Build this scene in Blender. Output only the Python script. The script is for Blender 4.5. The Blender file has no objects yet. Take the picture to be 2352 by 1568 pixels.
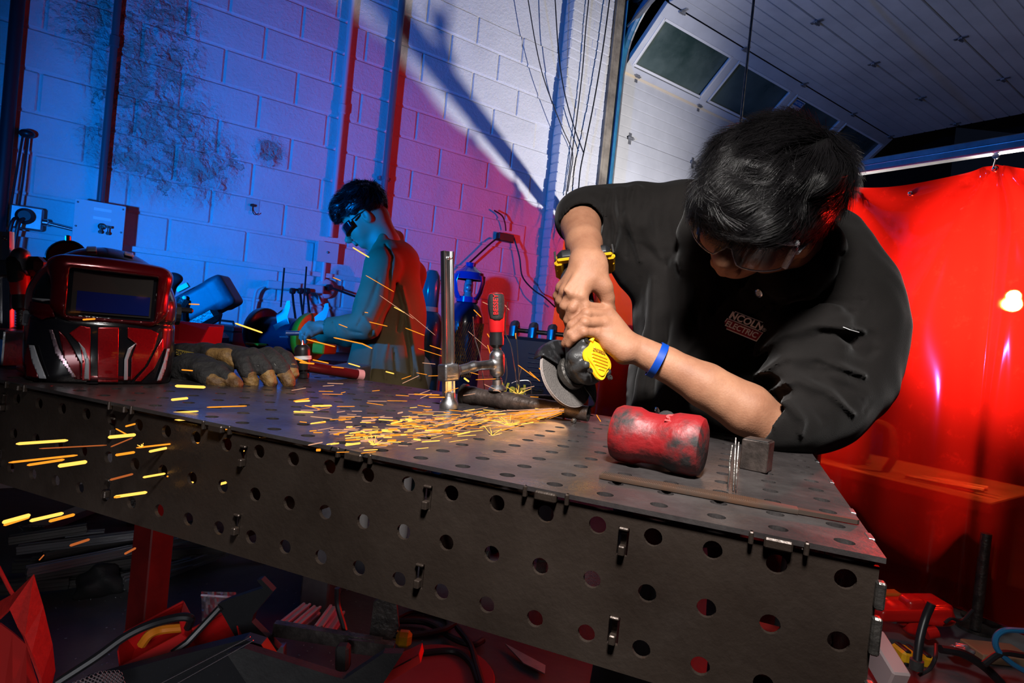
import bpy, bmesh, math, random
import numpy as np
from mathutils import Vector, Matrix
from mathutils.geometry import delaunay_2d_cdt
random.seed(7); rng = np.random.default_rng(7)
SC = bpy.context.scene; COL = SC.collection
# ---------------------------------------------------------------- camera (fitted to the table's hole grid)
CZ = 1.05
F_PX, PITCH, ROLL, YAW = 1358.5, -.0175, .1011, .3709
_f = np.array([0, math.cos(PITCH), math.sin(PITCH)]); _r = np.array([1., 0, 0]); _u = np.cross(_r, _f)
RT = math.cos(ROLL)*_r + math.sin(ROLL)*_u
UP = -math.sin(ROLL)*_r + math.cos(ROLL)*_u
FW = _f
cam_d = bpy.data.cameras.new('camera'); cam = bpy.data.objects.new('camera', cam_d); COL.objects.link(cam)
cam_d.sensor_width = 36; cam_d.lens = 36*F_PX/2352; cam_d.clip_start = .02; cam_d.clip_end = 60
cam.matrix_world = Matrix([[RT[0], UP[0], -FW[0], 0], [RT[1], UP[1], -FW[1], 0], [RT[2], UP[2], -FW[2], CZ], [0, 0, 0, 1]])
SC.camera = cam
vs = SC.view_settings; vs.view_transform = 'Standard'; vs.look = 'None'; vs.gamma = 1; vs.use_curve_mapping = False
vs.exposure = 0
SC.cycles.max_bounces = 8; SC.cycles.transparent_max_bounces = 12; SC.cycles.use_denoising = True
SC.cycles.sample_clamp_indirect = 4; SC.cycles.caustics_reflective = False
CAMP = np.array([0, 0, CZ])
def ray(x, y): return (x-1176)/F_PX*RT + (784-y)/F_PX*UP + FW
def at(x, y, d): return CAMP + ray(x, y)*d                     # point at a real distance d along the view axis
def onz(x, y, z): v = ray(x, y); return CAMP + v*((z-CZ)/v[2])
WA = math.radians(54.98)
WN = np.array([math.cos(WA), -math.sin(WA), 0]); WD = np.array([math.sin(WA), math.cos(WA), 0]); WDIST = -3.8506
def PW(s, o, z): return WD*s + WN*(WDIST+o) + np.array([0, 0, z])   # s along the block wall, o out from it, z height
def onwall(x, y, o=0): v = ray(x, y); return CAMP + v*((WDIST+o)/(v@WN))
def onS(x, y, s): v = ray(x, y); return CAMP + v*(s/(v@WD))
TU = np.array([-math.cos(YAW), math.sin(YAW), 0]); TW = np.array([math.sin(YAW), math.cos(YAW), 0])
TT = CZ-.1467                                                   # table top height
TO = np.array([.3232, .4543, 0]) + TU*.0161 - TW*.0017
def PT(u, w, h=0): return TO + TU*u + TW*w + np.array([0, 0, TT+h])
Z3 = np.array([0, 0, 1.])
# ---------------------------------------------------------------- world and lights
wd = bpy.data.worlds.new('world'); SC.world = wd; wd.use_nodes = True
wd.node_tree.nodes['Background'].inputs[0].default_value = (.35, .5, 1, 1)
wd.node_tree.nodes['Background'].inputs[1].default_value = .006
def light(name, kind, loc, power, color, size=.1, target=None, spot=None, blend=.3, spread=None):
    d = bpy.data.lights.new(name, kind); o = bpy.data.objects.new(name, d); COL.objects.link(o)
    d.energy = power; d.color = color; o.location = loc
    if kind == 'AREA': d.shape = 'DISK'; d.size = size; d.spread = spread or math.pi
    else: d.shadow_soft_size = size
    if spot: d.spot_size = math.radians(spot); d.spot_blend = blend
    if target is not None: o.rotation_euler = (Vector(target)-Vector(loc)).to_track_quat('-Z', 'Y').to_euler()
    return o
LB = PW(3.83, 2.82, CZ+.417)                                    # the flash head standing behind the red curtain
light('flash_behind_curtain', 'SPOT', LB, 470, (1, .95, .95), .04, target=PW(3.02, 0, 2.35), spot=82, blend=1)
light('flash_side', 'SPOT', LB+np.array([0, 0, -.02]), 560, (1, .9, .8), .035, target=PW(2.3, 3.3, 1.4), spot=84, blend=.9)
light('flash_spill', 'POINT', LB+np.array([0, 0, .02]), 15, (1, .93, .85), .03)
light('blue_lamp', 'SPOT', PW(-.85, 1.95, 1.15), 400, (0, .22, 1), .05, target=PW(2.6, 0, 1.9), spot=114, blend=1)
light('key_softbox', 'AREA', (.04, .02, 1.88), 11, (1, .95, .91), .22, target=(.2, .88, .93), spread=math.radians(78))
light('added_curtain_backlight', 'SPOT', PW(3.75, 1.45, 1.3), 420, (1, .93, .86), .06, target=PW(2.9, 2.5, 1.5), spot=104, blend=1)  # added light, hidden behind the worker, to brighten the curtain
light('added_far_person_light', 'SPOT', PW(3.3, 2.2, 1.6), 620, (1, .93, .9), .05, target=at(925, 720, 2.55), spot=20, blend=1)  # added narrow light that reddens the far person's back through the curtain
light('added_floor_red_light', 'SPOT', (1.25, 1.9, .55), 3.2, (1, .02, .01), .04, target=(-.9, 1.25, .22), spot=50, blend=.8)  # added red light for the things on the floor, not a real lamp
light('low_fill', 'AREA', (-.35, .12, .72), 1.3, (.95, .95, 1), .3, target=(-1.1, 1.7, 0), spread=math.radians(80))  # added fill that lifts the dark pile under the table
# ---------------------------------------------------------------- helpers
ORIG = {}
def _org(o):
    v = np.zeros(3)
    while o is not None:
        v = v + np.array(o.location); o = o.parent
    return v
def setp(o, label=None, cat=None, group=None, kind=None):
    if label: o['label'] = label
    if cat: o['category'] = cat
    if group: o['group'] = group
    if kind: o['kind'] = kind
    return o
def thing(name, label, cat, loc, group=None):
    o = bpy.data.objects.new(name, None); COL.objects.link(o); o.location = loc; o.empty_display_size = .05
    return setp(o, label, cat, group)
def norm(v): v = np.asarray(v, float); return v/np.linalg.norm(v)
def frame(d, up=(0, 0, 1)):
    d = norm(d); up = np.asarray(up, float)
    if abs(d@norm(up)) > .98: up = np.array([1., 0, 0])
    x = norm(np.cross(up, d)); y = np.cross(d, x); return x, y, d
class MB:
    def __init__(s): s.v = []; s.f = []; s.m = []; s.mi = 0
    def add(s, V, F):
        b = len(s.v); s.v.extend([tuple(map(float, p)) for p in V]); s.f.extend([tuple(b+i for i in f) for f in F]); s.m.extend([s.mi]*len(F)); return s
    def box(s, c, size, ax=None, taper=1.0, taper_axis=2):
        c = np.asarray(c, float); hx, hy, hz = [q/2 for q in size]
        X, Y, Z = ax if ax is not None else (np.array([1., 0, 0]), np.array([0, 1., 0]), Z3)
        V = []
        for k in (-1, 1):
            t = taper if k > 0 else 1
            for a, b in ((-1, -1), (1, -1), (1, 1), (-1, 1)): V.append(c+X*hx*a*t+Y*hy*b*t+Z*hz*k)
        return s.add(V, [(3, 2, 1, 0), (4, 5, 6, 7), (0, 1, 5, 4), (1, 2, 6, 5), (2, 3, 7, 6), (3, 0, 4, 7)])
    def cbox(s, c, size, ax=None, b=.003):       # chamfered box
        c = np.asarray(c, float); X, Y, Z = ax if ax is not None else (np.array([1., 0, 0]), np.array([0, 1., 0]), Z3)
        hx, hy, hz = [q/2 for q in size]; b = min(b, hx*.9, hy*.9, hz*.9); bm = bmesh.new()
        for a in (-1, 1):
            for e in (-1, 1):
                for k in (-1, 1):
                    for p in ((hx-b, hy-b, hz), (hx-b, hy, hz-b), (hx, hy-b, hz-b)): bm.verts.new(c+X*a*p[0]+Y*e*p[1]+Z*k*p[2])
        r = bmesh.ops.convex_hull(bm, input=bm.verts); bm.verts.index_update()
        V = [tuple(q.co) for q in bm.verts]; F = [tuple(q.index for q in f.verts) for f in bm.faces]; bm.free()
        return s.add(V, F)
    def tube(s, P, R, n=10, cap=True, closed=False, flat=1.0, up=(0, 0, 1)):
        P = [np.asarray(p, float) for p in P]; R = R if hasattr(R, '__len__') else [R]*len(P); V = []; F = []; N = len(P); x = None
        for i, p in enumerate(P):
            if closed: d = P[(i+1) % N]-P[i-1]
            else: d = P[min(i+1, N-1)]-P[max(i-1, 0)]
            d = norm(d)
            if x is None: x, y, _ = frame(d, up)
            else:
                x = x-d*(x@d); x = norm(x); y = np.cross(d, x)
            for k in range(n):
                a = 2*math.pi*k/n; V.append(p+R[i]*(math.cos(a)*x+flat*math.sin(a)*y))
        for i in range(N if closed else N-1):
            j = (i+1) % N
            for k in range(n): F.append((i*n+k, i*n+(k+1) % n, j*n+(k+1) % n, j*n+k))
        if cap and not closed: F.append(tuple(range(n))[::-1]); F.append(tuple((N-1)*n+k for k in range(n)))
        return s.add(V, F)
    def lathe(s, c, axis, prof, n=20, up=(0, 0, 1), arc=1.0, sx=1.0):   # prof: (radius, height)
        x, y, d = frame(axis, up); c = np.asarray(c, float); V = []; F = []
        m = n if arc >= 1 else n+1
        for r, h in prof:
            for k in range(m):
                a = 2*math.pi*arc*k/n; V.append(c+d*h+r*(sx*math.cos(a)*x+math.sin(a)*y))
        for i in range(len(prof)-1):
            for k in range(n):
                k2 = (k+1) % m
                if arc < 1 and k == n: continue
                F.append((i*m+k, i*m+k2, (i+1)*m+k2, (i+1)*m+k))
        if arc >= 1:
            if prof[0][0] > 1e-6: F.append(tuple(range(m))[::-1])
            if prof[-1][0] > 1e-6: F.append(tuple((len(prof)-1)*m+k for k in range(m)))
        return s.add(V, F)
    def sph(s, c, r, n=12, m=8, ax=None):
        c = np.asarray(c, float); r = r if hasattr(r, '__len__') else (r, r, r)
        X, Y, Z = ax if ax is not None else (np.array([1., 0, 0]), np.array([0, 1., 0]), Z3); V = [c-Z*r[2]]; F = []
        for i in range(1, m):
            t = math.pi*i/m
            for k in range(n): a = 2*math.pi*k/n; V.append(c-Z*r[2]*math.cos(t)+math.sin(t)*(X*r[0]*math.cos(a)+Y*r[1]*math.sin(a)))
        V.append(c+Z*r[2])
        for k in range(n):
            F.append((0, 1+(k+1) % n, 1+k)); F.append((len(V)-1, 1+(m-2)*n+k, 1+(m-2)*n+(k+1) % n))
            for i in range(m-2): F.append((1+i*n+k, 1+i*n+(k+1) % n, 1+(i+1)*n+(k+1) % n, 1+(i+1)*n+k))
        return s.add(V, F)
    def prism(s, poly, o, X, Y, t):               # poly in (X,Y) at o, extruded by vector t
        o = np.asarray(o, float); t = np.asarray(t, float); n = len(poly)
        V = [o+X*a+Y*b for a, b in poly]; V += [v+t for v in V]
        return s.add(V, [tuple(range(n))[::-1], tuple(range(n, 2*n))]+[(i, (i+1) % n, n+(i+1) % n, n+i) for i in range(n)])
    def build(s, name, mat, parent=None, smooth=False, bevel=0, seg=2, label=None, kind=None, solid=0, subd=0, auto=None):
        me = bpy.data.meshes.new(name); off = _org(parent) if parent is not None else np.zeros(3)
        V = (np.array(s.v)-off) if len(s.v) else []
        me.from_pydata([tuple(p) for p in V], [], s.f)
        ms = mat if isinstance(mat, (list, tuple)) else [mat]
        for q in ms: me.materials.append(q)
        if len(ms) > 1:
            me.polygons.foreach_set('material_index', s.m)
        bm = bmesh.new(); bm.from_mesh(me); bmesh.ops.recalc_face_normals(bm, faces=bm.faces)
        if bevel:
            es = [e for e in bm.edges if len(e.link_faces) == 2 and e.calc_face_angle(0) > .6]
            bmesh.ops.bevel(bm, geom=es, offset=bevel, segments=seg, affect='EDGES', profile=.6, clamp_overlap=True)
        bm.to_mesh(me); bm.free()
        o = bpy.data.objects.new(name, me); COL.objects.link(o)
        if parent is not None: o.parent = parent
        if smooth or bevel: shade(me, auto if auto else (math.radians(40)))
        if solid: md = o.modifiers.new('s', 'SOLIDIFY'); md.thickness = solid; md.offset = 0
        if subd: md = o.modifiers.new('u', 'SUBSURF'); md.levels = subd; md.render_levels = subd
        return setp(o, label, None, None, kind)
def shade(me, ang):
    me.polygons.foreach_set('use_smooth', [True]*len(me.polygons))
    try: me.set_sharp_from_angle(angle=ang)
    except Exception: pass
def mesh_obj(name, V, F, mat, parent=None, smooth=True, label=None, kind=None):
    me = bpy.data.meshes.new(name); off = _org(parent) if parent is not None else np.zeros(3)
    V = np.asarray(V, np.float32)-off.astype(np.float32); F = np.asarray(F, np.int32)
    me.vertices.add(len(V)); me.vertices.foreach_set('co', V.ravel()); k = F.shape[1]
    me.loops.add(F.size); me.loops.foreach_set('vertex_index', F.ravel()); me.polygons.add(len(F))
    me.polygons.foreach_set('loop_start', np.arange(len(F), dtype=np.int32)*k)
    me.polygons.foreach_set('use_smooth', np.full(len(F), smooth)); me.update(calc_edges=True); me.validate()
    if mat: me.materials.append(mat)
    o = bpy.data.objects.new(name, me); COL.objects.link(o)
    if parent is not None: o.parent = parent
    return setp(o, label, None, None, kind)
def bez(P, n=24):                                  # Catmull-Rom through the points
    P = [np.asarray(p, float) for p in P]; P = [2*P[0]-P[1]]+P+[2*P[-1]-P[-2]]; out = []
    seg = len(P)-3
    for i in range(seg):
        m = max(2, n//seg)
        for k in range(m):
            t = k/m; a, b, c, d = P[i:i+4]
            out.append(.5*((2*b)+(-a+c)*t+(2*a-5*b+4*c-d)*t*t+(-a+3*b-3*c+d)*t**3))
    out.append(P[-2]); return out
# ---------------------------------------------------------------- materials
def mat(name, c, c2=None, ns=8, rough=.5, metal=0, bump=0, bs=60, spec=.5, coat=0, emit=None, es=0, trans=0, ior=1.45, world=False, det=6, lo=.35, hi=.65, sheen=0, sss=0, rough2=None, dist=.01, alpha=1, aniso=0, stretch=None):
    m = bpy.data.materials.new(name); m.use_nodes = True; nt = m.node_tree; b = nt.nodes['Principled BSDF']; L = nt.links.new
    b.inputs['Base Color'].default_value = (*c, 1); b.inputs['Roughness'].default_value = rough; b.inputs['Metallic'].default_value = metal
    b.inputs['Specular IOR Level'].default_value = spec; b.inputs['Coat Weight'].default_value = coat; b.inputs['Coat Roughness'].default_value = .08
    b.inputs['IOR'].default_value = ior; b.inputs['Transmission Weight'].default_value = trans; b.inputs['Alpha'].default_value = alpha
    b.inputs['Sheen Weight'].default_value = sheen
    if sss: b.inputs['Subsurface Weight'].default_value = sss; b.inputs['Subsurface Radius'].default_value = (.012, .005, .003); b.inputs['Subsurface Scale'].default_value = 1
    if emit: b.inputs['Emission Color'].default_value = (*emit, 1); b.inputs['Emission Strength'].default_value = es
    vec = None
    if c2 is not None or bump or rough2 is not None:
        if world: g = nt.nodes.new('ShaderNodeNewGeometry'); vec = g.outputs['Position']
        else: g = nt.nodes.new('ShaderNodeTexCoord'); vec = g.outputs['Object']
        if stretch:
            mp = nt.nodes.new('ShaderNodeMapping'); mp.inputs['Scale'].default_value = stretch; L(vec, mp.inputs['Vector']); vec = mp.outputs['Vector']
    if c2 is not None or rough2 is not None:
        n = nt.nodes.new('ShaderNodeTexNoise'); n.inputs['Scale'].default_value = ns; n.inputs['Detail'].default_value = det; n.inputs['Roughness'].default_value = .65; L(vec, n.inputs['Vector'])
        r = nt.nodes.new('ShaderNodeValToRGB'); L(n.outputs['Fac'], r.inputs['Fac'])
        r.color_ramp.elements[0].position = lo; r.color_ramp.elements[1].position = hi
        c2 = c2 or c
        r.color_ramp.elements[0].color = (*c, 1); r.color_ramp.elements[1].color = (*c2, 1); L(r.outputs['Color'], b.inputs['Base Color'])
        if rough2 is not None:
            mr = nt.nodes.new('ShaderNodeMapRange'); mr.inputs['From Min'].default_value = lo; mr.inputs['From Max'].default_value = hi
            mr.inputs['To Min'].default_value = rough; mr.inputs['To Max'].default_value = rough2; L(n.outputs['Fac'], mr.inputs['Value']); L(mr.outputs['Result'], b.inputs['Roughness'])
    if bump:
        n = nt.nodes.new('ShaderNodeTexNoise'); n.inputs['Scale'].default_value = bs; n.inputs['Detail'].default_value = 4; L(vec, n.inputs['Vector'])
        bp = nt.nodes.new('ShaderNodeBump'); bp.inputs['Strength'].default_value = bump; bp.inputs['Distance'].default_value = dist
        L(n.outputs['Fac'], bp.inputs['Height']); L(bp.outputs['Normal'], b.inputs['Normal'])
    return m
M = {}
M['black'] = mat('black_plastic', (.012, .012, .014), rough=.38)
M['rubber'] = mat('black_rubber', (.014, .014, .015), (.03, .03, .03), rough=.7, bump=.2, bs=120)
M['steel'] = mat('bare_steel', (.42, .42, .43), (.28, .28, .29), ns=30, rough=.28, metal=1, bump=.1, bs=90, rough2=.5)
M['chrome'] = mat('polished_steel', (.66, .66, .68), rough=.27, metal=1)
M['dsteel'] = mat('dark_steel', (.05, .047, .045), (.12, .11, .10), ns=25, rough=.4, metal=.8, bump=.3, bs=80)
M['galv'] = mat('galvanised', (.45, .46, .48), (.3, .31, .33), ns=12, rough=.4, metal=.8)
M['white'] = mat('white_paint', (.75, .75, .76), rough=.5)
M['yellow'] = mat('yellow_plastic', (.75, .42, .01), (.62, .33, .01), ns=30, rough=.42, bump=.1, bs=150)
M['cable'] = mat('black_cable', (.01, .01, .012), rough=.45)
def txt(name, s, size, origin, X, Y, m, parent, ext=.0006, align='CENTER', shear=0, bold=0, label=None, sx=1.0):
    cu = bpy.data.curves.new(name, 'FONT'); cu.body = s; cu.size = size; cu.extrude = ext; cu.align_x = align; cu.align_y = 'CENTER'; cu.shear = shear; cu.offset = bold; cu.resolution_u = 3
    o = bpy.data.objects.new(name, cu); COL.objects.link(o); bpy.context.view_layer.update()
    dg = bpy.context.evaluated_depsgraph_get(); me = bpy.data.meshes.new_from_object(o.evaluated_get(dg)); bpy.data.objects.remove(o)
    me.materials.clear(); me.materials.append(m); X = norm(X)*sx; Y = norm(Y); N = norm(np.cross(X, Y)); off = _org(parent) if parent is not None else np.zeros(3)
    for v in me.vertices: v.co = tuple(np.asarray(origin)-off+X*v.co.x+Y*v.co.y+N*v.co.z)
    q = bpy.data.objects.new(name, me); COL.objects.link(q)
    if parent is not None: q.parent = parent
    return setp(q, label)
# ================================================================ THE SETTING
def wall_mat():
    m = bpy.data.materials.new('painted_block'); m.use_nodes = True; nt = m.node_tree; b = nt.nodes['Principled BSDF']; L = nt.links.new
    N = nt.nodes.new
    g = N('ShaderNodeNewGeometry'); P = g.outputs['Position']
    def noise(s, d=5, r=.6):
        n = N('ShaderNodeTexNoise'); n.inputs['Scale'].default_value = s; n.inputs['Detail'].default_value = d; n.inputs['Roughness'].default_value = r; L(P, n.inputs['Vector']); return n.outputs['Fac']
    def mth(op, a, b_, clamp=False):
        q = N('ShaderNodeMath'); q.operation = op; q.use_clamp = clamp
        for i, v in enumerate((a, b_)):
            if isinstance(v, (int, float)): q.inputs[i].default_value = v
            else: L(v, q.inputs[i])
        return q.outputs[0]
    mask = None
    for (x, y, r) in ((250, 70, .3), (330, 140, .36), (230, 60, .22), (290, 190, .25), (270, 330, .22), (370, 320, .42), (440, 370, .32), (350, 20, .3), (620, 350, .12)):
        c = onwall(x, y); vd = N('ShaderNodeVectorMath'); vd.operation = 'DISTANCE'; L(P, vd.inputs[0]); vd.inputs[1].default_value = tuple(c)
        s = mth('SUBTRACT', 1, mth('DIVIDE', vd.outputs['Value'], r), True); mask = s if mask is None else mth('MAXIMUM', mask, s)
    flake = noise(9, 8, .62); area = mth('MULTIPLY', mask, 1.6, True)
    lev = mth('ADD', mth('MULTIPLY', area, .22), flake)              # flakes where noise is high inside the damaged areas
    r = N('ShaderNodeValToRGB'); L(lev, r.inputs['Fac']); r.color_ramp.elements[0].position = .725; r.color_ramp.elements[1].position = .735
    bare = mth('MULTIPLY', r.outputs['Color'], mth('GREATER_THAN', mask, .04))
    mix = N('ShaderNodeMixRGB'); L(bare, mix.inputs[0]); mix.inputs[1].default_value = (.66, .66, .68, 1); mix.inputs[2].default_value = (.5, .5, .48, 1)
    dirt = N('ShaderNodeMixRGB'); dirt.blend_type = 'MULTIPLY'; dirt.inputs[0].default_value = .35; L(mix.outputs[0], dirt.inputs[1])
    dr = N('ShaderNodeValToRGB'); L(noise(1.3, 8, .7), dr.inputs['Fac']); dr.color_ramp.elements[0].position = .3; dr.color_ramp.elements[0].color = (.55, .55, .55, 1); dr.color_ramp.elements[1].position = .6; L(dr.outputs['Color'], dirt.inputs[2])
    L(dirt.outputs[0], b.inputs['Base Color']); b.inputs['Roughness'].default_value = .62
    h = mth('ADD', mth('MULTIPLY', noise(55, 4), .5), mth('MULTIPLY', noise(160, 3), .22))
    blis = mth('MULTIPLY', mth('MULTIPLY', mth('ABSOLUTE', mth('SUBTRACT', noise(7, 7, .6), .5), 0), area), 20)
    h = mth('ADD', h, blis); h = mth('SUBTRACT', h, mth('MULTIPLY', bare, 2.2)); h = mth('ADD', h, mth('MULTIPLY', noise(6, 3), .6))
    bp = N('ShaderNodeBump'); bp.inputs['Strength'].default_value = 1; bp.inputs['Distance'].default_value = .011; L(h, bp.inputs['Height']); L(bp.outputs[0], b.inputs['Normal'])
    return m
M['wall'] = wall_mat()
wallp = thing('wall_back', None, None, (0, 0, 0)); wallp['kind'] = 'structure'; del_keys = None
AXW = (WD, WN, Z3)
mb = MB(); mb.box(PW(.6, -.11, 2.1), (5.1, .2, 4.2), AXW); mb.build('mortar', M['wall'], wallp)
mb = MB(); mb.box(PW(3.12, -.02, 2.1), (.43, .24, 4.2), AXW); mb.build('mortar', M['wall'], wallp)
def unit_mesh(name, l, h, d, b):
    q = MB(); q.cbox((0, 0, 0), (l, d, h), AXW, b); o = q.build(name, M['wall']); return o
blk = unit_mesh('block', .396, .193, .05, .007)
Z0 = 1.657+CZ
first = True
def put(o, loc, first):
    if not first: o = o.copy(); COL.objects.link(o)
    o.location = loc; o.parent = wallp; return o
for k in range(-3, 13):
    zc = Z0-.2032*k-.1016
    if zc < .75 or zc > 3.7: continue
    off = .489 if k % 2 == 1 else .286
    for j in range(-5, 7):
        s0 = off+.406*j
        if s0 < -1.35 or s0 > 2.78: continue
        if s0+.406 > 2.93: continue
        put(blk, PW(s0+.203, -.024+random.uniform(-.0008, .0008), zc), first); first = False
brk = MB(); brk.cbox((0, 0, 0), (.208, .035, .0665), AXW, .004); brk = brk.build('brick', M['wall']); brh = MB(); brh.cbox((0, 0, 0), (.1, .035, .0665), AXW, .004); brh = brh.build('brick', M['wall'])
ret = MB(); ret.cbox((0, 0, 0), (.02, .1, .0665), AXW, .004); ret = ret.build('brick', M['wall'])
f1 = f2 = f3 = True; r_ = 0; z = 1.18
while z < 3.98:
    d = .103+random.uniform(-.002, .002); xs = 2.905
    if r_ % 2: seq = [('h', .1), ('b', .208), ('h', .1)]
    else: seq = [('b', .208), ('b', .208)]
    for kk, l in seq:
        if kk == 'b': put(brk, PW(xs+l/2, d-.0175, z), f1); f1 = False
        else: put(brh, PW(xs+l/2, d-.0175, z), f2); f2 = False
        xs += l+.008
    put(ret, PW(2.905, .052, z), f3); f3 = False
    z += .0755; r_ += 1
# conduits and pipes run up the wall
def pipe(s, o, r, z0, z1, m, label, couplers=(), clamps=()):
    t = thing('conduit_pipe', label, 'pipe', PW(s, o, z0)); q = MB(); q.tube([PW(s, o, z0), PW(s, o, (z0+z1)/2), PW(s, o, z1)], r, 14); q.build('pipe', m, t, smooth=True)
    for z in couplers: q = MB(); q.lathe(PW(s, o, z-.03), Z3, [(r, 0), (r*1.3, .004), (r*1.3, .056), (r, .06)], 14); q.build('coupler', m, t, smooth=True)
    for z in clamps:
        q = MB(); q.box(PW(s, o*.5, z), (r*3.6, o, .022), AXW); q.tube([PW(s, o, z-.011), PW(s, o, z+.011)], r*1.18, 14); q.build('clamp', m, t)
    return t
pipem = mat('painted_pipe', (.55, .56, .58), rough=.38); darkpipe = mat('dark_pipe', (.10, .10, .12), rough=.35, metal=.3)
pipe(-.425, .05, .028, .3, 4.2, mat('black_pipe', (.02, .02, .025), rough=.5), 'thick dark vertical pipe at the far left edge of the block wall')
pipe(-.035, .04, .017, 1.5, 4.2, darkpipe, 'dark vertical conduit running down into the grey switch box', couplers=(2.34,), clamps=(3.1,))
pipe(1.175, .035, .018, 1.53, 4.2, pipem, 'pale vertical conduit above the square junction box on the block wall', couplers=(2.35,), clamps=(3.3,))
pipe(1.50, .045, .022, .3, 4.2, mat('dull_pipe', (.22, .24, .27), rough=.4, metal=.4), 'darker vertical conduit just right of the pale one, behind the stooping worker', clamps=(1.98,))
# junction box on the pale conduit
t = thing('junction_box', 'square blank junction box at the foot of the pale conduit', 'box', PW(1.16, 0, 1.43)); q = MB(); q.cbox(PW(1.165, .025, 1.43), (.13, .05, .125), AXW, .004); q.build('housing', pipem, t)
q = MB(); q.cbox(PW(1.165, .053, 1.43), (.135, .006, .13), AXW, .002); q.build('cover_plate', pipem, t); q = MB(); q.sph(PW(1.165, .057, 1.43), .008); q.build('screw', M['steel'], t, smooth=True)
pipe(1.155, .03, .016, 1.1, 1.37, pipem, 'short pale conduit stub below the square junction box')
t = thing('round_outlet', 'round pale outlet cover with a plugged black cord below the junction box', 'outlet', PW(1.175, 0, 1.2)); q = MB(); q.lathe(PW(1.175, .0, 1.2), WN, [(.062, 0), (.062, .035), (.05, .045), (0, .046)], 24); q.build('cover', pipem, t, smooth=True)
q = MB(); q.lathe(PW(1.19, .04, 1.21), WN, [(.02, 0), (.02, .05), (.012, .06)], 12); q.tube(bez([PW(1.19, .09, 1.21), PW(1.35, .12, 1.17), PW(1.6, .08, 1.13), PW(1.85, .06, 1.3), PW(2.1, .05, 1.42), PW(2.38, .06, 1.7), PW(2.44, .06, 1.735)], 40), .007, 8); q.build('power_cord', M['cable'], t, smooth=True)
# grey switch box
t = thing('switch_box', 'large grey metal switch box with keys in its lock on the left wall', 'electrical box', PW(-.03, 0, 1.35)); q = MB(); q.cbox(PW(-.03, .06, 1.355), (.21, .12, .27), AXW, .004); q.build('housing', pipem, t)
q = MB(); q.cbox(PW(-.03, .124, 1.355), (.215, .006, .275), AXW, .002); q.build('cover', pipem, t)
for dx in (-.095, .095):
    for dz in (-.12, 0, .12): q = MB(); q.sph(PW(-.03+dx, .128, 1.355+dz), .005, 8, 5); q.build('screw', M['steel'], t, smooth=True)
q = MB(); q.lathe(PW(-.02, .127, 1.37), WN, [(.016, 0), (.016, .012), (.01, .016), (.0, .016)], 16); q.box(PW(.0, .146, 1.372), (.045, .006, .012), AXW); lk = q.build('lock', M['dsteel'], t)
for dx, dz in ((-.004, -.03), (.028, -.035)):
    q = MB(); q.box(PW(-.02+dx, .146, 1.37+dz*.6), (.006, .003, .035), AXW); q.lathe(PW(-.02+dx, .144, 1.35+dz*.3), WN, [(.009, 0), (.009, .004), (0, .004)], 12); q.build('key', M['dsteel'], t)
for dz in (.09, .045): q = MB(); q.box(PW(-.02, .128, 1.365+dz), (.075, .002, .014), AXW); q.build('label_strip', M['white'], t)
# outlet to its left, joined by a chromed conduit
t = thing('wall_outlet', 'metal wall outlet with round socket and two hanging black plugs left of the switch box', 'outlet', PW(-.33, 0, 1.36)); q = MB(); q.cbox(PW(-.325, .025, 1.365), (.13, .05, .115), AXW, .008); q.build('housing', M['galv'], t)
q = MB(); q.cbox(PW(-.325, .052, 1.365), (.12, .006, .105), AXW, .003); q.build('faceplate', M['galv'], t); q = MB(); q.lathe(PW(-.33, .054, 1.37), WN, [(.04, 0), (.038, .02), (.025, .035), (0, .035)], 20); q.build('socket', M['black'], t, smooth=True)
q = MB(); q.tube([PW(-.26, .04, 1.355), PW(-.14, .04, 1.34)], .009, 10); q.lathe(PW(-.262, .04, 1.355), WD, [(.018, 0), (.018, .02), (.01, .024)], 12); q.build('conduit', M['chrome'], t, smooth=True)
for s_ in (-.37, -.345):
    q = MB(); q.tube(bez([PW(s_+.02, .075, 1.36), PW(s_, .11, 1.33), PW(s_-.01, .1, 1.2), PW(s_, .1, 1.0)], 16), .008, 8); q.build('power_cord', M['cable'], t, smooth=True)
# clip and hanging looped cord at far left
t = thing('cord_loop', 'black cord looped over a hook high at the left of the wall', 'cord', PW(-.38, .02, 1.77)); q = MB(); q.sph(PW(-.352, .03, 1.775), (.035, .03, .022), 12, 8); q.build('hook', M['black'], t, smooth=True)
q = MB(); q.tube(bez([PW(-.365, .04, 1.77), PW(-.378, .05, 1.55), PW(-.385, .06, 1.42)], 12), .005, 8); q.tube(bez([PW(-.345, .04, 1.77), PW(-.35, .05, 1.55), PW(-.355, .06, 1.42)], 12), .005, 8); q.build('cord', M['cable'], t, smooth=True)
# little hook on a pale plate
t = thing('wall_hook', 'small wire hook on a taped square plate on the block wall', 'hook', onwall(580, 475)); c = onwall(580, 472); q = MB(); q.box(c+WN*.002, (.075, .003, .07), AXW); q.build('tape_plate', mat('tape', (.45, .5, .5), rough=.3), t)
q = MB(); q.tube(bez([c+WN*.01+Z3*.01, c+WN*.012-Z3*.03, c+WD*.012+WN*.025-Z3*.055, c+WD*.035+WN*.02-Z3*.04], 14), .0025, 6); q.cbox(c+WN*.01, (.03, .016, .014), AXW, .003); q.build('hook', M['dsteel'], t, smooth=True)
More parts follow.
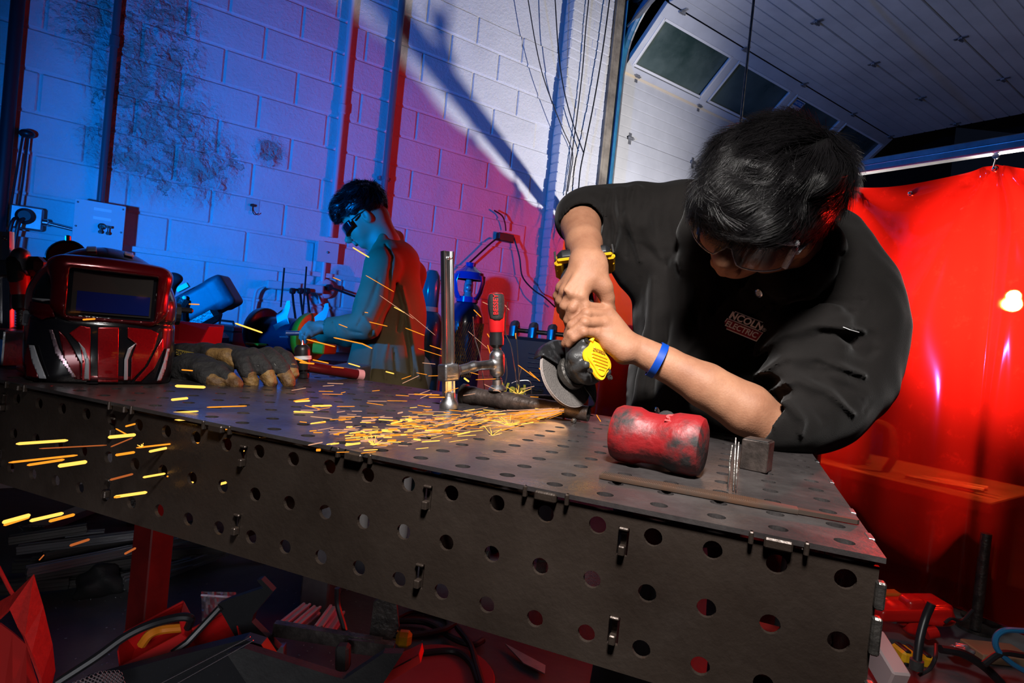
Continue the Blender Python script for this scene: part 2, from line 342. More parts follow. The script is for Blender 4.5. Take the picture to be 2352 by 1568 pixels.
# floor, ceiling, side walls of the workshop
M['floor'] = mat('concrete_floor', (.055, .058, .065), (.11, .11, .12), ns=3, rough=.55, bump=.3, bs=25, world=True, rough2=.75)
mb = MB(); mb.box((1.5, 3, -.05), (16, 14, .1)); setp(mb.build('floor', M['floor']), kind='structure')
M['dark'] = mat('dark_ceiling', (.03, .033, .035), (.05, .05, .05), rough=.9)
mb = MB(); mb.box((1.5, 3, 5.25), (16, 14, .1)); setp(mb.build('ceiling', M['dark']), kind='structure')
for k in range(3):
    q = MB(); q.box(PW(5, 1.2+k*1.6, 4.95), (9, .12, .3), AXW); setp(q.build('trim_%d' % (k+1), mat('roof_beam%d' % k, (.04, .035, .03), rough=.8)), kind='structure')
# wall to the right of the door opening and above it
mb = MB(); mb.box(PW(9.3, -.1, 2.6), (2.8, .2, 5.2), AXW); setp(mb.build('wall_right', M['dark']), kind='structure')
mb = MB(); mb.box(PW(5.6, -.12, 4.75), (4.6, .2, 1.0), AXW); setp(mb.build('wall_upper', M['dark']), kind='structure')
mb = MB(); mb.box(PW(.6, -.13, .375), (5.6, .2, .75), AXW); setp(mb.build('baseboard_back', M['wall']), kind='structure')
# door opening: jamb, tracks, sectional door
M['door'] = mat('door_panel', (.62, .63, .65), (.5, .51, .53), ns=2, rough=.45, world=True)
M['seam'] = mat('door_seam', (.1, .1, .11), rough=.7)
M['bluep'] = mat('blue_track_paint', (.03, .22, .42), (.02, .12, .25), ns=8, rough=.45)
M['wood'] = mat('old_wood', (.3, .26, .2), (.12, .1, .08), ns=6, rough=.7, bump=.4, bs=30)
mb = MB(); mb.box(PW(3.375, .0, 2.1), (.07, .26, 4.2), AXW); mb.box(PW(3.335, .1, 2.1), (.03, .06, 4.2), AXW); setp(mb.build('trim_4', M['wood'], bevel=.004), kind='structure')
mb = MB(); mb.box(PW(3.42, .08, 2.1), (.03, .02, 4.2), AXW); setp(mb.build('trim_5', M['galv']), kind='structure')
door = thing('door_1', None, None, PW(5.6, 0, 0)); door['kind'] = 'structure'
DS0, DS1 = 3.58, 7.66; zb, zt, ot = 2.36+CZ, 2.77+CZ, .45
def flat_panel(z0, z1, name='panel'):             # vertical sections with raised ribs
    q = MB(); q.box(PW((DS0+DS1)/2, -.03, (z0+z1)/2), (DS1-DS0, .045, z1-z0-.004), AXW)
    n = 6
    for i in range(n):
        zc = z0+(i+.5)*(z1-z0)/n; q.cbox(PW((DS0+DS1)/2, -.004, zc), (DS1-DS0-.004, .008, (z1-z0)/n-.008), AXW, .003)
    return q.build(name, M['door'], door)
for i in range(4): flat_panel(zb-.55*(i+1), zb-.55*i)
q = MB(); q.box(PW((DS0+DS1)/2, .006, zb-.012), (DS1-DS0, .012, .018), AXW); q.build('weather_strip', mat('cream_strip', (.8, .68, .5), rough=.5), door)
# window section, tilting inwards on the curved track
tilt = norm(WN*ot+Z3*(zt-zb)); tn = norm(np.cross(WD, tilt)); tn = tn if tn[2] < 0 else -tn; AXT = (WD, tn, tilt); H = math.hypot(ot, zt-zb)
base = PW(0, 0, zb)
def TP(s, h, o): return base+WD*s+tilt*h+tn*o
q = MB()
edges = [DS0, 4.62, 5.62, 6.64, DS1]
q.box(TP((DS0+DS1)/2, .03, -.02), (DS1-DS0, .05, .07), AXT); q.box(TP((DS0+DS1)/2, H-.05, -.02), (DS1-DS0, .05, .10), AXT)
for s in edges: q.box(TP(s+(.04 if s == DS0 else -.04 if s == DS1 else 0), H/2, -.02), (.09, .046, H), AXT)
q.build('window_section_frame', M['door'], door, bevel=.004)
glass = mat('dusty_glass', (.03, .055, .05), (.1, .14, .13), ns=1.5, rough=.12, spec=.5, rough2=.5, world=True)
for i in range(4):
    a, b = edges[i]+.06, edges[i+1]-.06
    q = MB(); q.box(TP((a+b)/2, H/2, -.035), (b-a, .006, H-.12), AXT); q.build('pane', glass, door)
    q = MB()
    for h in (.085, H-.11): q.box(TP((a+b)/2, h, .0), (b-a, .016, .02), AXT)
    for s in (a, b): q.box(TP(s, H/2-.01, .0), (.02, .016, H-.18), AXT)
    q.build('pane_bead', M['white'], door)
# overhead sections
secs = [(ot+.006, 1.12), (1.126, 1.79), (1.796, 2.46), (2.466, 3.1)]
for (a, b) in secs:
    q = MB(); q.box(PW((DS0+DS1)/2, (a+b)/2, zt+.03), (DS1-DS0, b-a-.004, .04), AXW); n = 6
    for i in range(n): q.cbox(PW((DS0+DS1)/2, a+(i+.5)*(b-a)/n, zt+.006), (DS1-DS0-.004, (b-a)/n-.008, .008), AXW, .003)
    q.build('panel', M['door'], door)
def hinge(P, axs, big=1.0):
    X, Y, Zn = axs; q = MB(); q.box(P+Zn*.004, (.03*big, .10*big, .004), (X, Y, Zn)); q.box(P+Zn*.014, (.05*big, .028*big, .02), (X, Y, Zn)); q.tube([P-X*.036*big+Zn*.022, P+X*.036*big+Zn*.022], .006, 8); return q.build('hinge', M['galv'], door)
for s in (3.75, 4.62, 5.62, 6.64, 7.55):
    hinge(PW(s, ot+.01, zt-.0), (WD, WN, -Z3)); hinge(PW(s, .0, zb), (WD, Z3, WN))
    for (a, b) in secs[:3]: hinge(PW(s, b+.003, zt), (WD, WN, -Z3))
    for i in range(1, 3): hinge(PW(s, 0, zb-.55*i), (WD, Z3, WN))
# tracks
def track(s, name_label):
    t = thing('door_track', name_label, 'door track', PW(s, .05, 0))
    path = [PW(s, .03, z) for z in np.linspace(0, zb-.1, 8)]+bez([PW(s, .03, zb-.05), PW(s, .08, zb+.22), PW(s, .26, zb+.46), PW(s, .55, zb+.55)], 14)+[PW(s, o, zb+.56) for o in (.8, 1.8, 3.6)]
    q = MB()
    for i in range(len(path)-1):
        pass
    q.tube(path, .032, 8, flat=1.0); q.build('rail', M['bluep'], t); q = MB(); q.tube([p+WD*.035+WN*.01 for p in path], .014, 6); q.build('rail_lip', M['galv'], t)
    return t
track(DS0-.06, 'left blue roller track curving up beside the garage door'); track(DS1+.09, 'right blue roller track above the garage door, running out overhead')
t = thing('track_post', 'upright blue perforated angle post left of the garage door', 'post', PW(3.47, .06, 0)); q = MB(); q.box(PW(3.47, .075, 2.15), (.07, .01, 4.3), AXW); q.box(PW(3.44, .1, 2.15), (.008, .06, 4.3), AXW); q.build('angle', M['bluep'], t)
q = MB()
for i in range(30): q.box(PW(3.475, .0815, 2.0+i*.07), (.01, .004, .03), AXW)
q.build('slot', M['dark'], t)
t = thing('track_brace', 'diagonal pale angle brace at the top of the door track', 'brace', PW(3.5, .2, 3.7)); q = MB(); q.box((PW(3.5, .1, 3.72)+PW(3.52, .75, 4.1))/2, (.035, np.linalg.norm(PW(3.5, .1, 3.72)-PW(3.52, .75, 4.1)), .02), frame(PW(3.52, .75, 4.1)-PW(3.5, .1, 3.72))[0:1]+(norm(PW(3.52, .75, 4.1)-PW(3.5, .1, 3.72)),)+(frame(PW(3.52, .75, 4.1)-PW(3.5, .1, 3.72))[1],)); q.build('bar', M['galv'], t)
t = thing('door_drum', 'dark cable drum and bracket above the door post', 'drum', PW(3.55, .2, 4.0)); q = MB(); q.lathe(PW(3.52, .16, 4.02), WD, [(.09, 0), (.1, .01), (.075, .02), (.075, .07), (.1, .08), (.03, .09), (.03, 2.0)], 20); q.build('drum', M['dsteel'], t, smooth=True)
q = MB(); q.box(PW(3.44, .1, 4.02), (.012, .2, .22), AXW); q.build('bracket', M['dsteel'], t)
# notice sticker on the third pane
P0 = TP(5.83, .36, -.028); tw = thing('notice_sticker', 'small notice sticker with blue header on the door window', 'sticker', P0)
q = MB(); q.box(P0, (.17, .003, .22), AXT); q.build('sheet', mat('stk', (.7, .72, .75), rough=.4), tw)
q = MB(); q.box(P0+tilt*.075+tn*.003, (.15, .003, .055), AXT); q.build('header', mat('stkb', (.02, .15, .45), rough=.4), tw)
txt('lettering', 'NOTICE', .04, P0+tilt*.075+tn*.0065, WD, tilt, M['white'], tw)
q = MB(); q.box(P0-tilt*.03+tn*.003, (.03, .002, .1), (norm(WD+tilt*.6), tn, norm(tilt-WD*.6))); q.build('pictogram', M['black'], tw)
q = MB(); q.box(P0-tilt*.07+WD*.03+tn*.003, (.03, .002, .02), AXT); q.build('pictogram', mat('stkr', (.7, .03, .03)), tw)
# loose cables hanging on the brick strip
for pts, r, lb in (([(1213, 0, .12), (1232, 110, .12), (1252, 190, .12), (1290, 290, .13), (1315, 350, .13), (1310, 400, .13), (1304, 440, .13)], .004, 'thin dark cable crossing the blue brick edge'),
                   ([(1352, 0, .13), (1345, 70, .13), (1338, 160, .13), (1325, 270, .13), (1314, 350, .13), (1300, 450, .13)], .005, 'dark cable hanging straight down the white brick strip'),
                   ([(1275, 0, .14), (1283, 120, .15), (1296, 210, .15), (1318, 290, .15), (1340, 350, .15)], .005, 'black cable bowing down from the ceiling to the brick strip'),
                   ([(1400, 0, .16), (1385, 110, .16), (1365, 230, .16), (1345, 330, .16), (1333, 390, .16), (1328, 445, .16)], .006, 'brown-black cable beside the wooden door jamb'),
                   ):
    q = MB(); q.tube(bez([onwall(x, y, o) for x, y, o in pts], 30), r, 6); setp(q.build('hanging_cable', M['cable'], smooth=True), lb, 'cable')
# ballast box on the wall with its cables
t = thing('wall_ballast', 'small black power adapter box on the wall with drooping cables', 'adapter', onwall(1160, 546)); c = onwall(1160, 546, .03); q = MB(); q.cbox(c, (.14, .05, .062), AXW, .006); q.build('housing', M['black'], t)
q = MB(); q.tube(bez([onwall(1162, 530, .04), onwall(1160, 512, .05), onwall(1153, 495, .05), onwall(1135, 483, .04)], 14), .006, 6); q.build('cable', M['cable'], t, smooth=True)
q = MB(); q.tube(bez([onwall(1180, 545, .04), onwall(1193, 590, .06), onwall(1200, 635, .06), onwall(1225, 665, .1), onwall(1250, 682, .16), onwall(1275, 705, .16)], 30), .006, 6); q.build('cable', M['cable'], t, smooth=True)
# hidden stuff (shelf) between people and wall: low continuous work counter along the wall

# unseen housing added at the blue lamp; its lower flap keeps the floor dark
lh = thing('studio_lamp', 'black studio lamp with an added light flap on a stand, standing left of the picture', 'lamp', PW(-.85, 1.95, 0)); LC = PW(-.85, 1.95, 1.15)
AXL = (norm(WD*.85-WN*.5), norm(-WN*.85-WD*.5), Z3); fwd_ = norm(PW(1.5, 0, 1.15)-LC); sd_ = np.cross(fwd_, Z3); AL = (fwd_, sd_, Z3)
q = MB(); q.cbox(LC+fwd_*.13-Z3*.065, (.42, .5, .006), AL, .001); q.build('added_light_flap', M['black'], lh); q = MB(); q.cbox(LC-fwd_*.16, (.16, .2, .2), AL, .01); q.build('housing', M['black'], lh)
q = MB(); q.tube([LC-fwd_*.16-Z3*.1, LC*np.array([1, 1, 0])-fwd_*.16+Z3*.02], .014, 10); q.build('pole', M['black'], lh)
for k in range(3): a = 2.1*k; b_ = LC*np.array([1, 1, 0])-fwd_*.16; q = MB(); q.tube([b_+Z3*.3, b_+np.array([math.cos(a)*.4, math.sin(a)*.4, .015])], .01, 8); q.build('leg', M['black'], lh)
# ================================================================ THE WELDING TABLE
def plate(name, outline, holes, o, X, Y, N, th, m, parent):
    vs2 = []; es = []
    def loop(pts):
        b = len(vs2); n = len(pts)
        for i, p in enumerate(pts): vs2.append(Vector(p)); es.append((b+i, b+(i+1) % n))
    loop(outline)
    for h in holes: loop(h)
    V, E_, F, ov, oe, of = delaunay_2d_cdt(vs2, es, [], 1, 1e-6)
    hc = [(sum(p[0] for p in h)/len(h), sum(p[1] for p in h)/len(h), h) for h in holes]; HC = np.array([(a, b) for a, b, _ in hc])
    def inside(x, y, poly):
        c = False; n = len(poly); j = n-1
        for i in range(n):
            xi, yi = poly[i]; xj, yj = poly[j]
            if (yi > y) != (yj > y) and x < (xj-xi)*(y-yi)/(yj-yi)+xi: c = not c
            j = i
        return c
    keep = []
    for f in F:
        cx = sum(V[i][0] for i in f)/3; cy = sum(V[i][1] for i in f)/3; k = int(np.argmin(((HC-[cx, cy])**2).sum(1))) if len(HC) else -1
        near = np.argsort(((HC-[cx, cy])**2).sum(1))[:3] if len(HC) else []
        if any(inside(cx, cy, hc[k][2]) for k in near): continue
        keep.append(tuple(f))
    q = MB(); n = len(V); P = [np.asarray(o)+X*v[0]+Y*v[1] for v in V]; q.v = P+[p-N*th for p in P]
    q.f = keep+[tuple(i+n for i in f[::-1]) for f in keep]
    cnt = {}
    for f in keep:
        for a, b in ((f[0], f[1]), (f[1], f[2]), (f[2], f[0])): cnt[(a, b)] = 1
    for (a, b) in cnt:
        if (b, a) not in cnt: q.f.append((b, a, a+n, b+n))
    q.m = [0]*len(q.f)
    return q.build(name, m, parent)
def circ(cx, cy, r, n=18): return [(cx+r*math.cos(2*math.pi*k/n), cy+r*math.sin(2*math.pi*k/n)) for k in range(n)]
def rect(cx, cy, w, h): return [(cx-w/2, cy-h/2), (cx+w/2, cy-h/2), (cx+w/2, cy+h/2), (cx-w/2, cy+h/2)]
def table_mat(name, c1, c2, dust):
    m = bpy.data.materials.new(name); m.use_nodes = True; nt = m.node_tree; b = nt.nodes['Principled BSDF']; L = nt.links.new; N = nt.nodes.new
    g = N('ShaderNodeNewGeometry')
    def noise(s, d=6, r=.6):
        n = N('ShaderNodeTexNoise'); n.inputs['Scale'].default_value = s; n.inputs['Detail'].default_value = d; n.inputs['Roughness'].default_value = r; L(g.outputs['Position'], n.inputs['Vector']); return n.outputs['Fac']
    def ramp(f, a, b_, ca, cb):
        r = N('ShaderNodeValToRGB'); L(f, r.inputs['Fac']); r.color_ramp.elements[0].position = a; r.color_ramp.elements[1].position = b_; r.color_ramp.elements[0].color = (*ca, 1); r.color_ramp.elements[1].color = (*cb, 1); return r.outputs['Color']
    base = ramp(noise(7, 8, .62), .3, .7, c1, c2)
    mx = N('ShaderNodeMixRGB'); L(ramp(noise(4, 10, .7), .5, .75, (0, 0, 0), (dust, dust, dust)), mx.inputs[0]); L(base, mx.inputs[1]); mx.inputs[2].default_value = (.24, .23, .22, 1)
    L(mx.outputs[0], b.inputs['Base Color']); b.inputs['Metallic'].default_value = .55
    L(ramp(noise(9, 8, .7), .3, .7, (.2,)*3, (.5,)*3), b.inputs['Roughness'])
    bp = N('ShaderNodeBump'); bp.inputs['Strength'].default_value = .25; bp.inputs['Distance'].default_value = .002; L(noise(140, 3), bp.inputs['Height']); L(bp.outputs[0], b.inputs['Normal'])
    return m
M['ttop'] = table_mat('table_top_steel', (.038, .032, .032), (.085, .074, .074), .4)
M['tside'] = table_mat('table_side_steel', (.034, .024, .019), (.062, .046, .037), .05)
M['slag'] = M['dsteel']
tbl = thing('welding_table', 'long black steel welding table with a grid of round holes in top and sides', 'table', PT(.61, .3, -TT))
SP = .0508; RH = .0082; NU, NW = 30, 12
plate('top_plate', [(0, 0), (SP*NU, 0), (SP*NU, SP*NW), (0, SP*NW)], [circ((i+.5)*SP, (j+.5)*SP, RH) for i in range(NU) for j in range(NW)], PT(0, 0, 0), TU, TW, Z3, .0045, M['ttop'], tbl)
SH = .1524; slots = [.424-.0161, .220-.0161, .674-.0161, .9-.0161, 1.137-.0161]
hs = [circ((i+.5)*SP, -(j+.5)*SP+.0012, RH) for i in range(NU) for j in range(3)]
sl = [rect(s, -h, .010, .026) for s in slots for h in (.034, .116)]
plate('front_plate', [(.003, -.009), (SP*NU-.003, -.009), (SP*NU-.003, -SH), (.003, -SH)], hs+sl, PT(0, .004, 0), TU, Z3, -TW, .0045, M['tside'], tbl)
plate('back_plate', [(.003, -.0047), (SP*NU-.003, -.0047), (SP*NU-.003, -SH), (.003, -SH)], [circ((i+.5)*SP, -(j+.5)*SP, RH) for i in range(NU) for j in range(3)], PT(0, SP*NW-.004, 0), TU, Z3, TW, .0045, M['tside'], tbl)
for u0, nn in ((.005, -TU), (SP*NU-.005, TU)):
    plate('side_plate', [(.01, -.0047), (SP*NW-.01, -.0047), (SP*NW-.01, -SH), (.01, -SH)], [circ((i+.5)*SP, -(j+.5)*SP, RH) for i in range(NW) for j in range(3)], PT(u0, 0, 0), TW, Z3, nn, .0045, M['tside'], tbl)
AXTB = (TU, TW, Z3)
for s in slots:                                    # cross ribs with tabs that stand in the slots
    q = MB(); q.box(PT(s, .3, -.075), (.005, .585, .12), AXTB); q.build('rib', M['tside'], tbl)
    for h in (.034, .116):
        q = MB(); q.cbox(PT(s, .0015, -h-.007), (.006, .008, .009), AXTB, .001); q.cbox(PT(s, .0022, -h+.012), (.009, .004, .003), AXTB, .001); q.build('tab', M['tside'], tbl)
for u in (.296-.0161, .093-.0161, .5, .7, .885-.0161, 1.09):        # tabs that lock the top to the front
    q = MB(); q.cbox(PT(u, .0005, -.0065), (.022, .008, .009), AXTB, .0015); q.build('tab', M['tside'], tbl)
    for d in (-.021, .021): q = MB(); q.cbox(PT(u+d, .0005, -.0055), (.004, .006, .011), AXTB, .001); q.build('tab', M['tside'], tbl)
for w in (.06, .15, .3, .45, .55): q = MB(); q.cbox(PT(.001, w, -.0035), (.006, .02, .008), AXTB, .001); q.build('tab', M['steel'], tbl)
for h in (.03, .062, .11): q = MB(); q.cbox(PT(.0015, .0015, -h), (.007, .009, .022 if h != .062 else .03), AXTB, .0015); q.build('tab', M['dsteel'], tbl)
redleg = mat('red_leg_paint', (.12, .005, .004), (.07, .003, .003), ns=10, rough=.45)
for u, w in ((1.475, .555), (1.475, .06), (.06, .06), (.06, .555)):
    q = MB(); q.cbox(PT(u, w, -.10-.39), (.066, .066, .76), AXTB, .003); q.build('leg', redleg, tbl)
    q = MB(); q.cbox(PT(u, w, -TT+.012), (.10, .10, .022), AXTB, .003); q.build('foot', redleg, tbl)
# ================================================================ THE RED WELDING CURTAIN
def curtain_mat():
    m = bpy.data.materials.new('red_vinyl'); m.use_nodes = True; nt = m.node_tree; N = nt.nodes.new; L = nt.links.new
    nt.nodes.remove(nt.nodes['Principled BSDF']); out = nt.nodes['Material Output']
    tr = N('ShaderNodeBsdfTransparent'); tr.inputs[0].default_value = (.8, .010, .005, 1)
    tl = N('ShaderNodeBsdfTranslucent'); tl.inputs[0].default_value = (1, .012, .006, 1)
    rf = N('ShaderNodeBsdfRefraction'); rf.inputs['Color'].default_value = (1, .16, .02, 1); rf.inputs['Roughness'].default_value = .38; rf.inputs['IOR'].default_value = 1.02
    df = N('ShaderNodeBsdfDiffuse'); df.inputs[0].default_value = (.5, .01, .008, 1)
    gl = N('ShaderNodeBsdfGlossy'); gl.inputs['Roughness'].default_value = .09; gl.inputs[0].default_value = (1, .9, .9, 1)
    g = N('ShaderNodeNewGeometry'); n = N('ShaderNodeTexNoise'); n.inputs['Scale'].default_value = 14; n.inputs['Detail'].default_value = 9; n.inputs['Roughness'].default_value = .8; L(g.outputs['Position'], n.inputs['Vector'])
    r = N('ShaderNodeMapRange'); r.inputs['From Min'].default_value = .55; r.inputs['From Max'].default_value = .75; r.inputs['To Min'].default_value = .20; r.inputs['To Max'].default_value = .36; L(n.outputs['Fac'], r.inputs['Value'])
    def mix(f, a, b):
        q = N('ShaderNodeMixShader'); L(a, q.inputs[1]); L(b, q.inputs[2])
        if isinstance(f, float): q.inputs[0].default_value = f
        else: L(f, q.inputs[0])
        return q.outputs[0]
    rf2 = N('ShaderNodeBsdfRefraction'); rf2.inputs['Color'].default_value = (1, .36, .05, 1); rf2.inputs['Roughness'].default_value = .24; rf2.inputs['IOR'].default_value = 1.02
    rf.inputs['Roughness'].default_value = .5; rf.inputs['Color'].default_value = (1, .07, .01, 1)
    s = mix(.34, tr.outputs[0], mix(.6, rf.outputs[0], rf2.outputs[0])); s2 = mix(.25, tl.outputs[0], df.outputs[0]); s = mix(r.outputs['Result'], s, s2)
    fr = N('ShaderNodeFresnel'); fr.inputs[0].default_value = 1.35; s = mix(fr.outputs[0], s, gl.outputs[0])
    L(s, out.inputs['Surface']); return m
M['curt'] = curtain_mat()
CS = 3.02; RZ = .945+CZ
hooks = [.10, .55, 1.0, 1.45, 1.87, 2.29, 2.92, 3.45, 3.95]
def curtain_pt(o, v):                              # o distance from wall, v 0 at top .. 1 at hem
    i = max(0, min(len(hooks)-2, int(np.searchsorted(hooks, o))-1)); a, b = hooks[i], hooks[i+1]; t = min(1, max(0, (o-a)/(b-a)))
    sag = .16*(b-a)*4*t*(1-t)*(.9 if i != 5 else .55)
    ztop = RZ-.045-sag*(.6)
    zb_ = CZ-.97-.02*math.sin(o*3)
    z = ztop+(zb_-ztop)*v
    amp = .012+.035*v
    ph = 2*math.pi*(o-2.92)/.62
    y = amp*math.sin(ph+.6*math.sin(2.2*o)) + .055*v**.5*math.exp(-((o-2.94)/.04)**2) + .012*math.sin(o*23+1.5*v)*v
    for h in hooks:                                 # tension folds radiating from each hook
        dx = o-h; r = math.hypot(dx, (1-v)*0+v*1.9); ang = math.atan2(dx, v*1.9+.02)
        y += .022*math.cos(ang*9)*math.exp(-r*2.0)*(1-math.exp(-r*20))
    oo = o
    if o < .35: oo = o-(.35-o)*.45*v*1.2
    return PW(CS+y, oo, z)
NO, NV = 330, 60; V = []; F = []
for i in range(NO+1):
    o = .08+3.95*i/NO
    for j in range(NV+1): V.append(curtain_pt(o, j/NV))
for i in range(NO):
    for j in range(NV): a = i*(NV+1)+j; F.append((a, a+1, a+NV+2, a+NV+1))
cur = thing('welding_curtain', 'translucent red vinyl welding curtain hanging behind the grinding worker', 'curtain', PW(CS, 2, CZ))
mesh_obj('sheet', V, F, M['curt'], cur)
# hem band
q = MB(); q.tube([curtain_pt(o, 1.0) for o in np.linspace(.1, 4.0, 200)], .005, 6); q.build('hem', M['curt'], cur, smooth=True)
hm = M['chrome']
for h in hooks[1:] + [2.6]:
    P = curtain_pt(h, 0) if h != 2.6 else curtain_pt(2.6, .012); q = MB()
    q.lathe(P-WD*.012-Z3*.02, WD, [(.006, 0), (.011, .004), (.011, .02), (.006, .024)], 14); q.sph(P-Z3*.02-WD*.014, .008, 10, 6); q.build('grommet', hm, cur, smooth=True)
rail = thing('curtain_rail', 'silver curtain rail running out from the wall above the red curtain', 'rail', PW(CS, 2, RZ))
q = MB(); q.cbox(PW(CS, 2.1, RZ+.030), (.06, 4.2, .06), AXW, .004); q.build('channel', M['galv'], rail)
q = MB(); q.tube([PW(CS-.022, .02, RZ+.002), PW(CS-.022, 4.15, RZ+.002)], .0045, 8); q.tube([PW(CS-.022, .02, RZ+.03), PW(CS-.032, 4.15, RZ+.03)], .004, 8); q.build('lip', M['chrome'], rail, smooth=True)
for h in hooks:
    q = MB(); q.tube([PW(CS, h, RZ), PW(CS, h, RZ-.03), PW(CS-.008, h, RZ-.048), PW(CS-.012, h, RZ-.06)], .0035, 6); q.lathe(PW(CS-.006, h, RZ-.012), WD, [(.012, 0), (.012, .012)], 12); q.build('hanger_hook', M['chrome'], rail, smooth=True)
hang = thing('rail_hanger', 'thin rod hanging from the ceiling to the curtain rail', 'rod', PW(CS, 1.66, RZ+.04)); q = MB(); q.tube([PW(CS, 1.66, RZ+.03), PW(CS, 1.66, 5.2)], .008, 8); q.build('rod', M['dsteel'], hang, smooth=True)
q = MB(); q.cbox(PW(CS, 1.66, RZ+.06), (.05, .05, .09), AXW, .006); q.cbox(PW(CS, 1.69, RZ+.14), (.03, .06, .07), AXW, .006); q.build('bracket', M['dsteel'], hang)
# ================================================================ sculpting toolkit: smooth unions of tapered limbs, meshed with surface nets
class SDF:
    def __init__(s): s.p = []; s.mods = []; s.cut = []; s.post = []
    def cap(s, a, b, ra, rb, k=.02, grp=0): s.p.append(('c', np.asarray(a, float), np.asarray(b, float), ra, rb, k)); return s
    def chain(s, P, R, k=.02):
        for i in range(len(P)-1): s.cap(P[i], P[i+1], R[i], R[i+1], k)
        return s
    def ell(s, c, ax, r, k=.02): s.p.append(('e', np.asarray(c, float), np.array(ax, float), np.array(r, float), 0, k)); return s
    def box(s, c, ax, h, rd, k=.01): s.p.append(('b', np.asarray(c, float), np.array(ax, float), np.array(h, float), rd, k)); return s
    def sub(s, kind, *a): q = SDF(); getattr(q, kind)(*a); s.cut.append(q.p[0]); return s
    @staticmethod
    def ev(p, X):
        t = p[0]
        if t == 'c':
            a, b, ra, rb = p[1:5]; ab = b-a; L = ab@ab+1e-12; h = np.clip((X-a)@ab/L, 0, 1)
            return np.sqrt(((X-a-h[:, None]*ab)**2).sum(1))-(ra+(rb-ra)*h)
        if t == 'e':
            q = (X-p[1])@p[2].T; r = p[3]; k0 = np.sqrt(((q/r)**2).sum(1)); k1 = np.sqrt(((q/r**2)**2).sum(1))+1e-9
            return k0*(k0-1)/k1
        q = np.abs((X-p[1])@p[2].T)-p[3]
        return np.sqrt((np.maximum(q, 0)**2).sum(1))+np.minimum(q.max(1), 0)-p[4]
    def __call__(s, X, prims=None):
        d = None
        for p in (s.p if prims is None else prims):
            e = s.ev(p, X)
            if d is None: d = e
            else:
                k = p[5]; h = np.maximum(k-np.abs(d-e), 0)/k; d = np.minimum(d, e)-h*h*k*.25
        for p in s.cut:
            e = -s.ev(p, X); k = p[5]; h = np.maximum(k-np.abs(d-e), 0)/k; d = np.maximum(d, e)+h*h*k*.25
        for p in s.post: e = s.ev(p, X); k = p[5]; h = np.maximum(k-np.abs(d-e), 0)/k; d = np.minimum(d, e)-h*h*k*.25
        for m in s.mods: d = m(X, d)
        return d
    def bounds(s):
        lo = np.full(3, 1e9); hi = -lo
        for p in s.p:
            if p[0] == 'c': pts = [(p[1], p[3]), (p[2], p[4])]
            else: pts = [(p[1], float(np.linalg.norm(p[3]))+p[4] if p[0] == 'b' else float(p[3].max()))]
            for c, r in pts: lo = np.minimum(lo, c-r); hi = np.maximum(hi, c+r)
        return lo-.02, hi+.02
    def mesh(s, h, n=14):
        lo, hi = s.bounds(); B = h*n; nb = np.ceil((hi-lo)/B).astype(int); R = B*.9
        gi = np.stack(np.meshgrid(*[np.arange(k) for k in nb], indexing='ij'), -1).reshape(-1, 3)
        C = lo+(gi+.5)*B; E = np.stack([s.ev(p, C) for p in s.p], 1); dm = E.min(1); keep = dm < R+.03
        dims = nb*n+2; st = np.array([dims[1]*dims[2], dims[2], 1], dtype=np.int64)
        loc = np.stack(np.meshgrid(*[np.arange(n+1)]*3, indexing='ij'), -1).reshape(-1, 3); ID = []; VV = []; FE = []; m = n+1
        corner = [(a, b, c) for a in (0, 1) for b in (0, 1) for c in (0, 1)]
        for g, e in zip(gi[keep], E[keep]):
            prims = [p for p, x in zip(s.p, e) if x < R+.09]
            if not prims: continue
            G = loc+g*n; d = s(lo+G*h, prims).reshape(m, m, m)
            sg = d < 0
            if sg.all() or not sg.any(): continue
            # surface cells
            cs = np.zeros((n, n, n), int)
            for a, b, c in corner: cs += sg[a:a+n, b:b+n, c:c+n]
            I = np.argwhere((cs > 0) & (cs < 8)); acc = np.zeros((len(I), 3)); cnt = np.zeros(len(I))
            for ax in range(3):
                o = [a for a in range(3) if a != ax]
                for u in (0, 1):
                    for v in (0, 1):
                        A = I.copy(); A[:, o[0]] += u; A[:, o[1]] += v; Bq = A.copy(); Bq[:, ax] += 1
                        da = d[tuple(A.T)]; db = d[tuple(Bq.T)]; cr = (da < 0) != (db < 0)
                        t = np.where(cr, da/np.where(cr, da-db, 1), 0); pt = A.astype(float); pt[:, ax] += t
                        acc += pt*cr[:, None]; cnt += cr
            ID.append((I+g*n)@st); VV.append(lo+(acc/cnt[:, None]+g*n)*h)
            for ax in range(3):
                sl = [slice(0, n)]*3; s2 = list(sl); s2[ax] = slice(1, n+1)
                a0 = sg[tuple(sl)]; a1 = sg[tuple(s2)]
                for flip, mk in ((0, a0 & ~a1), (1, ~a0 & a1)):
                    J = np.argwhere(mk)
                    if len(J):
                        o = [a for a in range(3) if a != ax]; e1 = np.zeros(3, int); e2 = np.zeros(3, int); e1[(ax+1) % 3] = 1; e2[(ax+2) % 3] = 1
                        Jg = J+g*n; q = [(Jg-e1-e2)@st, (Jg-e2)@st, Jg@st, (Jg-e1)@st]
                        FE.append(np.stack(q if not flip else q[::-1], 1))
        ID = np.concatenate(ID); VV = np.concatenate(VV); FE = np.concatenate(FE)
        u, ix = np.unique(ID, return_index=True); VV = VV[ix]; k = np.searchsorted(u, FE); k = np.clip(k, 0, len(u)-1); ok = (u[k] == FE).all(1)
        return VV, k[ok]
    def build(s, name, h, m, parent=None, label=None, **kw):
        V, F = s.mesh(h); return mesh_obj(name, V, F, m, parent, True, label)
